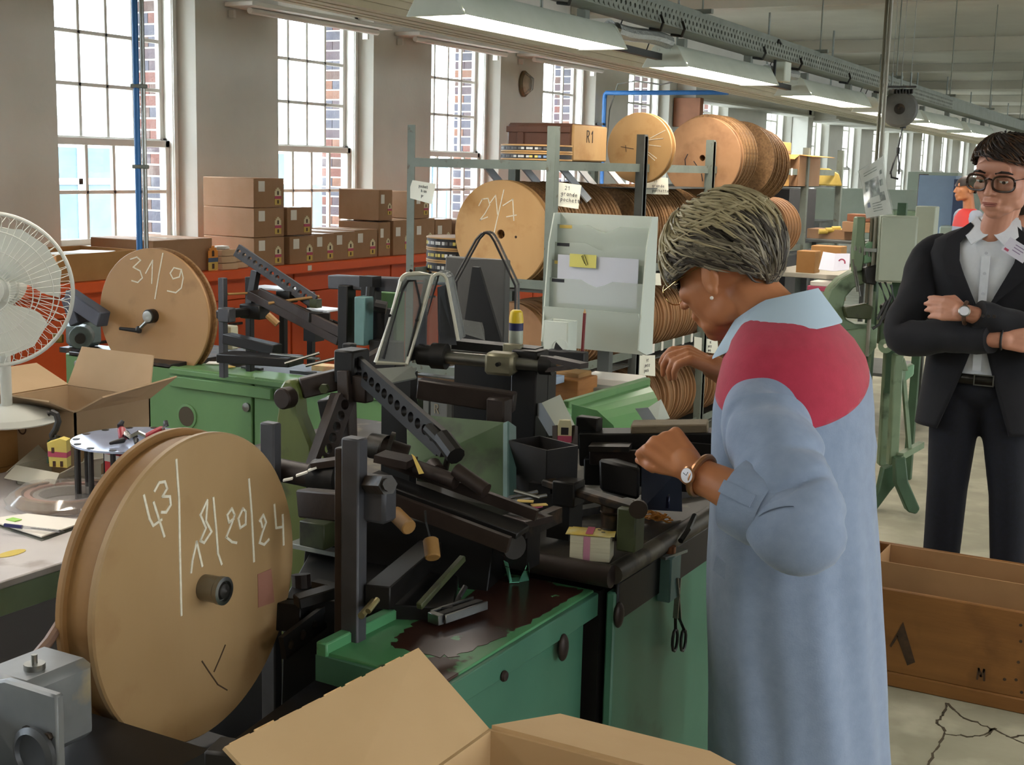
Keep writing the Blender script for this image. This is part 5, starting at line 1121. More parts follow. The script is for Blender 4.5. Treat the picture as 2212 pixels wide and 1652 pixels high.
m = MB(); m.prism([(-.018, -.012), (.024, -.012), (-.010, .018)], c-Vector((0, .01, 0)), (1, 0, 0), (0, 0, 1), -.003); m.build('pointer', BLACK, t)
m = MB(); bq = at(1225, 772, Y=3.4); m.box(bq, (.12, .04, .04), .1); solo(m, 'black_block', BLACK, 'matt black block under the dial and pencil', 'block', bevel=.003)
# spray can on the top plate
sc_ = at(1114, 742, D=3.12); t = thing('spray_can', 'spray can with yellow cap and navy band', 'can', sc_)
m = MB(); m.lathe([(.001, 0), (.0165, 0), (.017, .003), (.017, .04), (.001, .04)], sc_, (0, 0, 1), 24); m.build('can_body', mat('can_grey', '#a9ad9d', .4, .3), t)
m = MB(); m.lathe([(.0172, .0), (.0172, .012)], sc_+Vector((0, 0, .032)), (0, 0, 1), 24); m.lathe([(.001, 0), (.0172, 0), (.0172, .006), (.001, .006)], sc_+Vector((0, 0, .044)), (0, 0, 1), 24); m.build('navy_band', mat('navy', '#1f2450', .4), t)
m = MB(); m.lathe([(.001, 0), (.0172, 0), (.0165, .012), (.0145, .026), (.010, .030), (.001, .030)], sc_+Vector((0, 0, .05)), (0, 0, 1), 24); m.build('cap', mat('yellow_cap', '#d9b81c', .35), t)
# green sloping hood of the third machine, with tins, papers and leaflet boxes
gh = thing('machine_hood', 'bright green sloping machine hood behind the cutter', 'machine', (-2.2, 3.4, 0))
a0, a1 = at(1222, 880, D=3.25), at(1398, 828, D=3.75); dn = Vector((0, 0, -1))
m = MB(); m.bar(a0, a1, .02, .035, (0, 0, 1)); m.build('hood_lip', GREENB, gh, bevel=.003)
b0, b1 = at(1250, 965, D=3.1), at(1440, 925, D=3.45); rings = []
for k in range(7):
    f = k/6; q0 = a0.lerp(b0, f)+Vector((0, 0, .02*math.sin(f*PI))); q1 = a1.lerp(b1, f)+Vector((0, 0, .02*math.sin(f*PI))); rings.append((q0, q1))
m = MB()
for (p, q), (r, s) in zip(rings, rings[1:]): m.sheet([p, q, s, r], .004)
m.build('hood_sheet', mat('hood_green', '#6c9f66', .35, c2='#62935c', scale=2.5), gh)
m = MB(); m.box2((min(a0.x, b0.x)-.05, b0.y+.1, 0), (b1.x-.02, b1.y+.35, .72)); m.build('machine_body', GREENB, gh)
m = MB(); m.prism([(0, 0), (.12, 0), (.10, .05), (.06, .085), (0, .10)], at(1232, 962, D=3.10), (.8, .6, 0), (0, 0, 1), .006); m.build('hood_end', mat('hood_green', '#6c9f66'), gh)
# shelf behind carrying boxes
m = MB(); q = at(1280, 850, D=4.0); m.box2((q.x-.35, q.y-.12, .78), (q.x+.45, q.y+.25, .80)); m2 = MB(); sb = thing('side_table', 'grey side table behind the green hood', 'table', (q.x, q.y, 0)); m.build('table_top', RACKD, sb)
for dx, dy in ((-.33, -.1), (.43, -.1), (-.33, .23), (.43, .23)):
    m = MB(); m.box2((q.x+dx-.012, q.y+dy-.012, 0), (q.x+dx+.012, q.y+dy+.012, .78)); m.build('leg', RACKD, sb)
tz2 = .802
def tbox(name, label, cat, px, py, D, d, mt, rz=0, bevel=.003):
    c = at(px, py, D=D); m = MB(); m.box(c, d, rz); return solo(m, name, mt, label, cat, bevel=bevel)
tbox('wooden_box', 'small orange-brown wooden box under the tin tray', 'box', 1215, 842, 3.95, (.17, .13, .09), mat('orange_wood', '#a06a34', .6, c2='#8f5c2a', scale=12, stretch=(1, 1, 8)))
tbox('wooden_block', 'flat wooden board lying on the wooden box', 'board', 1232, 808, 3.95, (.10, .09, .022), WOODH)
c = at(1185, 818, D=3.86); t = thing('tin_tray', 'clear blue-edged plastic tray on the wooden box', 'tray', c-Vector((0, 0, .011)))
for nm_, d, o in (('tray_side', (.07, .003, .02), (0, -.03, 0)), ('tray_side', (.07, .003, .02), (0, .03, 0)), ('tray_end', (.003, .06, .02), (-.035, 0, 0)), ('tray_end', (.003, .06, .02), (.035, 0, 0)), ('tray_base', (.07, .06, .002), (0, 0, -.01))):
    m = MB(); m.box(c+Vector(o), d); m.build(nm_, mat('pale_blue_plastic', '#9fb0c4', .3), t)
tbox('paper_ream', 'thick white stack of paper behind the green hood', 'paper', 1325, 822, 4.05, (.17, .13, .03), PAPER, .1)
tbox('grey_folder', 'grey cardboard folder box under the paper stack', 'folder', 1310, 842, 4.0, (.16, .14, .03), mat('grey_board', '#8f9088', .7), .1)
# white angled card chutes
for lbl, q in (('white folded card chute rising left of the green hood', ((1170, 870, 2.95), (1210, 852, 2.97), (1245, 925, 2.9), (1212, 940, 2.88))), ('white folded card chute rising behind the wooden rest', ((1400, 880, 3.0), (1428, 862, 3.02), (1447, 903, 3.0), (1420, 910, 2.98)))):
    P4 = [at(x, y, D=d) for x, y, d in q]; t = thing('card_chute', lbl, 'chute', (P4[2]+P4[3])/2, 'white card chutes'); m = MB(); m.sheet(P4, .002); m.build('face', WP, t)
    off = Vector((-.045, .03, -.012)); m = MB(); m.sheet([P4[0]+off, P4[0], P4[3], P4[3]+off], .002); m.build('side', mat('grey_plastic', '#8d9194', .5), t)
# printed castle card standing in the rails
t = thing('printed_carton', 'small castle-shaped printed carton held in the rails', 'packaging', at(1219, 965, D=2.88)); c = at(1219, 945, D=2.88); k = 2.88/2840
u = CR.copy(); u.z = 0; u.normalize(); v = Vector((0, 0, 1))
m = MB(); m.prism([(-15*k, -28*k), (15*k, -28*k), (15*k, 28*k), (12*k, 40*k), (-12*k, 40*k), (-15*k, 28*k)], c, u, v, .012); m.build('card_face', mat('pale_yellow_card', '#cfc9a0', .6), t)
for y0, y1, mt_ in ((-8, 6, LOGO_P),):
    m = MB(); m.prism([(-15.4*k, y0*k), (15.4*k, y0*k), (15.4*k, y1*k), (-15.4*k, y1*k)], c-Vector((0, .0, 0))+ (CAMP-c).normalized()*.002, u, v, .0135); m.build('pink_band', mt_, t)
for y0, y1 in ((8, 24), (-27, -12)):
    m = MB(); m.prism([(-8*k, y0*k), (8*k, y0*k), (8*k, y1*k), (-8*k, y1*k)], c+(CAMP-c).normalized()*.003, u, v, .010); m.build('window_print', BLACK, t)
for x in (1201, 1240):
    m = MB(); m.bar(at(x, 920, D=2.88), at(x, 985, D=2.86), .012, .012, (0, 1, 0)); m.build('rail_clip', DARKR, t)
# things on the near bench ------------------------------------------------
cst = thing('card_stack', 'stack of uncut white cards with yellow and pink printed tops on bench', 'cards', at(1278, 1205, Z=.851)); c = at(1278, 1203, Z=.851); rz = .28
CARDW = mat('card_edges', '#d8d2b8', .7, c2='#c9c2a6', scale=80, stretch=(.2, .2, 6)); R3 = Matrix.Rotation(rz, 3, 'Z')
m = MB(); m.box(c+Vector((0, 0, .024)), (.078, .052, .048), rz); m.build('card_block', CARDW, cst)
m = MB(); m.box(c+R3 @ Vector((-.006, -.0005, .024)), (.013, .0535, .0475), rz); m.build('pink_edge', mat('pink_edge', '#c98aa0', .7), cst)
for k, (dx, dy, r) in enumerate(((-.008, .003, .05), (-.002, .0, -.03), (.003, -.002, .08))):
    m = MB(); m.box(c+R3 @ Vector((dx, dy, .049+.0012*k)), (.084, .052, .0012), rz+r); m.build('top_card', mat('yellow_card', '#d6b84a', .6, c2='#d9d2a0', scale=22), cst)
m = MB(); m.box(c+R3 @ Vector((-.004, 0, .0533)), (.014, .05, .0006), rz+.06); m.build('pink_print', LOGO_P, cst)
for dx, dy in ((.022, -.006), (.012, .010), (.03, .012)):
    m = MB(); m.box(c+R3 @ Vector((dx, dy, .0534)), (.007, .004, .0006), rz+.06); m.build('black_print', PEN, cst)
for k in range(14):
    x, y = random.uniform(1392, 1448), 0; q = at(x, 1112+(x-1392)*.4+random.uniform(-5, 5), Z=.853); a = random.uniform(0, PI)
    m = MB(); m.tube([q+Vector((math.cos(a+t*PI/6)*.008*(1+.5*(t % 3)), math.sin(a+t*PI/6)*.005, .002+.003*math.sin(t+k)+.0008*k)) for t in range(12)], .0016, 6, closed=True)
    solo(m, 'rubber_band', mat('amber_rubber', '#c07a26', .5), 'amber rubber band in the small heap at the bench edge', 'rubber band', 'rubber bands on the bench')
t = thing('sensor_plate', 'dark blue-grey steel plate with a small block on the bench', 'plate', at(1420, 1090, Z=.852)); 
pl = [at(1385, 1100, Z=.87), at(1472, 1105, Z=.86), at(1470, 1010, D=2.86), at(1385, 1000, D=2.86)]; m = MB(); m.sheet(pl, .004); m.build('plate', mat('blued_steel', '#2f333f', .3, .4, c2='#272a35', scale=6), t)
c = at(1432, 1092, Z=.872); m = MB(); m.box(c+Vector((0, -.005, .012)), (.035, .02, .03), .2); m.build('block', mat('navy_steel', '#20233a', .3, .3), t, bevel=.002); m = MB(); m.box(c+Vector((0, -.006, .0285)), (.033, .012, .003), .2); m.build('bright_edge', mat('bright_brass', '#d8cf9a', .25, .9), t)
# tray tools
t = thing('spring_latch', 'black toggle-latch tool lying on the worn tray', 'tool', at(985, 1345, Z=.806)); c = at(990, 1330, Z=.806); d = Vector((.25, .97, 0)).normalized(); s = Vector((d.y, -d.x, 0))
for o, n_, mt_ in ((0, 'latch_body', BLACK), (.018, 'latch_bar', STEEL), (-.018, 'latch_bar', STEEL)):
    m = MB(); m.bar(c+s*o-d*.05+Vector((0, 0, .010)), c+s*o+d*.055+Vector((0, 0, .012)), .016 if o == 0 else .004, .012 if o == 0 else .016); m.build(n_, mt_, t, bevel=.001)
m = MB(); m.box(c-d*.055+Vector((0, 0, .009)), (.028, .014, .018), -.25); m.build('latch_head', STEEL, t, bevel=.001)
m = MB(); m.tube([c-s*.02+d*.01+Vector((0, 0, .012)), c-s*.03+d*.03+Vector((0, 0, .02)), c-s*.034+d*.05+Vector((0, 0, .035))], .005, 8); m.build('latch_lever', BLACK, t)
t = thing('card_clip', 'folded mint-green paper clip standing on the tray', 'clip', at(1117, 1255, Z=.801)); MINT = mat('mint_card', '#6fbd9a', .6)
m = MB(); m.sheet([at(1100, 1258, Z=.802), at(1106, 1256, Z=.802), at(1097, 1215, D=2.41), at(1088, 1210, D=2.41)], .0015); m.build('wing', MINT, t)
m = MB(); m.sheet([at(1120, 1256, Z=.802), at(1143, 1252, Z=.802), at(1143, 1232, D=2.41), at(1141, 1212, D=2.42), at(1134, 1228, D=2.41)], .0015); m.build('wing', MINT, t)
m = MB(); m.sheet([at(1100, 1259, Z=.8025), at(1122, 1258, Z=.8025), at(1122, 1248, Z=.8025), at(1102, 1249, Z=.8025)], .0015); m.build('fold', MINT, t)
# limit switch and scissors on the front panel
t = thing('limit_switch', 'teal limit switch box on the bench front', 'switch', (-.965, 2.58, .60)); c = at(1445, 1245, X=-.972)
m = MB(); m.box(c, (.03, .055, .095)); m.build('box', TEAL, t, bevel=.003); m = MB(); m.cyl(c+Vector((.0, .0, .047)), c+Vector((0, 0, .065)), .012, n=12); m.build('plunger', mat('copper', '#7a4e34', .4, .6), t); m = MB(); m.bar(c+Vector((-.01, -.03, .047)), c+Vector((.01, .04, .05)), .03, .006); m.build('lever', GALV, t)
m = MB(); m.tube([c+Vector((.01, .03, .07)), c+Vector((.01, .07, .085)), c+Vector((.0, .13, .10))], .006, 8); m.build('cable', CABLE, t)
t = thing('scissors', 'black-handled scissors hanging on the bench front', 'scissors', at(1465, 1320, X=-.962)); 
for sgn in (-1, 1):
    c0 = at(1463+3*sgn, 1248, X=-.958); c1 = at(1463-4*sgn, 1335, X=-.958); c2 = at(1467-9*sgn, 1382, X=-.958)
    m = MB(); m.bar(c0, c1, .003, .011, (1, 0, 0)); m.build('blade', STEEL, t)
    m = MB(); m.tube([c1]+[c2+Vector((0, .014*math.cos(a), .024*math.sin(a))) for a in [PI/2+k*2*PI/10 for k in range(11)]], .0035, 6); m.build('handle', BLACK, t)
# wooden-handled pulls hanging under the channel
for a, b, lbl in (((852, 1108, 2.3), (884, 1140, 2.26), 'turned wooden handle hanging below the clamp bolt'), ((930, 1165, 2.3), (935, 1205, 2.28), 'short wooden handle standing among the lower levers')):
    m = MB(); m.cyl(at(a[0], a[1], D=a[2]), at(b[0], b[1], D=b[2]), .014, n=14); t = m.build('wooden_handle', WOODH, nm, bevel=.002)
    m = MB(); q = at(a[0], a[1], D=a[2]); m.tube([q, q+Vector((-.01, 0, .03)), q+Vector((-.012, 0, .05))], .002, 6); m.build('wire', CABLE, t)
t = thing('card_offcut', 'twisted yellow card offcut on the inclined channel', 'offcut', at(910, 1020, D=2.36)); m = MB(); m.sheet([at(889, 980, D=2.36), at(896, 985, D=2.36), at(916, 1022, D=2.35), at(905, 1024, D=2.35)], .001); m.build('strip', LOGO_B, t)
for k, (x, y, mt_) in enumerate(((1110, 1090, PAPER), (1135, 1082, LOGO_B), (1165, 1090, LOGO_B), (1155, 1095, LOGO_P))):
    q = at(x, y, D=2.44-.0*k); m = MB(); m.box(q, (.03, .012, .002), .4*k); solo(m, 'card_offcut', mt_, ('white', 'narrow yellow', 'wide yellow', 'pink')[k]+' card offcut on the cutting table', 'offcut')
for k, (x, y, mt_) in enumerate(((800, 1412, mat('amber_tag', '#d8962a', .5)), (825, 1425, LOGO_B), (720, 1405, PAPER), (700, 1440, PAPER))):
    q = at(x, y, D=2.33); m = MB(); m.prism([(-.012, 0), (.01, .004), (.014, .02), (-.006, .03)], q, (.8, .6, 0), (.2, 0, 1), .002); solo(m, 'paper_scrap', mt_, ('amber', 'olive', 'pale curled', 'pinkish curled')[k]+' scrap caught under the tray', 'scrap')
for x, lbl in ((888, 'narrow grey leaflet box beside the box marked R'), (912, 'grey leaflet box marked R behind the beam')):
    c = at(x+44 if x > 900 else x+40, 893, D=3.02); pass
t = thing('leaflet_box', 'grey leaflet box marked R behind the cross beam', 'box', at(953, 905, D=3.02)); c = at(953, 880, D=3.02); k = 3.02/2840
m = MB(); m.box(c, (.046, .02, .045)); m.build('box_body', mat('grey_board2', '#7e7f7c', .6), t, bevel=.001); m = MB(); m.box(c+Vector((0, -.0005, .0245)), (.0465, .0215, .008)); m.build('top_band', mat('orange_card', '#b98a52', .6), t); m = MB(); write(m, 'R', c+Vector((-.012, -.0105, -.012)), (1, 0, 0), (0, 0, 1), .02, w=.002); m.build('letter', mat('beige_print', '#b7a78c', .6), t)
t = thing('leaflet_box', 'narrow grey leaflet box left of the one marked R', 'box', at(925, 905, D=3.02)); c = at(925, 880, D=3.04); m = MB(); m.box(c, (.016, .02, .045)); m.build('box_body', mat('grey_board2', '#7e7f7c'), t, bevel=.001); m = MB(); m.box(c+Vector((0, -.0005, .0245)), (.0165, .0215, .008)); m.build('top_band', mat('orange_card', '#b98a52'), t)
# ================================================================== left side: table, fan, cartons, gear motor
TBW = mat('worn_white_top', '#cfcac8', .3, c2='#bdb8ba', scale=3, c3='#a89f9c', s3=9, lo3=.6, hi3=.72)
TBG = mat('pale_green_frame', '#8fa183', .5, c2='#82957a', scale=6)
tb = thing('work_table', 'white-topped table with pale green steel frame', 'table', (-2.7, 2.2, 0))
m = MB(); m.box2((-3.3, 1.2, .735), (-2.11, 2.75, .752)); m.build('table_top', TBW, tb, bevel=.003)
m = MB(); m.box2((-2.145, 1.22, .675), (-2.118, 2.73, .734)); m.build('side_rail', TBG, tb, bevel=.003)
m = MB(); m.box2((-3.27, 2.70, .675), (-2.13, 2.727, .734)); m.build('end_rail', TBG, tb, bevel=.003)
m = MB(); m.box2((-3.27, 1.23, .675), (-2.13, 1.257, .734)); m.build('end_rail', TBG, tb, bevel=.003)
for x, y in ((-2.16, 2.66), (-2.16, 1.3), (-3.24, 2.66), (-3.24, 1.3)):
    m = MB(); m.box2((x-.02, y-.02, 0), (x+.02, y+.02, .735)); m.build('leg', TBG, tb, bevel=.003)
q = at(25, 1195, Z=.7525); m = MB(); m.lathe([(.001, 0), (.035, 0), (.035, .0006), (.001, .0008)], q, (0, 0, 1), 20)
for v in m.v: v.x = q.x+(v.x-q.x)*.5
m.build('yellow_stain', mat('yellow_stain', '#cdb65a', .4), tb)
zt = .753
# writing pad and pen
c = [at(x, y, Z=zt) for x, y in ((-30, 1130), (60, 1118), (190, 1133), (90, 1168))]; 
t = thing('writing_pad', 'white writing pad with grey backing on the table', 'pad', (c[0]+c[2])/2)
m = MB(); m.sheet([p+Vector((0, 0, 0)) for p in c][::-1], -.010); m.build('backing', mat('grey_board', '#8f9088'), t); m = MB(); m.sheet([p+Vector((0, 0, .0105)) for p in c][::-1], -.003); m.build('top_sheet', PAPER, t)
if True:
    a, b = at(10, 1134, Z=zt+.018), at(138, 1148, Z=zt+.018); d = (b-a)
    t = thing('ballpoint_pen', 'clear ballpoint pen with dark blue cap on the writing pad', 'pen', a); m = MB(); m.cyl(a, a+d*.3, .0045, n=8); m.build('cap', mat('blue_cap', '#20205a', .4), t)
    m = MB(); m.cyl(a+d*.3, a+d*.93, .0036, n=8); m.build('barrel', glass('clear_barrel', (.8, .8, .85), .15, .1, .25), t); m = MB(); m.cyl(a+d*.45, b, .0014, n=6); m.build('refill', IRON, t)
q = at(30, 1122, Z=zt+.012); m = MB(); m.box(q, (.03, .02, .002)); solo(m, 'sticky_flag', mat('lime', '#9fd06a', .6), 'small lime sticky flag on the pad', 'note')
# coil of band wrapped in clear film
cq = at(150, 1085, Z=zt); t = thing('wrapped_coil', 'flat coil of card band wrapped in clear film', 'coil', cq)
for k, r in enumerate((.125, .105, .085)):
    m = MB(); m.lathe([(r-.014, 0), (r, .0), (r, .03-.003*k), (r-.014, .03-.003*k)], cq, (0, 0, 1), 40, closed=True); m.build('band_coil', (mat('brown_band', '#8a6a50', .5, c2='#a58e78', scale=30), mat('pink_band2', '#b98a7a', .45), mat('grey_band', '#9a938c', .4))[k], t)
m = MB(); m.lathe([(.09, .032), (.128, .033), (.150, .014), (.148, .0), (.13, -.0)], cq+Vector((0, 0, .001)), (0, 0, 1), 28)
rn = random.Random(4)
for v in m.v: v += Vector((rn.uniform(-.006, .006), rn.uniform(-.006, .006), rn.uniform(0, .006)))
m.build('film_wrap', glass('crinkled_film', (.93, .93, .93), .16, .15, .16, (.75, .72, .70)), t)
# round steel disc on black pins with a clamp tool on it
dq = at(290, 952, Z=.905); t = thing('pin_stand', 'round steel disc carried on black pins', 'stand', (dq.x, dq.y, zt))
DB = mat('blue_steel_disc', '#aab4cc', .25, .5, c2='#9aa4bd', scale=5)
m = MB(); m.lathe([(.001, 0), (.15, 0), (.15, .005), (.001, .005)], dq, (0, 0, 1), 56); m.build('disc', DB, t)
for k in range(14):
    a = 2*PI*k/14+.2; m = MB(); p = Vector((dq.x+.138*math.cos(a), dq.y+.138*math.sin(a), 0)); m.cyl((p.x, p.y, zt), (p.x, p.y, dq.z), .0065, n=8); pin = m.build('pin', BLACK, t)
    m = MB(); m.cyl((p.x, p.y, dq.z+.005), (p.x, p.y, dq.z+.0065), .009, n=8); m.build('pin_head', IRON, pin)
m = MB(); m.lathe([(.001, 0), (.145, 0), (.145, .006), (.001, .006)], (dq.x, dq.y, zt), (0, 0, 1), 48); m.build('base_disc', mat('mirror_base', '#6a7078', .15, .8), t)
g = Vector((dq.x, dq.y, dq.z+.006)); t = thing('clamp_tool', 'chrome spring clamp with red grips on the steel disc', 'clamp', g)
g = at(293, 958, Z=dq.z+.006)
m = MB(); m.tube([g+CR*-.028+Vector((0, 0, .012)), g+CR*-.014+Vector((0, -.01, .026)), g+Vector((0, -.015, .016)), g+CR*.014+Vector((0, -.01, .026)), g+CR*.03+Vector((0, 0, .012))], .009, 8); m.build('jaw', mat('chrome', '#c9c9cc', .12, 1.), t)
RED = mat('red_rubber', '#8a1f2a', .4)
for s in (-1, 1):
    a = g+CR*(.03*s)+Vector((0, .0, .016)); b = a+CR*(.018*s)+Vector((0, .02, .014)); m = MB(); m.cap(a, b, .011, .010); gr = m.build('grip', RED, t)
    m = MB(); m.tube([b, b+CR*(.008*s)+Vector((0, .006, .012)), b+CR*(.004*s)+Vector((0, .01, .022))], [.010, .008, .005], 8); m.build('grip_tip', GREYI, gr)
    m = MB(); m.cap(g+CR*(.016*s)+Vector((0, -.02, 0.012)), g+CR*(.03*s)+Vector((0, -.04, .008)), .007, .004); m.build('claw', BLACK, t)
# wooden pigeonhole with a cup, and the fan on top
so = at(97, 1000, Z=zt); PW = mat('pine_board', '#b08452', .6, c2='#a37745', scale=4, stretch=(1, 1, 5))
x1, y1 = so.x, so.y; t = thing('wooden_shelf_box', 'open wooden shelf box carrying the fan', 'shelf', (x1-.3, y1-.0, zt)); h = .165
for nm_, a, b in (('top_board', (x1-.62, y1-.32, zt+h-.014), (x1, y1, zt+h)), ('bottom_board', (x1-.62, y1-.32, zt), (x1, y1, zt+.014)), ('side_board', (x1-.014, y1-.32, zt+.014), (x1, y1, zt+h-.014)), ('side_board', (x1-.62, y1-.32, zt+.014), (x1-.606, y1, zt+h-.014)), ('back_board', (x1-.606, y1-.012, zt+.014), (x1-.014, y1, zt+h-.014))):
    m = MB(); m.box2(a, b); m.build(nm_, PW, t, bevel=.002)
cu = at(22, 985, Z=zt+.0145); cu = Vector((x1-.16, y1-.26, zt+.0145)); t = thing('cup', 'cream stoneware cup inside the wooden shelf box', 'cup', cu)
CUP = mat('cream_glaze', '#b7b09e', .35)
m = MB(); m.lathe([(.001, 0), (.028, 0), (.036, .02), (.042, .06), (.043, .075), (.040, .075), (.038, .06), (.03, .01), (.001, .008)], cu, (0, 0, 1), 28); m.build('bowl', CUP, t)
m = MB(); m.tube([cu+Vector((.040, .0, .062)), cu+Vector((.062, 0, .066)), cu+Vector((.068, 0, .045)), cu+Vector((.055, 0, .026)), cu+Vector((.036, 0, .022))], .005, 8); m.build('handle', CUP, t)
m = MB(); p = Vector((x1-.3, y1-.2, zt+.014)); m.box(p+Vector((0, 0, .04)), (.06, .05, .08)); solo(m, 'small_packet', mat('blue_grey_card', '#8b97a6', .6), 'pale blue packet beside the cup', 'packet', bevel=.002)
fc = at(-22, 630, D=3.15); fz = zt+h; fdir = Vector((.66, -.75, 0)).normalized()
fan = thing('table_fan', 'white table fan with wire cage at the left edge', 'fan', (fc.x-.03, fc.y+.08, fz)); FW = mat('fan_white', '#b9bab2', .45)
r = 167*3.15/2840/1.0
for nm_, off, sg in (('front_cage', 0., 1), ('rear_cage', -.09, -1)):
    m = MB(); _, a_, b_ = frame(fdir)
    for k in range(60):
        t_ = 2*PI*k/60; d1 = a_*math.cos(t_)+b_*math.sin(t_)
        m.tube([fc+fdir*(off+.035*sg)+d1*.05, fc+fdir*(off+.028*sg)+d1*r*.6, fc+fdir*(off+.012*sg)+d1*r*.92, fc+fdir*(-.045)+d1*r*.985], .0008, 4)
    for rr_ in (.05, r*.55, r*.8): m.tube([fc+fdir*(off+(.035-.02*rr_/r)*sg)+(a_*math.cos(2*PI*k/48)+b_*math.sin(2*PI*k/48))*rr_ for k in range(48)], .0014, 5, closed=True)
    cg = m.build(nm_, FW, fan); cg['kind'] = 'stuff'
m = MB(); m.tube([fc-fdir*.045+(a_*math.cos(2*PI*k/64)+b_*math.sin(2*PI*k/64))*r for k in range(64)], .005, 8, closed=True); m.build('cage_ring', FW, fan)
FB = glass('fan_blade_plastic', (.85, .86, .82), .05, .3, .72, (.66, .68, .62))
for k in range(3):
    a0 = k*2*PI/3+.1; m = MB(); vs = []; n = 8
    for i in range(n+1):
        f = i/n; rr_ = .03+(r*.90-.03)*f; w = .55+.85*math.sin(min(1, f*1.1)*PI*.62)
        for j in range(5):
            g_ = j/4-.5; an = a0+g_*w*1.25+.25*f; vs.append(fc-fdir*(.045+.05*g_)+(a_*math.cos(an)+b_*math.sin(an))*rr_*(1-.10*abs(g_*2)**3*f))
    fs = [(i*5+j, i*5+j+1, (i+1)*5+j+1, (i+1)*5+j) for i in range(n) for j in range(4)]; k0 = len(vs); vs2 = [v-fdir*.002 for v in vs]
    m.add(vs+vs2, fs+[tuple(k0+x for x in f)[::-1] for f in fs]); m.build('blade', FB, fan)
m = MB(); m.lathe([(.001, .01), (.03, .005), (.034, -.02), (.034, -.07), (.001, -.08)], fc-fdir*.02, fdir, 24); m.build('hub', FW, fan)
m = MB(); m.lathe([(.001, 0.05), (.045, .05), (.055, 0), (.055, -.06), (.03, -.1), (.001, -.1)], fc-fdir*.16, fdir, 24); m.build('motor_housing', FW, fan)
mp = fc-fdir*.18; m = MB(); m.cyl((mp.x, mp.y, fz+.02), (mp.x, mp.y, fc.z), .014, n=14); m.build('stem', FW, fan)
m = MB(); bq = at(-35, 880, Z=fz+.001); bq = Vector((mp.x, mp.y, fz+.001)); m.lathe([(.001, 0), (.125, 0), (.13, .004), (.12, .018), (.06, .034), (.02, .040), (.001, .04)], bq, (0, 0, 1), 40); m.build('base', FW, fan)
# cardboard carton with raised flaps on a crate behind the table
cc = at(165, 1000, D=3.45); CB = mat('light_carton', '#a38a6c', .8, c2='#988062', scale=4); cz = .80
ct2 = thing('open_carton', 'open light brown carton with raised flaps behind the table', 'box', (cc.x, cc.y+.12, .56)); 
xa, xb, ya_, yb_ = cc.x-.32, cc.x, cc.y, cc.y+.27; zb2, zt2 = .56, at(165, 885, D=3.45).z
for nm_, a, b in (('side', (xa, ya_, zb2), (xb, ya_+.005, zt2)), ('side', (xa, yb_-.005, zb2), (xb, yb_, zt2)), ('side', (xa, ya_, zb2), (xa+.005, yb_, zt2)), ('side', (xb-.005, ya_, zb2), (xb, yb_, zt2)), ('bottom', (xa, ya_, zb2), (xb, yb_, zb2+.005))):
    m = MB(); m.box2(a, b); m.build(nm_, CB, ct2)
for q in ([(xa, ya_, zt2), (xb, ya_, zt2), (xb+.02, ya_-.10, zt2+.045), (xa-.02, ya_-.10, zt2+.045)], [(xb, ya_, zt2), (xb, yb_, zt2), (xb+.10, yb_+.0, zt2+.07), (xb+.10, ya_, zt2+.05)], [(xa, yb_, zt2), (xb, yb_, zt2), (xb-.02, yb_+.04, zt2+.11), (xa+.02, yb_+.04, zt2+.11)], [(xa, ya_, zt2), (xa, yb_, zt2), (xa-.13, yb_, zt2+.05), (xa-.13, ya_, zt2+.05)]):
    m = MB(); m.sheet(q, .004); m.build('flap', CB, ct2)
m = MB(); m.lathe([(.012, 0), (.016, 0), (.016, .001), (.012, .001)], (xa+.12, ya_-.001, zt2-.07), (0, -1, 0), 16, closed=True); m.build('printed_mark', LOGO_D, ct2)
m = MB(); m.box2((xa-.1, ya_-.03, 0), (xb+.1, yb_+.08, .555)); solo(m, 'low_cupboard', mat('dark_cupboard', '#3a302a', .6), 'dark low cupboard under the open light carton', 'cupboard', bevel=.004)
# umbrella-like hooked handle, castle carton, small white carton, red carton
q = at(112, 945, D=3.3); t = thing('hooked_handle', 'black hooked umbrella handle against the carton', 'handle', q+Vector((0, 0, -.1)))
m = MB(); m.tube([at(x, y, D=3.28) for x, y in ((104, 893), (112, 890), (122, 895), (126, 910), (120, 928), (112, 940), (113, 948), (122, 948), (124, 940))], .008, 10); m.build('hook', BLACK, t)
m = MB(); m.cyl(at(108, 950, D=3.3), at(106, 1000, D=3.3), .006, n=8); m.build('stick', mat('dark_green_cloth', '#1f3a26', .7), t)
t = thing('castle_carton', 'small yellow and pink castle-printed carton on the table', 'packaging', at(133, 1000, D=3.25)); c = at(133, 975, D=3.25); k = 3.25/2840; u = Vector((CR.x, CR.y, 0)).normalized(); v = Vector((0, 0, 1)); tc_ = (CAMP-c).normalized()
m = MB(); m.prism([(-18*k, -28*k), (20*k, -30*k), (20*k, 30*k), (6*k, 34*k), (-4*k, 30*k), (-22*k, 24*k)], c-tc_*.03, u, v, .03); m.build('card_face', mat('castle_yellow', '#d5cb78', .6, c2='#d9b84e', scale=10), t)
m = MB(); m.prism([(-21*k, -6*k), (20*k, -8*k), (20*k, 3*k), (-21*k, 6*k)], c-tc_*.029, u, v, .030); m.build('pink_band', LOGO_P, t)
for a, b in ((-10, 8), (8, -22), (-8, -22)):
    m = MB(); m.prism([((a-3)*k, (b-6)*k), ((a+3)*k, (b-6)*k), ((a+3)*k, (b+6)*k), ((a-3)*k, (b+6)*k)], c-tc_*.0285, u, v, .030); m.build('window_print', LOGO_D, t)
wc = at(80, 1060, Z=zt); t = open_box('white_carton', 'small white carton with open torn flaps beside the shelf box', wc.x-.02, wc.y+.09, zt, .16, .14, .05, mat('white_board', '#bdb8a8', .8), .003)
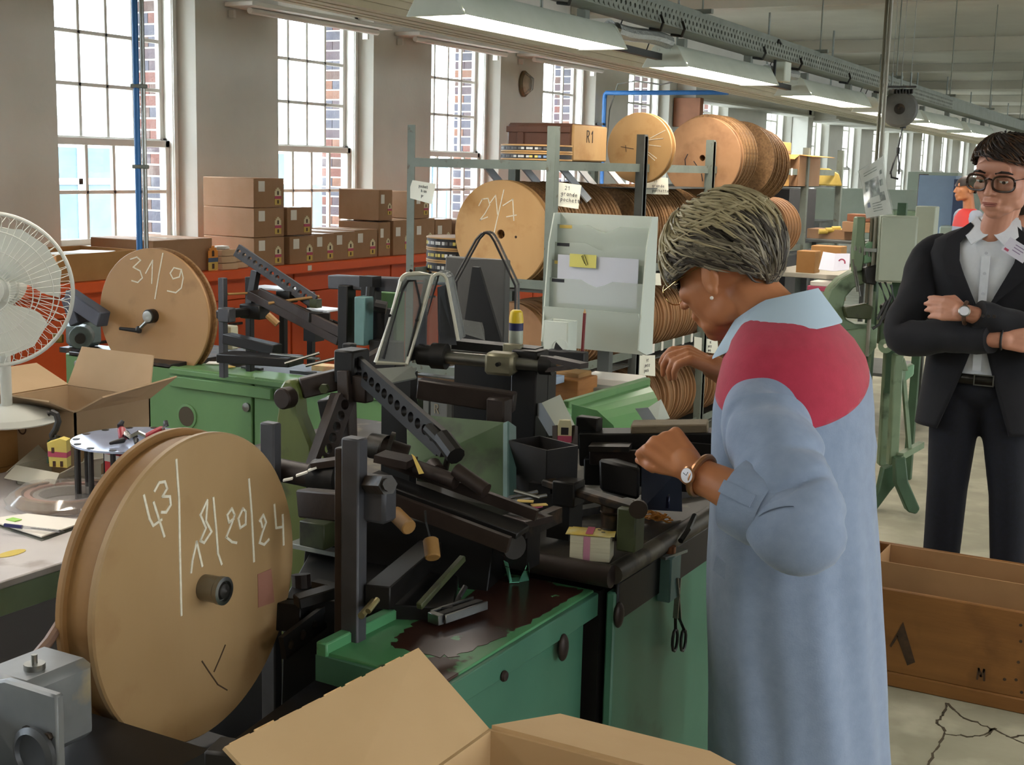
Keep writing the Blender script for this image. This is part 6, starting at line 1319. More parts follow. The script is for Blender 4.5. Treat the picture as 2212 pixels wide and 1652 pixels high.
for q in ([(-.08, -.07, .05), (.08, -.07, .05), (.09, -.10, .02), (-.09, -.10, .02)], [(-.08, .07, .05), (.08, .07, .05), (.1, .10, .10), (-.07, .10, .10)], [(.08, -.07, .05), (.08, .07, .05), (.12, .06, .075), (.12, -.02, .08)], [(-.08, -.07, .05), (-.08, .07, .05), (-.13, .06, .08), (-.13, -.06, .02)]):
    m = MB(); m.sheet(q, .002); m.build('flap', mat('white_board', '#bdb8a8'), t, local=True)
t = thing('red_carton', 'small red and white carton behind the pin stand', 'packaging', at(250, 1015, D=3.2)); c = at(252, 1000, D=3.2); m = MB(); m.box(c, (.05, .03, .05)); m.build('carton_body', mat('bright_red', '#c4262a', .5), t, bevel=.001); m = MB(); m.box(c+Vector((0, 0, .014)), (.0505, .0305, .018)); m.build('white_panel', PAPER, t)
# power cable and the grey gear motor in the corner
m = MB(); m.tube([at(175, 1290, D=2.0), at(140, 1330, D=1.95), at(105, 1385, D=1.9), at(75, 1420, D=1.88), at(30, 1435, D=1.85), at(-40, 1460, D=1.8)], .008, 8); solo(m, 'power_cable', mat('brown_cable', '#7d6252', .5), 'brown power cable slung from reel to gear motor', 'cable')
GM = mat('gear_grey', '#8a8d90', .45, .4, c2='#74777b', scale=6, c3='#a89a7c', s3=7, lo3=.6, hi3=.7)
gm = thing('gear_motor', 'grey cast gear motor in the bottom left corner', 'motor', at(60, 1650, D=1.7)); D = 1.68
o = at(68, 1598, D=D); k = D/2840; u = Vector((math.cos(rad(8)), math.sin(rad(8)), 0)); u = Vector((1, 0, 0)); w = Vector((0, -1, 0))
face = [(-95, -140), (78, -150), (80, 118)] + [(78-20-0, 118)] + [(-20+115*math.cos(rad(a))-40, 10+110*math.sin(rad(a))) for a in range(80, 181, 20)]
m = MB(); m.prism([(a*k, b*k) for a, b in face], o, u, (0, 0, 1), -.014); m.build('flange_plate', GM, gm, bevel=.003)
m = MB(); m.lathe([(.001, .0), (.024, .0), (.026, -.0), (.034, .004), (.036, .012), (.028, .016), (.026, .01), (.001, .008)], o+Vector((.012*0+25*k, 0, -20*k)), w, 32); cvr = m.build('bearing_cover', mat('dark_cast', '#5b5d60', .4, .5), gm)
for a in range(4):
    m = MB(); p = o+u*(25*k+48*k*math.cos(a*PI/2+.8))+Vector((0, 0, -20*k+60*k*math.sin(a*PI/2+.8))); m.cyl(p, p+w*.006, .006, n=6); m.build('bolt', IRON, gm)
m = MB(); m.box(o+Vector((-.075, .075, .005)), (.10, .12, .115)); m.build('gear_case', GM, gm, bevel=.012)
m = MB(); p = o+Vector((-.06, .06, .0625)); m.cyl(p, p+Vector((0, 0, .008)), .014, n=14); m.cyl(p+Vector((0, 0, .008)), p+Vector((0, 0, .02)), .004, n=8); m.build('oil_plug', STEEL, gm)
m = MB(); m.box(o+Vector((-.12, -.01, -.035)), (.09, .10, .12)); m.build('motor_body', GM, gm, bevel=.01)
for z in (-.03, -.05, -.07):
    m = MB(); m.box(o+Vector((-.105, -.061, z)), (.035, .004, .012)); m.build('cooling_fin', IRON, gm)
m = MB(); m.box(o+Vector((-.105, -.062, -.085)), (.03, .002, .02)); m.build('rating_plate', PAPER, gm)
m = MB(); m.box2((o.x-.35, o.y-.25, .0), (o.x+.10, o.y+.22, o.z-.075)); solo(m, 'motor_plinth', DARK, 'dark plinth carrying the gear motor', 'plinth')
m = MB(); p = o+Vector((.05, -.03, -.085)); m.cyl(p, p+Vector((.03, -.01, .0)), .012, n=10); m.build('shaft_stub', mat('alu', '#b5b5b0'), gm)
# floor plates below the table
for a, b, z, lbl in (((-2.4, 1.5), (-1.95, 2.2), .012, 'grey steel sheet on the floor below the table'), ((-2.0, 1.75), (-1.75, 2.15), .30, 'blue-grey board leaning under the near reel')):
    m = MB(); m.box2((a[0], a[1], z-.01 if z < .1 else 0), (b[0], b[1], z)); solo(m, 'floor_sheet' if z < .1 else 'step_box', mat('slate_sheet', '#6b6d82', .4, c2='#606276', scale=4), lbl if z < .1 else 'blue-grey low step box beside the near reel', 'sheet' if z < .1 else 'box')
# ================================================================== open carton in the foreground
KB = mat('kraft_board', '#bd9f76', .75, c2='#b5966c', scale=3, bump=.03, bscale=80)
KE = mat('kraft_cut_edge', '#caa878', .85, c2='#a98556', scale=90)
C = at(1057, 1573, D=1.62); zt_ = C.z; fx1, fy0 = C.x+.42, C.y-.34; zb_ = .42
fb = thing('open_carton', 'open kraft cardboard carton in the foreground with raised flaps', 'box', (C.x+.21, C.y-.17, zb_)); th = .005
for nm_, a, b in (('side', (C.x, fy0, zb_), (C.x+th, C.y, zt_)), ('side', (C.x+th, C.y-th, zb_), (fx1, C.y, zt_)), ('side', (fx1-th, fy0, zb_), (fx1, C.y-th, zt_)), ('side', (C.x+th, fy0, zb_), (fx1-th, fy0+th, zt_)), ('bottom', (C.x, fy0, zb_), (fx1, C.y, zb_+th))):
    m = MB(); m.box2(a, b); m.build(nm_, KB, fb)
lf = at(905, 1400, Y=C.y) - C
m = MB(); m.sheet([C, C+lf, C+lf+Vector((-.015, -.345, .0)), C+Vector((0, -.34, 0))], -.005); f = m.build('flap', KB, fb)
rn = random.Random(3); m = MB(); e0, e1 = C+lf, C+lf+Vector((-.015, -.345, 0)); vs = []
for k in range(9):       # torn liner lip along the flap edge
    p = e0.lerp(e1, k/9); q = e0.lerp(e1, (k+.8)/9); h = rn.uniform(.0005, .0025); m.sheet([p, q, q+lf.normalized()*h*.7+Vector((0, 0, h*.3)), p+lf.normalized()*h], .0015)
m.build('torn_edge', KE, f)
rf = at(1165, 1538, X=C.x) - C
rfe = at(1545, 1618, Z=(C+rf).z); m = MB(); m.sheet([C+Vector((.003, 0, 0)), Vector((fx1, C.y, zt_)), Vector((rfe.x, (C+rf).y, (C+rf).z)), C+rf+Vector((.03, 0, 0))], .005); m.build('flap', KB, fb)
m = MB(); m.sheet([(fx1, C.y, zt_), (fx1, fy0, zt_), (fx1+.1, fy0, zt_-.09), (fx1+.1, C.y, zt_-.09)], .005); m.build('flap', KB, fb)
m = MB(); m.sheet([(C.x, fy0, zt_), (fx1, fy0, zt_), (fx1, fy0-.06, zt_-.13), (C.x, fy0-.06, zt_-.13)], .005); m.build('flap', KB, fb)
st = thing('stool', 'dark stool under the foreground carton', 'stool', (C.x+.21, C.y-.17, 0)); m = MB(); m.box2((C.x-.02, fy0-.01, zb_-.03), (fx1+.02, C.y+.01, zb_-.001)); m.build('seat', RACKD, st, bevel=.003)
for x in (C.x, fx1):
    for y in (fy0+.02, C.y-.02):
        m = MB(); m.box2((x-.015, y-.015, 0), (x+.015, y+.015, zb_-.03)); m.build('leg', RACKD, st)
m = MB(); m.box(at(495, 1632, D=1.72), (.05, .05, .03), .3); solo(m, 'black_switch_box', BLACK, 'small black box on the carriage beside the near reel', 'box', bevel=.004)

# ================================================================== wooden crate on the floor
CW = mat('old_crate_wood', '#85592a', .6, c2='#754c22', scale=3.5, stretch=(.5, 1, 4), c3='#5f3c18', s3=5, lo3=.56, hi3=.75, bump=.08, bscale=40)
ck = thing('wooden_crate', 'old varnished wooden crate stencilled A and M on the floor', 'crate', (-.65, 4.33, 0)); x0, x1, y0, y1, hh, t_ = -1.05, -.20, 4.06, 4.60, .315, .016
for nm_, a, b in (('front_board', (x0, y0, .045), (x1, y0+t_, hh)), ('back_board', (x0, y1-t_, .045), (x1, y1, hh)), ('end_board', (x0, y0+t_, .045), (x0+t_, y1-t_, hh)), ('end_board', (x1-t_, y0+t_, .045), (x1, y1-t_, hh)), ('bottom_board', (x0, y0, .03), (x1, y1, .045)), ('skirting', (x0-.004, y0-.008, 0), (x1+.004, y0+.02, .047)), ('skirting', (x0-.004, y1-.02, 0), (x1+.004, y1+.008, .047))):
    m = MB(); m.box2(a, b); m.build(nm_, CW, ck, bevel=.004)
STN = mat('faded_stencil', '#33261a', .8, c2='#4a3420', scale=30)
def cf(px, py): q = at(px, py, Y=y0); return (q.x, q.z)
m = MB(); m.prism([cf(x, y) for x, y in ((1951, 1343), (1977, 1430), (1960, 1437), (1936, 1370))], (0, y0-.0001, 0), (1, 0, 0), (0, 0, 1), .0012); m.prism([cf(x, y) for x, y in ((1936, 1370), (1941, 1374), (1925, 1398), (1922, 1394))], (0, y0-.0001, 0), (1, 0, 0), (0, 0, 1), .0012); m.build('stencil_letter_a', STN, ck)
m = MB(); q = cf(2110, 1466); write(m, 'M', (q[0], y0-.0001, q[1]), (1, 0, 0), (0, 0, 1), .034, w=.006); m.build('stencil_letter_m', STN, ck)
for x, y in ((2205, 1350), (2205, 1385), (2200, 1430), (2195, 1468), (2207, 1495), (2170, 1467)):
    q = at(x, y, Y=y0); m = MB(); m.cyl(q, q+Vector((0, -.001, 0)), .005, n=8); m.build('nail_hole', STN, ck)
ib = open_box('carton_liner', 'thin open brown carton standing inside the wooden crate', -.66, 4.34, .046, .62, .22, .305, mat('liner_carton', '#a07a52', .8, c2='#94704a', scale=5), .004)
# ================================================================== green press, switch cabinet and the far end of the hall
PG = mat('press_green', '#74866a', .5, c2='#66785e', scale=5, c3='#3c4a34', s3=9, lo3=.58, hi3=.72)
PGD = mat('press_dark_green', '#3f5a42', .5, c2='#334a36', scale=7)
D = 6.2; k = D/2840
pr = thing('press', 'light green C-frame eyelet press on a splayed stand', 'press', at(1910, 1115, Z=0))
def o2(px, py, d=D): return at(px, py, D=d)
ub = Vector((CR.x, CR.y, 0)).normalized(); vb = Vector((0, 0, 1))
def outline(pts, d, th, nm_, mt, ref=(1850, 660), bevel=.006):
    o = o2(ref[0], ref[1], d); kk = d/2840; m = MB(); m.prism([((x-ref[0])*kk, (ref[1]-y)*kk) for x, y in pts], o, ub, vb, -th); return m.build(nm_, mt, pr, bevel=bevel)
outl = [(1862, 582), (1838, 588), (1812, 604), (1792, 628), (1782, 660), (1784, 695), (1788, 760), (1800, 765), (1895, 745), (1895, 700), (1850, 700), (1830, 690), (1822, 668), (1826, 642), (1842, 622), (1866, 612)]
outline(outl, D, .11, 'c_frame', PG)
outline([(1800, 720), (1900, 705), (1900, 750), (1885, 770), (1800, 760)], D-.03, .13, 'bed_casting', PG)
outline([(1838, 470), (1858, 470), (1858, 512), (1862, 535), (1858, 585), (1840, 590), (1836, 540)], D-.02, .06, 'ram_slide', PG)
outline([(1858, 530), (1872, 520), (1886, 525), (1886, 565), (1860, 570)], D-.02, .05, 'ram_head', mat('mint_casting', '#7fa886', .5))
for x, y in ((1848, 535), (1858, 540), (1868, 545), (1878, 548)):
    m = MB(); m.cyl(o2(x, y-12, D-.06), o2(x, y+6, D-.06), .006, n=8); m.build('oiler', STEEL, pr)
outline([(1862, 580), (1888, 570), (1890, 615), (1866, 612)], D-.05, .06, 'ram_guide', BLACK)
m = MB(); m.cyl(o2(1848, 575, D-.08), o2(1858, 640, D-.08), .004, n=6); m.cyl(o2(1842, 560, D-.08), o2(1852, 630, D-.08), .004, n=6); m.build('punch_rod', STEEL, pr)
outline([(1825, 665), (1870, 655), (1888, 662), (1885, 690), (1830, 688)], D-.05, .05, 'die_block', GREENO)
m = MB(); a, b = o2(1897, 470, D), o2(1893, 800, D); m.box2((a.x-.025, a.y-.02, .55), (a.x+.02, a.y+.03, a.z)); m.build('column', PGD, pr, bevel=.004)
m = MB(); m.box2((a.x+.005, a.y-.03, .5), (a.x+.02, a.y-.02, 1.05)); m.build('column_strip', PG, pr)
outline([(1905, 690), (1945, 640), (1962, 640), (1960, 690), (1925, 735), (1905, 745)], D+.05, .08, 'side_bracket', PG)
outline([(1905, 660), (1950, 630), (1955, 665), (1915, 700)], D+.02, .05, 'drive_cover', mat('dark_brown_cover', '#3a2f27', .5))
c = o2(1913, 747, D-.08); m = MB(); m.lathe([(.010, -.012), (.034, -.014), (.034, .014), (.010, .016)], c, (CAMP-c), 28, closed=True); m.build('hand_wheel', PG, pr)
m = MB(); m.cyl(o2(1930, 747, D-.06), o2(1975, 745, D-.02), .008, n=8); m.build('wheel_shaft', IRON, pr)
for pts in ([(1925, 765), (1945, 765), (1950, 1000), (1930, 1010)], [(1946, 770), (1958, 800), (1935, 800)]):
    outline(pts, D-.02, .06, 'stand_leg', PG, (1935, 880))
outline([(1930, 990), (1952, 985), (1962, 1040), (1992, 1100), (1985, 1112), (1966, 1108), (1935, 1045)], D-.02, .06, 'stand_foot', PGD, (1950, 1050))
outline([(1905, 1010), (1935, 1000), (1940, 1040), (1925, 1060), (1880, 1130), (1862, 1128), (1898, 1060)], D+.1, .06, 'stand_foot', PGD, (1900, 1060))
outline([(1905, 760), (1922, 760), (1925, 1010), (1908, 1010)], D+.15, .05, 'stand_leg', PG, (1915, 880))
m = MB(); m.bar(o2(1945, 985, D), o2(1990, 960, D+.2), .03, .03); m.build('treadle_link', PG, pr); m = MB(); m.bar(o2(1950, 795, D), o2(1965, 980, D+.1), .015, .02); m.build('treadle_rod', PG, pr)
outline([(1945, 800), (1975, 785), (1975, 810), (1950, 830)], D, .05, 'side_arm', mat('mint_casting', '#7fa886'), (1950, 800))
for q in ([(1900, 610), (1915, 650), (1895, 690)], [(1910, 605), (1925, 640), (1900, 700), (1885, 710)], [(1925, 615), (1932, 650), (1905, 690)]):
    m = MB(); m.tube([o2(x, y, D-.1) for x, y in q], .007, 8); m.build('cable', CABLE, pr)
sw = at(1893, 465, D=6.05); s2 = at(1960, 612, D=6.05); t = thing('switch_cabinet', 'pale grey-green electrical cabinet beside the press column', 'cabinet', (sw.x+.08, sw.y+.06, s2.z)); SWM = mat('cabinet_paint', '#a5ac9b', .45, c2='#9ca392', scale=4)
m = MB(); c = (sw+at(1965, 612, D=6.05))/2; m.box(c+Vector((0, .06, 0)), (.17, .10, sw.z-s2.z), CYAW*.6); m.build('housing', SWM, t, bevel=.004)
m = MB(); m.box(c+Vector((.02, .0, 0)), (.155, .01, sw.z-s2.z-.015), CYAW*.6); m.build('door', SWM, t, bevel=.003)
m = MB(); m.box((c.x, c.y+.13, 1.02), (.04, .03, .9)); m.build('support', PGD, t)
m = MB(); c = at(2000, 500, D=6.8); m.box(c, (.1, .1, .26)); t = thing('switch_cabinet', 'second pale electrical cabinet partly behind the man', 'cabinet', c-Vector((0, 0, .13))); m.build('housing', SWM, t, bevel=.004); m = MB(); m.box((c.x, c.y, (c.z-.13)/2), (.04, .04, c.z-.13)); m.build('support', PGD, t)
# bench with packing work behind the press
q = at(1790, 592, D=8.3); bz2 = q.z
wb_ = thing('packing_bench', 'cluttered packing bench behind the press', 'table', (q.x, q.y+.3, 0)); m = MB(); m.box2((q.x-.40, q.y-.05, bz2-.03), (q.x+.5, q.y+.75, bz2)); m.build('table_top', mat('bench_top', '#b5b1a2', .5), wb_, bevel=.003)
for dx in (-.36, .46):
    for dy in (0, .7):
        m = MB(); m.box2((q.x+dx-.02, q.y+dy-.02, 0), (q.x+dx+.02, q.y+dy+.02, bz2-.03)); m.build('leg', RACKD, wb_)
m = MB(); m.box2((q.x-.36, q.y+.0, .35), (q.x+.46, q.y+.7, .37)); m.build('lower_shelf', RACKD, wb_)
def bx(name, label, cat, px, py, D_, d, mt, rz=0., bevel=.003):
    c = at(px, py, D=D_); m = MB(); m.box(c, d, rz); return solo(m, name, mt, label, cat, bevel=bevel)
bx('carton', 'brown carton with green sticky note on the packing bench', 'box', 1746, 565, 8.4, (.12, .12, .14), mat('tan_carton', '#b08350'))
bx('carton', 'rounded tan carton behind the printed leaflet', 'box', 1790, 550, 8.8, (.2, .15, .12), mat('tan_carton', '#b08350'))
m = MB(); c = [at(1768, 582, D=8.1), at(1800, 586, D=8.1), at(1804, 548, D=8.25), at(1778, 544, D=8.25)]; t = thing('leaflet', 'open printed leaflet propped on the packing bench', 'leaflet', c[0]); m.sheet(c, .002); m.build('left_page', mat('leaflet_paper', '#d4d3e0', .6), t)
c = [at(1800, 586, D=8.1), at(1834, 583, D=8.15), at(1836, 548, D=8.3), at(1804, 548, D=8.25)]; m = MB(); m.sheet(c, .002); rp = m.build('right_page', mat('leaflet_paper', '#d4d3e0'), t); m = MB(); m.lathe([(.015, 0), (.024, 0), (.024, .001), (.015, .001)], (c[0]+c[2])/2+(CAMP-c[0]).normalized()*.004, CAMP-c[0], 16, closed=True); m.build('printed_rosette', LOGO_P, t)
for kk, (x, y, w, mt_) in enumerate(((1785, 612, .16, PAPER), (1782, 622, .18, LOGO_P), (1780, 632, .17, mat('grey_board', '#8f9088')), (1785, 645, .2, KRAFT))):
    bx('ledger', ('topmost white', 'pinkish', 'grey', 'lowest brown')[kk]+' ledger in the pile under the packing bench', 'book', x, y, 8.2, (w, .16, .028), mt_)
bx('carton', 'shallow carton of yellow rolls on the far bench', 'box', 1800, 505, 9.4, (.32, .22, .07), KRAFT)
for kk, (x, y) in enumerate(((1792, 497), (1806, 494), (1820, 499), (1778, 500))):
    c = at(x, y, D=9.3); m = MB(); m.cyl(c-CR*.03, c+CR*.03, .018, n=12); solo(m, 'yellow_roll', mat('yellow_roll', '#c9ab4e', .6), ('second', 'third', 'rightmost', 'leftmost')[kk]+' yellow roll lying in the shallow carton', 'roll', 'yellow rolls')
bx('carton', 'upper red-brown carton on the pile behind the press ram', 'box', 1860, 470, 9.2, (.16, .14, .05), mat('redbrown', '#8a5a3e')); bx('carton', 'lower red-brown carton on the pile behind the press ram', 'box', 1860, 490, 9.2, (.22, .18, .07), KRAFT)
bx('bench_shelf', 'grey shelf board behind the press', 'shelf', 1815, 520, 9.3, (.8, .35, .02), RACKD)
for x in (1760, 1870):
    c = at(x, 520, D=9.3); m = MB(); m.box2((c.x-.015, c.y-.015, 0), (c.x+.015, c.y+.015, c.z-.01)); solo(m, 'shelf_support', RACKD, ('left' if x < 1800 else 'right')+' upright of the grey shelf behind the press', 'post')
# far end
bx('tall_cabinet', 'grey-blue sheet-steel cabinet far down the hall', 'cabinet', 2025, 480, 16.5, (.44, .4, 1.16), mat('grey_blue_steel', '#8ea0b6', .45, c2='#8698ae', scale=3))
bx('tall_cabinet', 'navy narrow cabinet beside the grey-blue one', 'cabinet', 2071, 490, 16.2, (.12, .4, 1.16), mat('navy_panel', '#3a4560', .5))
bx('tall_cabinet', 'brown narrow panel left of the grey-blue cabinet', 'cabinet', 1988, 480, 16.6, (.06, .3, 1.2), mat('brown_panel', '#5a4a44', .6))
c = at(2020, 372, D=19.); m = MB(); m.box2((c.x-.35, c.y-.15, 0), (c.x+.35, c.y+.15, c.z)); solo(m, 'filing_shelf', SWM, 'pale shelf unit under the far windows', 'shelf', bevel=.004)
bx('far_cupboard', 'low pale cupboard row far down the hall', 'cupboard', 1940, 470, 18., (2.2, .5, .75), SWM)
for kk, x in enumerate((1700, 1735, 1960, 2100, 2160)):
    c = at(x, 420, D=13+kk); m = MB(); m.box2((c.x-.3, c.y-.3, 0), (c.x+.3, c.y+.3, 1.0+.1*(kk % 3))); solo(m, 'far_machine', (PGD, RACKD, PG, SWM, PGD)[kk], ('first', 'second', 'third', 'fourth', 'fifth')[kk]+' machine body standing far down the hall, counted from the window side', 'machine', bevel=.02)
# ================================================================== people
def skin_mat(name, c, c2): return mat(name, c, .5, c2=c2, scale=9, bump=.03, bscale=200)
SKW = skin_mat('tanned_skin', '#b5774f', '#a86a45'); SKM = skin_mat('fair_skin', '#c08a72', '#b57d66')
def remeshed(mb, name, m, parent, voxel=.005, it=4, fac=.5):
    me = bpy.data.meshes.new('tmp'); me.from_pydata([tuple(v) for v in mb.v], [], mb.f); me.update()
    o = bpy.data.objects.new('tmp', me); COL.objects.link(o)
    r = o.modifiers.new('r', 'REMESH'); r.mode = 'VOXEL'; r.voxel_size = voxel
    s = o.modifiers.new('s', 'SMOOTH'); s.factor = fac; s.iterations = it
    dg = bpy.context.evaluated_depsgraph_get(); nm_ = bpy.data.meshes.new_from_object(o.evaluated_get(dg))
    bpy.data.objects.remove(o); bpy.data.meshes.remove(me)
    off = wloc(parent); nm_.transform(Matrix.Translation(-off)); nm_.materials.clear(); nm_.materials.append(m); nm_.name = name
    nm_.shade_smooth(); return link(name, nm_, parent)
class Frame3:
    def __init__(s, o, fwd, up, sc=1., sx=1.): 
        s.sx = sx; s.o = Vector(o); s.y = Vector(fwd).normalized(); s.x = s.y.cross(Vector(up)).normalized(); s.z = s.x.cross(s.y).normalized(); s.s = sc
    def __call__(s, x, y, z): return s.o + (s.x*(x*s.sx) + s.y*y + s.z*z)*s.s
    def R(s): return Matrix((s.x, s.y, s.z)).transposed()
    def xf(s, mb):
        for i, v in enumerate(mb.v): mb.v[i] = s(v.x, v.y, v.z)
        return mb
def head_mesh(fr, female=False):
    m = MB()
    m.ell((0, -.012, .032), (.076, .096, .086)); m.ell((0, .028, -.02), (.063, .066, .085)); m.ell((0, .02, -.055), (.058, .062, .055))
    m.ell((0, .066, -.098), (.026, .022, .019)); m.ell((0, .045, -.085), (.045, .042, .026))
    for s in (-1, 1):
        m.ell((.038*s, .062, -.018), (.022, .022, .02)); m.ell((.030*s, .081, .030), (.024, .013, .009)); m.ell((.042*s, .012, -.068), (.016, .036, .030))
        m.ell((.0785*s, -.018, -.012), (.007, .019, .032), R=Matrix.Rotation(.25, 3, 'X')); m.ell((.081*s, -.016, -.036), (.006, .010, .012)); m.ell((.083*s, -.028, .0), (.005, .008, .026), R=Matrix.Rotation(.3, 3, 'X'))
        m.ell((.010*s, .098, -.032), (.008, .009, .007))
    m.cap((0, .088, .016), (0, .109, -.028), .008, .0105); m.ell((0, .113, -.030), (.010, .009, .009)); m.ell((0, .086, -.060), (.026, .014, .014)); m.ell((0, .084, -.076), (.02, .012, .009))
    m.ell((0, .078, .045), (.05, .014, .022))
    return fr.xf(m)
def hand_mesh(m, W, d, n, side, curls, spread=.07, sc=1., thumb=(.5, .35)):
    """palm and five fingers: W wrist, d wrist->knuckles, n back of the hand, side = +1 when the thumb lies towards n x d"""
    d = Vector(d).normalized(); n = (Vector(n)-d*Vector(n).dot(d)).normalized(); s = n.cross(d)*side
    m.cap(W-d*.03*sc, W+d*.02*sc, .024*sc, .026*sc)
    for k in range(4):
        o = (.030-.020*k)*sc; m.cap(W+d*.018*sc+s*o*.6, W+d*(.082-.004*abs(k-1))*sc+s*o, .0135*sc, .0118*sc)
    tips = []
    for k, (L, cu) in enumerate(zip((.072, .080, .074, .058), curls)):
        o = (.030-.020*k)*sc; p = W+d*(.084-.004*abs(k-1))*sc+s*o; a = 0; dirv = d + s*(spread*(1.5-k)); dirv.normalize()
        for f, c, r0, r1 in ((.45, cu[0], .0098, .0088), (.30, cu[1], .0088, .0080), (.25, cu[2], .0080, .0068)):
            a += c; q = p + (dirv*math.cos(a) - n*math.sin(a))*(L*f*sc); m.cap(p, q, r0*sc, r1*sc, n=10); p = q
        tips.append(p)
    t0 = W+d*.022*sc+s*.026*sc-n*.006*sc; t1 = t0+(d*.6+s*thumb[0]-n*.25).normalized()*.042*sc; t2 = t1+(d*.9+s*(thumb[0]-.45)-n*thumb[1]).normalized()*.032*sc; t3 = t2+(d*.9-s*.25-n*(thumb[1]+.15)).normalized()*.026*sc
    m.cap(W+d*.012*sc+s*.012*sc, t1, .014*sc, .0115*sc, n=10); m.cap(t1, t2, .0112*sc, .0098*sc, n=10); m.cap(t2, t3, .0098*sc, .0078*sc, n=10)
    return tips
def ering(c, u, v, ru, rv, n=72, pw=2.2, fold=None, k=0, a0=0., a1=2*PI, closed=True):
    out = []; N = n if closed else n+1
    for i in range(N):
        a = a0+(a1-a0)*i/n; ca, sa = math.cos(a), math.sin(a); q = (abs(ca)**pw+abs(sa)**pw)**(-1/pw); f = 1+(fold(a, k) if fold else 0)
        out.append(Vector(c)+Vector(u)*(ru*ca*q*f)+Vector(v)*(rv*sa*q*f))
    return out
def sleeve(path, rs, n=40, fold=.05, seed=0, freq=9, steps=7, pinch=()):
    P_ = [Vector(p) for p in path]; pts = []; rr = []
    for i in range(len(P_)-1):
        for k in range(steps):
            t = k/steps; p0, p1, p2, p3 = P_[max(i-1, 0)], P_[i], P_[i+1], P_[min(i+2, len(P_)-1)]
            pts.append(.5*((2*p1)+(p2-p0)*t+(2*p0-5*p1+4*p2-p3)*t*t+(3*p1-p0-3*p2+p3)*t**3)); rr.append(rs[i]+(rs[i+1]-rs[i])*t)
    pts.append(P_[-1]); rr.append(rs[-1]); rn = random.Random(seed); ph = [rn.uniform(0, 6) for _ in range(4)]
    m = MB(); rings = []; prev = None; L = 0
    for i, p in enumerate(pts):
        t = (pts[min(i+1, len(pts)-1)]-pts[max(i-1, 0)]).normalized()
        a = (prev - t*prev.dot(t)).normalized() if prev is not None else frame(t)[1]
        b = t.cross(a); prev = a; L += (pts[i]-pts[i-1]).length if i else 0; ring = []
        for k in range(n):
            q = 2*PI*k/n; w = 1+fold*(.6*math.sin(L*freq*8+2*math.sin(q+ph[0])+ph[1])+.5*math.sin(3*q+L*22+ph[2])+.3*math.sin(5*q-L*35+ph[3])+.55*(.5-abs(math.sin(L*freq*2.2+1.3*math.sin(q+ph[2])+ph[0]))))
            for L0, dep, wid, pq_, sl in pinch: w -= dep*(.04+.96*max(0, math.cos(q-pq_))**1.4)*math.exp(-((L-L0-sl*math.sin(q-pq_+.8))/wid)**2)
            ring.append(p+a*(rr[i]*w*math.cos(q))+b*(rr[i]*w*math.sin(q)))
        rings.append(ring)
    return m.loft(rings)
def hair_cap(fr, c, r, bound, na=56, npol=16, th=.006):
    """closed shell over the skull; bound(az) is the polar angle of the hairline (az 0 = front, pi = back)"""
    m = MB(); g = []
    for lay in (0, 1):
        for i in range(na):
            az = 2*PI*i/na; pm = bound(az)
            for j in range(1, npol+1):
                po = pm*j/npol; f = 1-lay*.07; x = math.sin(po)*math.sin(az); y = math.sin(po)*math.cos(az); z = math.cos(po)
                g.append(fr(c[0]+r[0]*x*f, c[1]+r[1]*y*f, c[2]+r[2]*z*f))
    top = [fr(c[0], c[1], c[2]+r[2]), fr(c[0], c[1], c[2]+r[2]*.93)]; fs = []; B = na*npol
    for lay in (0, 1):
        o = lay*B
        for i in range(na):
            j2 = (i+1) % na
            fs.append((2*B+lay, o+i*npol, o+j2*npol) if not lay else (2*B+lay, o+j2*npol, o+i*npol))
            for j in range(npol-1):
                q = (o+i*npol+j, o+i*npol+j+1, o+j2*npol+j+1, o+j2*npol+j); fs.append(q if not lay else q[::-1])
    for i in range(na):
        j2 = (i+1) % na; fs.append((i*npol+npol-1, B+i*npol+npol-1, B+j2*npol+npol-1, j2*npol+npol-1))
    return m.add(g+top, fs)
def locks(fr, c, r, bound, N, L, rad_, flow, seed, lift=(.99, 1.06), over=.12):
    rn = random.Random(seed); m = MB()
    for _ in range(N):
        az = rn.uniform(0, 2*PI); po = bound(az)*math.sqrt(rn.uniform(.02, 1.)); h = rn.uniform(*lift); ov = over*rn.uniform(.0, 1.8); pts = []; l = L*rn.uniform(.6, 1.25); a, p = az, po
        for k in range(6):
            f = k/5; hh = h+.02*math.sin(f*PI)
            x = math.sin(p)*math.sin(a); y = math.sin(p)*math.cos(a); z = math.cos(p)
            pts.append(fr(c[0]+r[0]*x*hh, c[1]+r[1]*y*hh, c[2]+r[2]*z*hh))
            da, dp = flow(a, p, rn); p = p+dp*l/5/.1; a = a+da*l/5/.1/max(.25, math.sin(p)); p = min(p, bound(a)+ov)
        m.tube(pts, [rad_*.8, rad_*1.1, rad_, rad_*.8, rad_*.5, rad_*.12], 5)
    return m

# ------------------------------------------------------------------ the woman at the machine
wm = thing('person', 'person in pale blue work coat with raspberry yoke bending over machine', 'person', (-.66, 2.36, 0))
YC = 2.36
hw = Frame3((-.858, YC, 1.418), (-.85, .24, -.44), (-.43, 0, .90), 1.04)
shN, elN, wrN = Vector((-.705, 2.185, 1.185)), at(1705, 1122, Y=2.03), at(1497, 1018, Y=2.07)
shF, elF, wrF = Vector((-.705, 2.535, 1.19)), Vector((-.70, 2.62, 1.03)), at(1560, 802, Y=2.56)
b = head_mesh(hw, True)
b.cap(hw(0, -.03, -.06), (-.735, YC, 1.31), .052, .058); b.cap(hw(0, .0, -.075), (-.775, YC, 1.32), .045, .05)
b.ell((-.705, YC, 1.20), (.10, .16, .12)); b.ell((-.69, YC, 1.02), (.10, .14, .15)); b.ell((-.675, YC, .85), (.11, .15, .13))
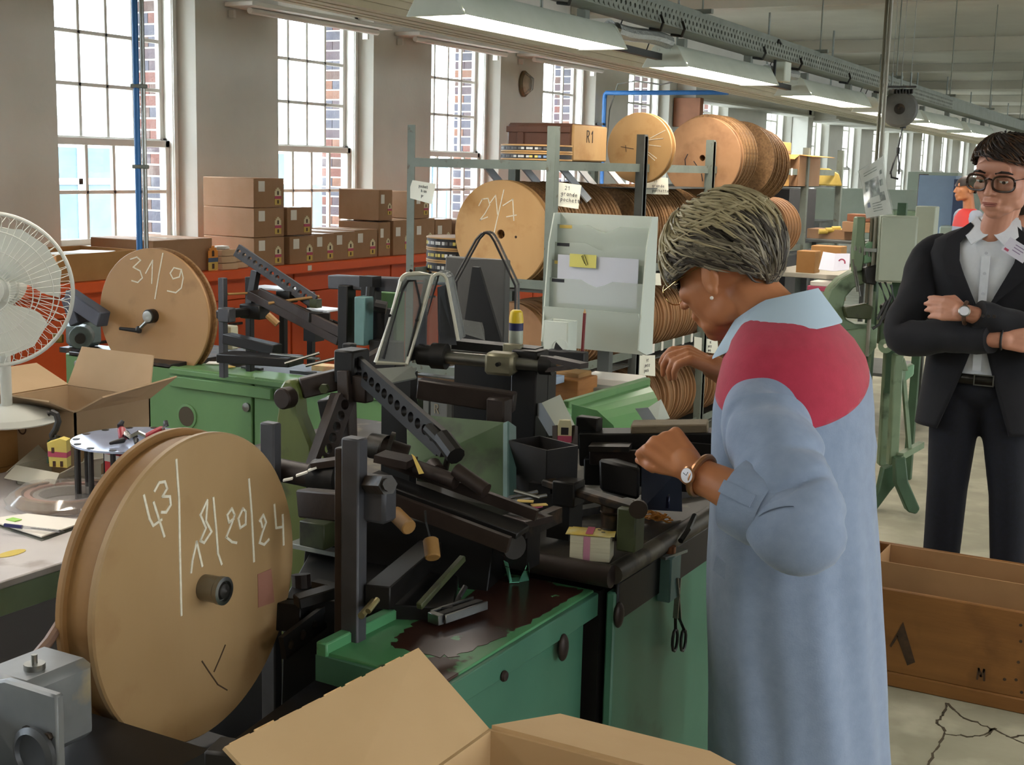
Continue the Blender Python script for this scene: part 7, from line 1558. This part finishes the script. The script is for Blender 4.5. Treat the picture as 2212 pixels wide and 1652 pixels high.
for s, (sh, el, wr) in ((-1, (shN, elN, wrN)), (1, (shF, elF, wrF))):
    b.cap(sh, el, .045, .037); b.cap(el, el.lerp(wr, .4), .038, .040); b.cap(el.lerp(wr, .4), wr, .040, .0275)
    hx_ = Vector((-.665, YC+.085*s, .82)); kn = Vector((-.655, YC+.09*s, .47)); an = Vector((-.64, YC+.09*s, .09)); b.cap(hx_, kn, .075, .052); b.cap(kn, an, .052, .035); b.cap(an, an+Vector((-.12, 0, -.05)), .035, .028)
knN = at(1424, 948, Y=2.085); dN = (knN-wrN).normalized(); toc = (CAMP-wrN).normalized(); nN = (toc*.75+Vector((0, 0, 1))*.5+CR*.15)
hand_mesh(b, wrN, dN, nN, 1, [(1.15, 1.3, .9), (1.25, 1.35, .9), (1.3, 1.35, .9), (1.35, 1.35, .9)], .03, 1.04, (.15, .85))
dF = (at(1500, 772, Y=2.53)-wrF).normalized(); hand_mesh(b, wrF, dF, Vector((-.05, -.25, 1)), -1, [(.55, .7, .4), (.75, .8, .5), (.85, .85, .5), (.8, .8, .5)], .10, 1.0, (.45, .35))
body = remeshed(b, 'body', SKW, wm, .0042, 4)
# coat
COATB = mat('pale_blue_cotton', '#7f8ea6', .85, c2='#77869e', scale=40, bump=.08, bscale=300, sheen=.2)
YOKE = mat('raspberry_cotton', '#ac2a44', .85, c2='#a2253e', scale=40, bump=.08, bscale=300, sheen=.2)
def coat_fold(a, k):
    z = CZS[k]; w = max(0, min(1, (1.10-z)/.25)); back = max(0, math.cos(a))       # a = 0 is the back (+X)
    return w*(.026*math.sin(13*a+.6*math.sin(z*9))*(.4+.6*back)+.022*math.sin(7*a+z*3)) + .008*math.sin(5*a+z*18)
CT = [(1.362, -.738, .052, .060), (1.345, -.730, .068, .080), (1.322, -.724, .086, .118), (1.295, -.717, .104, .152), (1.262, -.711, .120, .176), (1.22, -.707, .131, .188), (1.17, -.706, .138, .190), (1.11, -.704, .141, .188), (1.05, -.702, .143, .186),
      (.97, -.697, .146, .186), (.885, -.689, .150, .195), (.80, -.681, .153, .203), (.70, -.671, .155, .208), (.60, -.661, .157, .212), (.50, -.652, .159, .216), (.42, -.646, .161, .218)]
fine = []
for (z0, x0, f0, s0), (z1, x1, f1, s1) in zip(CT, CT[1:]):
    for k in range(4): t = k/4; fine.append((z0+(z1-z0)*t, x0+(x1-x0)*t, f0+(f1-f0)*t, s0+(s1-s0)*t))
fine.append(CT[-1]); CZS = [q[0] for q in fine]
import bmesh
m = MB(); m.loft([ering((x, YC, z), (1, 0, 0), (0, 1, 0), rf, rs, 120, 2.25, coat_fold, k) for k, (z, x, rf, rs) in enumerate(fine)])
me = bpy.data.meshes.new('coat'); me.from_pydata([tuple(v) for v in m.v], [], m.f); bm_ = bmesh.new(); bm_.from_mesh(me)
y1_, y2_ = at(1896, 812, Y=2.42), at(1738, 922, Y=2.20); y3_ = Vector((y2_.x-.2, y2_.y+.02, y2_.z+.02)); pn = (y1_-y2_).cross(y3_-y2_).normalized(); pn = pn if pn.z > 0 else -pn
def half(bm0, keep_up, nm_, mt, grow=0.):
    bb = bm0.copy(); bmesh.ops.bisect_plane(bb, geom=bb.verts[:]+bb.edges[:]+bb.faces[:], plane_co=y2_, plane_no=pn, clear_inner=keep_up, clear_outer=not keep_up)
    mm = bpy.data.meshes.new(nm_); bb.to_mesh(mm); bb.free(); mm.transform(Matrix.Translation(-wloc(wm))); mm.materials.append(mt); mm.shade_smooth(); o = link(nm_, mm, wm)
    if grow: sm = o.modifiers.new('solid', 'SOLIDIFY'); sm.thickness = grow; sm.offset = 1
    return o
half(bm_, False, 'work_coat', COATB); half(bm_, True, 'coat_yoke', YOKE, .002); bm_.free(); bpy.data.meshes.remove(me)
# sleeves with rolled cuffs
cN = elN.lerp(wrN, .26); m = sleeve([shN+Vector((.0, .05, .035)), shN+Vector((0, -.005, -.02)), shN.lerp(elN, .5)+Vector((.01, -.01, 0)), elN+Vector((.025, -.01, -.012)), cN], [.055, .078, .078, .076, .056], 72, .05, 3, 9, 26, [(.10, .07, .010, a_, .03) for a_ in (0, 2.4)]+[(.15, .10, .010, 1.2, .035), (.185, .09, .009, 3.6, .03), (.22, .16, .010, 0.3, .02), (.245, .12, .009, 2.6, .03), (.265, .16, .009, 4.6, .02), (.29, .14, .008, 1.4, .02), (.31, .12, .008, 3.4, .015)]); m.build('sleeve', COATB, wm, smooth=60)
dv = (wrN-elN).normalized(); tocc = (CAMP-cN); tocc = (tocc-dv*tocc.dot(dv)).normalized(); m = MB(); m.lathe([(.052, -.004), (.064, -.008), (.069, .010), (.067, .05), (.066, .062), (.058, .066), (.050, .05)], cN-dv*.014, dv, 40); m.build('rolled_cuff', COATB, wm)
m = MB(); m.bar(cN+tocc*.068-dv*.01, cN+tocc*.070+dv*.05, .022, .004, tocc); m.build('cuff_tab', COATB, wm)
m = MB(); m.lathe([(.001, 0), (.074, 0), (.076, .004), (.076, .01), (.072, .012)], cN+dv*.0, dv, 40); 
cF = elF.lerp(wrF, .40); m = sleeve([shF+Vector((0, -.05, .03)), shF+Vector((0, .0, -.02)), shF.lerp(elF, .5), elF+Vector((.01, .0, 0)), cF], [.055, .078, .080, .075, .064], 40, .05, 5, 7, 7); m.build('sleeve', COATB, wm, smooth=60)
# collar
m = MB(); inn = []; out = []
for i in range(33):
    a = -2.45+4.9*i/32; ca, sa = math.cos(a), math.sin(a)                 # a = 0 at the nape
    top = Vector((-.742+.064*ca-.012*(1-ca), YC+.068*sa, 1.392-.022*(1-ca)-.03*max(0, -ca))); bot = Vector((-.730+.098*ca-.022*(1-ca), YC+.118*sa, 1.335-.030*(1-ca)-.03*max(0, -ca)))
    inn.append(top); out.append(bot)
n = len(inn); vs = inn+out+[p+Vector((-.004, 0, -.003)) for p in inn]+[p-Vector((0, 0, .004)) for p in out]; fs = []
for i in range(n-1): fs += [(i, i+1, n+i+1, n+i), (2*n+i, 3*n+i, 3*n+i+1, 2*n+i+1), (i, 2*n+i, 2*n+i+1, i+1), (n+i, n+i+1, 3*n+i+1, 3*n+i)]
fs += [(0, n, 3*n, 2*n), (n-1, 2*n+n-1, 3*n+n-1, 2*n-1)]
m.add(vs, fs); m.build('collar', mat('collar_cotton', '#a9bccb', .85), wm, smooth=50)
m = MB(); pq_ = at(1562, 1235, Y=2.19); m.bar(at(1545, 1215, Y=2.2), at(1592, 1252, Y=2.17), .004, .03, (0, 0, 1)); m.build('pocket_welt', COATB, wm)
# lower legs: trousers and shoes
NAVY = mat('navy_trousers', '#20242e', .85)
for s in (-1, 1):
    m = sleeve([(-.665, YC+.085*s, .75), (-.655, YC+.09*s, .45), (-.64, YC+.09*s, .09)], [.088, .072, .062], 28, .03, 2+s); m.build('trouser_leg', NAVY, wm)
    m = MB(); m.cap((-.62, YC+.09*s, .04), (-.78, YC+.095*s, .032), .042, .034); m.box2((-.83, YC+.09*s-.045, .0), (-.585, YC+.09*s+.045, .014)); remeshed(m, 'shoe', BLACK, wm, .006, 6)
# hair
HC, HR = (0, -.014, .026), (.088, .112, .100)
def wbound(az):
    c = math.cos(az); return 1.52+.10*max(0, c)**2 + .80*max(0, -c)**.7 - .06*(1-abs(c))
HB = mat('hair_grey_brown', '#6a6152', .6, c2='#57503f', scale=30); HL = mat('hair_ash_blonde', '#b3a684', .5, c2='#9c8f6e', scale=40); HM = mat('hair_mid_grey', '#8b826e', .55); HDK = mat('hair_dark', '#3a332b', .6)
hair_cap(hw, HC, HR, wbound).build('hair', HDK, wm, smooth=60); hobj = wm.children[-1]
def wflow(a, p, rn):
    a = a % (2*PI); s = 1 if a < PI else -1; f = abs(math.sin(a)); return (s*.62*f+rn.uniform(-.30, .30), .62+.35*(1-f)+rn.uniform(-.30, .25))
for nm_, mt_, N, sd in (('hair_locks', HB, 620, 1), ('hair_locks', HM, 420, 2), ('hair_locks', HDK, 520, 4)):
    o = locks(hw, HC, HR, wbound, N, .085, .0029, wflow, sd, (.99, 1.075)).build(nm_, mt_, hobj, smooth=60); o['kind'] = 'stuff'
def tbound(az): return 1.0+.15*max(0, math.cos(az))
o = locks(hw, HC, (HR[0]*1.03, HR[1]*1.03, HR[2]*1.05), tbound, 560, .095, .0028, wflow, 3, (1.0, 1.10), .45).build('blonde_locks', HL, hobj, smooth=60); o['kind'] = 'stuff'
# glasses, earring, watch, ring
GOLD = mat('gold', '#c8a868', .25, 1.)
gl_ = MB(); gl_.tube([hw(-.080, -.01, .012), hw(-.079, .04, .010), hw(-.068, .092, .004)], .0013, 6); gp_ = gl_.build('glasses', GOLD, wm)
for s in (-1, 1):
    m = MB(); m.tube([hw(s*(.036+.026*math.cos(t)), .103-.012*abs(math.cos(t)) if False else .101, -.004+.022*math.sin(t)) for t in [2*PI*k/24 for k in range(24)]], .0012, 6, closed=True); m.build('lens_rim', GOLD, gp_)
    m = MB(); m.add([hw(s*(.036+.025*math.cos(t)), .101, -.004+.021*math.sin(t)) for t in [2*PI*k/24 for k in range(24)]]+[hw(s*(.036+.025*math.cos(t)), .1005, -.004+.021*math.sin(t)) for t in [2*PI*k/24 for k in range(24)]], [tuple(range(24)), tuple(range(24, 48))[::-1]]); m.build('lens', glass('spectacle_lens', (.93, .94, .93), .03, .05), gp_)
m = MB(); m.ell(hw(-.089, -.012, -.048), (.0035, .0035, .0035)); m.build('earring', mat('pearl', '#e2ddd2', .2), wm)
m = MB(); m.ell(at(1620, 682, Y=2.30), (.003, .003, .003)); m.build('mole', mat('mole', '#5a2c1c', .6), wm)
wa = wrN-(wrN-elN).normalized()*(-.0)-dN*.005; aw = (wrN-elN).normalized(); wc_ = wrN+(elN-wrN).normalized()*.018
bt = MB(); _, a_, b_ = frame(aw); bt.tube([wc_+a_*(.034*math.cos(t))+b_*(.034*math.sin(t)) for t in [2*PI*k/28 for k in range(28)]], .006, 8, closed=True); wt = bt.build('watch', mat('rose_gold', '#a87a58', .3, .9), wm)
tn = toc-aw*toc.dot(aw); tn.normalize(); tn = (tn+Vector((0, 0, -.2))+CR*-.35).normalized(); m = MB(); m.lathe([(.001, 0), (.015, 0), (.0155, .005), (.013, .007), (.001, .007)], wc_+tn*.031, tn, 28); m.build('watch_case', mat('rose_gold', '#a87a58'), wt)
m = MB(); m.lathe([(.001, 0), (.0125, 0), (.001, .0006)], wc_+tn*.0382, tn, 24); m.build('watch_dial', mat('dial', '#dcdde6', .25), wt)
m = MB(); q = wc_+tn*.0388; _, u_, v_ = frame(tn); m.bar(q, q+u_*.008+v_*.003, .0008, .0006, tn); m.bar(q, q-u_*.002+v_*.006, .0008, .0006, tn); m.build('watch_hands', PEN, wt)

# ------------------------------------------------------------------ the man with folded arms
MX, MY = -.785, 4.90
mn = thing('person', 'person in dark blazer and white shirt standing with folded arms', 'person', (MX, MY, 0))
hm = Frame3((-.752, 4.80, 1.600), (-.28, -.94, -.20), (0, -.15, 1), 1.10, 1.16)
b = head_mesh(hm); b.cap(hm(0, -.03, -.06), (MX, MY-.02, 1.40), .054, .060); b.cap(hm(0, .01, -.08), (MX, MY-.05, 1.40), .045, .052)
b.ell((MX, MY, 1.27), (.15, .085, .12)); b.ell((MX, MY, 1.05), (.14, .095, .17)); b.ell((MX, MY, .88), (.15, .10, .12))
shR_, elR_, wrR_ = Vector((-1.000, MY-.01, 1.335)), Vector((-1.035, MY-.14, 1.045)), Vector((-.70, MY-.285, 1.063))
shL_, elL_, wrL_ = Vector((-.575, MY-.01, 1.34)), Vector((-.525, MY-.15, 1.06)), Vector((-.805, MY-.295, 1.145))
for s, (sh, el, wr) in ((0, (shR_, elR_, wrR_)), (1, (shL_, elL_, wrL_))):
    b.cap(sh+Vector((.02-.04*s, 0, -.02)), el, .036, .034); b.cap(el, wr, .042, .029)
for s in (-1, 1): hp_ = Vector((MX+.085*s, MY, .86)); kn = Vector((MX+.108*s+.02, MY-.02, .48)); an = Vector((MX+.125*s+.03, MY, .09)); b.cap(hp_, kn, .08, .056); b.cap(kn, an, .056, .038); b.cap(an, an+Vector((.02*s, -.14, -.05)), .036, .03)
hand_mesh(b, wrL_, Vector((-.96, .05, .12)), Vector((.0, -.95, .3)), -1, [(.25, .4, .3), (.3, .4, .3), (.3, .4, .3), (.35, .4, .3)], .02, 1.05, (.3, .2))
hand_mesh(b, wrR_, Vector((.95, .1, .05)), Vector((.1, -.9, .35)), 1, [(.4, .6, .4), (.4, .6, .4), (.5, .6, .4), (.5, .6, .4)], .02, 1.05, (.3, .2))
remeshed(b, 'body', SKM, mn, .0048, 3)
DN = mat('dark_navy_wool', '#0f0f16', .85, c2='#0c0c12', scale=60, bump=.05, bscale=400, sheen=.05); JN = mat('dark_denim', '#0f1119', .85, c2='#131622', scale=80, bump=.08, bscale=400); SHT = mat('white_shirt', '#d8dbe0', .8, c2='#cfd2d8', scale=30)
# shirt
SR = [(1.435, 0, .060, .058), (1.41, 0, .075, .068), (1.385, 0, .125, .082), (1.345, 0, .178, .10), (1.28, 0, .188, .112), (1.15, 0, .178, .112), (1.02, 0, .165, .108), (.93, 0, .160, .106), (.905, 0, .160, .106)]
m = MB(); m.loft([ering((MX, MY-.01, z), (1, 0, 0), (0, 1, 0), rx, ry, 56, 2.3) for z, _, rx, ry in SR]); m.build('shirt', SHT, mn, smooth=60)
m = MB(); m.box2((MX-.016, MY-.132, .93), (MX+.012, MY-.1265, 1.33)); m.build('shirt_placket', SHT, mn)
for z in (1.34, 1.27, 1.20):
    m = MB(); m.cyl((MX-.002, MY-.131, z), (MX-.002, MY-.135, z), .0055, n=10); m.build('shirt_button', mat('shell', '#b9bcc4', .3), mn)
for s in (-1, 1):
    m = MB(); c0 = Vector((MX+s*.004+.005, MY-.098, 1.405)); m.sheet([c0, Vector((MX+s*.066+.01, MY-.055, 1.462)), Vector((MX+s*.075+.01, MY-.02, 1.450)), Vector((MX+s*.098+.005, MY-.075, 1.405)), Vector((MX+s*.055, MY-.122, 1.365))][::s], -.004 if s > 0 else -.004); m.build('shirt_collar', SHT, mn)
m = MB(); m.loft([ering((MX+.01, MY-.018, z), (1, 0, 0), (0, 1, 0), r_, r_*.98, 40) for z, r_ in ((1.40, .074), (1.44, .068), (1.462, .066))], cap=False); cb = m.build('collar_band', SHT, mn, smooth=60); sm = cb.modifiers.new('s', 'SOLIDIFY'); sm.thickness = .003
# blazer: an open shell parting at the front
def gap(z):
    if z > 1.16: return .10+.55*max(0, (z-1.16)/.26)**.95
    if z > 1.02: return .10
    return .10+.48*((1.02-z)/.32)
JR = [(1.440, .075, .070), (1.425, .098, .076), (1.405, .150, .088), (1.375, .205, .102), (1.33, .222, .118), (1.26, .220, .130), (1.16, .212, .133), (1.05, .203, .130), (.95, .200, .128), (.85, .208, .132), (.76, .218, .138), (.71, .222, .142)]
fine = []
for (z0, a0, b0), (z1, a1, b1) in zip(JR, JR[1:]):
    for k in range(3): t = k/3; fine.append((z0+(z1-z0)*t, a0+(a1-a0)*t, b0+(b1-b0)*t))
fine.append(JR[-1])
m = MB(); rings = [ering((MX, MY-.005, z), (1, 0, 0), (0, 1, 0), rx, ry, 80, 2.3, None, 0, -PI/2+gap(z), 3*PI/2-gap(z), False) for z, rx, ry in fine]; n = len(rings[0]); vs = [p for r_ in rings for p in r_]
m.add(vs, [(j*n+i, j*n+i+1, (j+1)*n+i+1, (j+1)*n+i) for j in range(len(rings)-1) for i in range(n-1)]); jk = m.build('blazer', DN, mn, smooth=60); sm = jk.modifiers.new('s', 'SOLIDIFY'); sm.thickness = .007; sm.offset = 1
for s in (-1, 1):
    m = MB(); pts = []
    for z in (1.43, 1.37, 1.31, 1.25, 1.19, 1.15):
        g_ = gap(z); rx = min(.222, .08+.14*min(1, (1.44-z)/.09)); ry = .074+.058*min(1, (1.44-z)/.16); a = -PI/2+s*g_; w = .34*max(.12, min(1, (z-1.13)/.12))*(1 if z < 1.40 else .6)
        pts.append((Vector((MX+rx*math.cos(a)*1.0, MY-.005+ry*math.sin(a)-.012, z)), Vector((MX+rx*math.cos(a+s*w), MY-.005+ry*math.sin(a+s*w)-.016, z+.012))))
    for (p, q), (r_, t_) in zip(pts, pts[1:]): m.sheet([p, q, t_, r_] if s > 0 else [p, r_, t_, q], .004)
    m.build('lapel', DN, mn)
m = sleeve([shR_+Vector((.06, 0, .028)), shR_+Vector((-.01, 0, -.03)), shR_.lerp(elR_, .55), elR_+Vector((-.01, -.01, -.01)), elR_.lerp(wrR_, .5), wrR_-Vector((.02, 0, 0))], [.04, .064, .066, .066, .060, .050], 40, .05, 8, 8); m.build('sleeve', DN, mn, smooth=60)
m = sleeve([shL_+Vector((-.06, 0, .028)), shL_+Vector((.01, 0, -.03)), shL_.lerp(elL_, .55), elL_+Vector((.01, -.01, -.01)), elL_.lerp(wrL_, .5), wrL_+Vector((.035, 0, 0))], [.04, .064, .066, .066, .058, .048], 40, .05, 9, 8); m.build('sleeve', DN, mn, smooth=60)
for k in range(3):
    m = MB(); p = wrL_+Vector((.06+.018*k, -.052, .0)); m.cyl(p, p+Vector((0, -.004, 0)), .006, n=10); m.build('cuff_button', mat('horn_button', '#2a2522', .4), mn)
# trousers, belt, shoes
b = MB(); b.ell((MX, MY, .86), (.168, .112, .09))
for s in (-1, 1): hp_ = Vector((MX+.085*s, MY, .82)); kn = Vector((MX+.108*s+.02, MY-.02, .48)); an = Vector((MX+.125*s+.03, MY, .06)); b.cap(hp_, kn, .094, .072, 20); b.cap(kn, an, .072, .062, 20)
remeshed(b, 'trousers', JN, mn, .01, 5)
m = MB(); m.loft([ering((MX, MY-.006, z), (1, 0, 0), (0, 1, 0), .172, .118, 56, 2.3) for z in (.880, .915)], cap=False); bl = m.build('belt', mat('black_leather', '#15130f', .35), mn, smooth=60); sm = bl.modifiers.new('s', 'SOLIDIFY'); sm.thickness = .004; sm.offset = 1
m = MB(); yb_ = MY-.131; xb_ = MX+.025
for a, c_ in (((xb_-.032, .878), (xb_+.032, .882)), ((xb_-.032, .914), (xb_+.032, .918)), ((xb_-.034, .878), (xb_-.030, .918)), ((xb_+.030, .878), (xb_+.034, .918))): m.box2((a[0], yb_-.003, a[1]), (c_[0], yb_, c_[1]))
m.build('belt_buckle', mat('dark_nickel', '#8d8a84', .3, .9), mn)
for s in (-1, 1):
    m = MB(); x = MX+.125*s+.03; m.cap((x, MY+.02, .05), (x+.02*s, MY-.17, .035), .046, .036); m.box2((x-.045, MY-.21, 0), (x+.05, MY+.06, .014)); remeshed(m, 'shoe', BLACK, mn, .007, 5)
# badge, watch, bracelet
BD = mat('badge_white', '#d9d5e2', .4); bc = at(2196, 540, Y=MY-.16); ub2 = Vector((.86, 0, -.5)); vb2 = Vector((.5, 0, .86))
m = MB(); m.prism([(-.042, -.026), (.042, -.026), (.042, .026), (-.042, .026)], bc, ub2, vb2, .002); bd = m.build('name_badge', BD, mn)
m = MB(); m.prism([(-.036, -.020), (-.020, -.020), (-.020, -.012), (-.036, -.012)], bc+Vector((0, -.0006, 0)), ub2, vb2, .002); m.build('badge_logo', LOGO_P, bd)
for k in range(3): m = MB(); m.prism([(-.012, .012-.010*k), (.03-.006*k, .012-.010*k), (.03-.006*k, .015-.010*k), (-.012, .015-.010*k)], bc+Vector((0, -.0006, 0)), ub2, vb2, .002); m.build('badge_line', mat('mauve_print', '#8a7a9a', .6), bd)
wq_ = wrL_+Vector((-.005, 0, 0)); m = MB(); m.tube([wq_+Vector((0, .033*math.cos(t), .036*math.sin(t))) for t in [2*PI*k/24 for k in range(24)]], .007, 8, closed=True); wt = m.build('watch', mat('brown_strap', '#4a3426', .5), mn)
tn = Vector((.05, -.95, .25)).normalized(); m = MB(); m.lathe([(.001, 0), (.019, 0), (.0195, .006), (.016, .008), (.001, .008)], wq_+tn*.034, tn, 26); m.build('watch_case', STEEL, wt); m = MB(); m.lathe([(.001, 0), (.0155, 0), (.001, .0008)], wq_+tn*.0422, tn, 24); m.build('watch_dial', mat('dial', '#dcdde6'), wt)
m = MB(); m.tube([wrR_+Vector((.012, .030*math.cos(t), .032*math.sin(t))) for t in [2*PI*k/20 for k in range(20)]], .004, 6, closed=True); m.build('bracelet', BLACK, mn)
# face: eyes, brows, lips, glasses
EYE = mat('eye_white', '#c9c0b8', .2); IRIS = mat('iris_brown', '#2d1c14', .2); LIP = mat('lips', '#9c5f52', .5); BROW = mat('dark_brown_hair', '#2b1d16', .6, c2='#22170f', scale=40)
for s in (-1, 1):
    m = MB(); m.ell((s*.032, .0840, .004), (.0120, .008, .0058)); hm.xf(m); e = m.build('eye', EYE, mn); m = MB(); m.ell((s*.032-.003, .0912, .003), (.0052, .003, .0050)); hm.xf(m); m.build('iris', IRIS, e)
    m = MB(); m.tube([(s*.014, .097, .030), (s*.030, .098, .036), (s*.046, .088, .033), (s*.054, .078, .027)], [.003, .0042, .0038, .002], 6); hm.xf(m); m.build('eyebrow', BROW, mn)
    m = MB(); m.ell((s*.032, .086, .0105), (.0150, .0085, .0042)); hm.xf(m); m.build('eyelid', SKM, mn)
m = MB(); m.ell((0, .0965, -.0625), (.022, .006, .0038)); m.ell((0, .0955, -.0695), (.019, .006, .0045)); hm.xf(m); m.build('lips', LIP, mn)
FRM = mat('tortoise_frame', '#2a1a12', .3, c2='#3b2517', scale=60)
m = MB()
m.tube([(-.010, .104, .012), (0, .107, .016), (.010, .104, .012)], .0028, 6); hm.xf(m); gs = m.build('glasses', FRM, mn)
for s in (-1, 1):
    m = MB(); pts = [ (s*(.0375+.0285*abs(math.cos(t))**.7*(1 if math.cos(t) > 0 else -1)), .1035-.010*(.036+.027*math.cos(t)-.009)/.054, .000+.0235*abs(math.sin(t))**.7*(1 if math.sin(t) > 0 else -1)) for t in [2*PI*k/32 for k in range(32)]]
    m.tube(pts, .0034, 6, closed=True); hm.xf(m); m.build('lens_rim', FRM, gs)
    m = MB(); m.add(pts+[(p[0], p[1]-.001, p[2]) for p in pts], [tuple(range(32)), tuple(range(32, 64))[::-1]]); hm.xf(m); m.build('lens', glass('spectacle_lens'), gs)
    m = MB(); m.tube([(s*.064, .096, .012), (s*.080, .05, .012), (s*.083, .0, .010), (s*.084, -.02, -.005)], .0024, 6); hm.xf(m); m.build('temple', FRM, gs)
MC, MR = (0, -.014, .034), (.086, .107, .100)
def mbound(az):
    c = math.cos(az); return 1.02 + .80*max(0, -c) + .48*(1-abs(c))**1.2 - .22*math.sin(az)*max(0, c)
hair_cap(hm, MC, MR, mbound).build('hair', BROW, mn, smooth=60); hobj = mn.children[-1]
def mflow(a, p, rn): return (-.75*max(0, math.cos(a))+rn.uniform(-.22, .22), .75+rn.uniform(-.25, .2))
o = locks(hm, MC, MR, mbound, 620, .06, .0034, mflow, 11, (.99, 1.06), .10).build('hair_locks', BROW, hobj, smooth=60); o['kind'] = 'stuff'
o = locks(hm, MC, MR, mbound, 220, .06, .003, mflow, 12, (1.0, 1.07), .14).build('hair_highlights', mat('warm_brown_hair', '#4d3320', .5), hobj, smooth=60); o['kind'] = 'stuff'

# ------------------------------------------------------------------ two people further back
def far_person(label, px, py, D, fwd, coat, yoke, hairm, skin, hz=1.5, hair_long=False):
    h0 = at(px, py, D=D); f_ = Vector(fwd).normalized(); t = thing('person', label, 'person', (h0.x, h0.y, 0)); fr = Frame3(h0, f_, (0, 0, 1), 1.0); base = Vector((h0.x, h0.y, 0))-f_*.05; sh = h0.z-.215; lf_ = Vector((-f_.y, f_.x, 0))
    b = head_mesh(fr); b.cap(fr(0, -.03, -.06), base+Vector((0, 0, sh+.02)), .05, .056); b.ell(base+Vector((0, 0, sh-.15)), (.12, .12, .16)); b.ell(base+Vector((0, 0, sh-.42)), (.11, .11, .16))
    for s in (-1, 1):
        q = base+lf_*.17*s+Vector((0, 0, sh-.05)); e = q+Vector((0, 0, -.27))+lf_*.03*s; w = e+f_*.2+Vector((0, 0, .02))-lf_*.06*s; b.cap(q, e, .045, .038); b.cap(e, w, .038, .028); hand_mesh(b, w, f_, (0, 0, 1), s, [(.4, .5, .3)]*4)
        b.cap(base+lf_*.09*s+Vector((0, 0, sh-.5)), base+lf_*.1*s+Vector((0, 0, .45)), .08, .055); b.cap(base+lf_*.1*s+Vector((0, 0, .45)), base+lf_*.1*s+Vector((0, 0, .07)), .055, .038)
    remeshed(b, 'body', skin, t, .007, 3)
    def rings(zs): return [ering(base+Vector((0, 0, sh+z)), lf_, f_, a, b_, 40, 2.3) for z, a, b_ in zs]
    m = MB(); m.loft(rings(((.03, .06, .06), (.0, .13, .085), (-.05, .19, .105), (-.14, .205, .12)))); m.build('coat_yoke', yoke, t, smooth=60)
    m = MB(); m.loft(rings(((-.135, .204, .119), (-.3, .2, .125), (-.5, .2, .13), (-.85, .22, .15)))); m.build('coat', coat, t, smooth=60)
    for s in (-1, 1):
        q = base+lf_*.17*s+Vector((0, 0, sh-.05)); e = q+Vector((0, 0, -.27))+lf_*.03*s; m = sleeve([q-lf_*.04*s, q, q.lerp(e, .6), e, e+f_*.12], [.05, .07, .068, .064, .05], 24, .04, 4); m.build('sleeve', coat, t, smooth=60)
        m = sleeve([base+lf_*.09*s+Vector((0, 0, .75)), base+lf_*.1*s+Vector((0, 0, .06))], [.08, .06], 20, .02, 1); m.build('trouser_leg', NAVY, t); m = MB(); p = base+lf_*.1*s; m.cap(p+Vector((0, 0, .045)), p+f_*.15+Vector((0, 0, .035)), .042, .034); remeshed(m, 'shoe', BLACK, t, .009, 3)
    hair_cap(fr, HC, HR, wbound if not hair_long else (lambda az: 1.3+1.0*max(0, -math.cos(az))+.5*(1-abs(math.cos(az))))).build('hair', hairm, t, smooth=60)
    return t
far_person('far worker in grey coat with red shoulders beyond the man', 2086, 408, 12.5, (-.6, -.4, 0), mat('grey_coat', '#8a8f9a', .85), mat('bright_red_cloth', '#c23a34', .8), BROW, SKW)
far_person('dark-haired person at the right edge behind the man', 2214, 450, 8.0, (.2, .95, 0), mat('dark_top', '#221d1f', .85), mat('dark_top', '#221d1f'), BROW, SKM, hair_long=True)
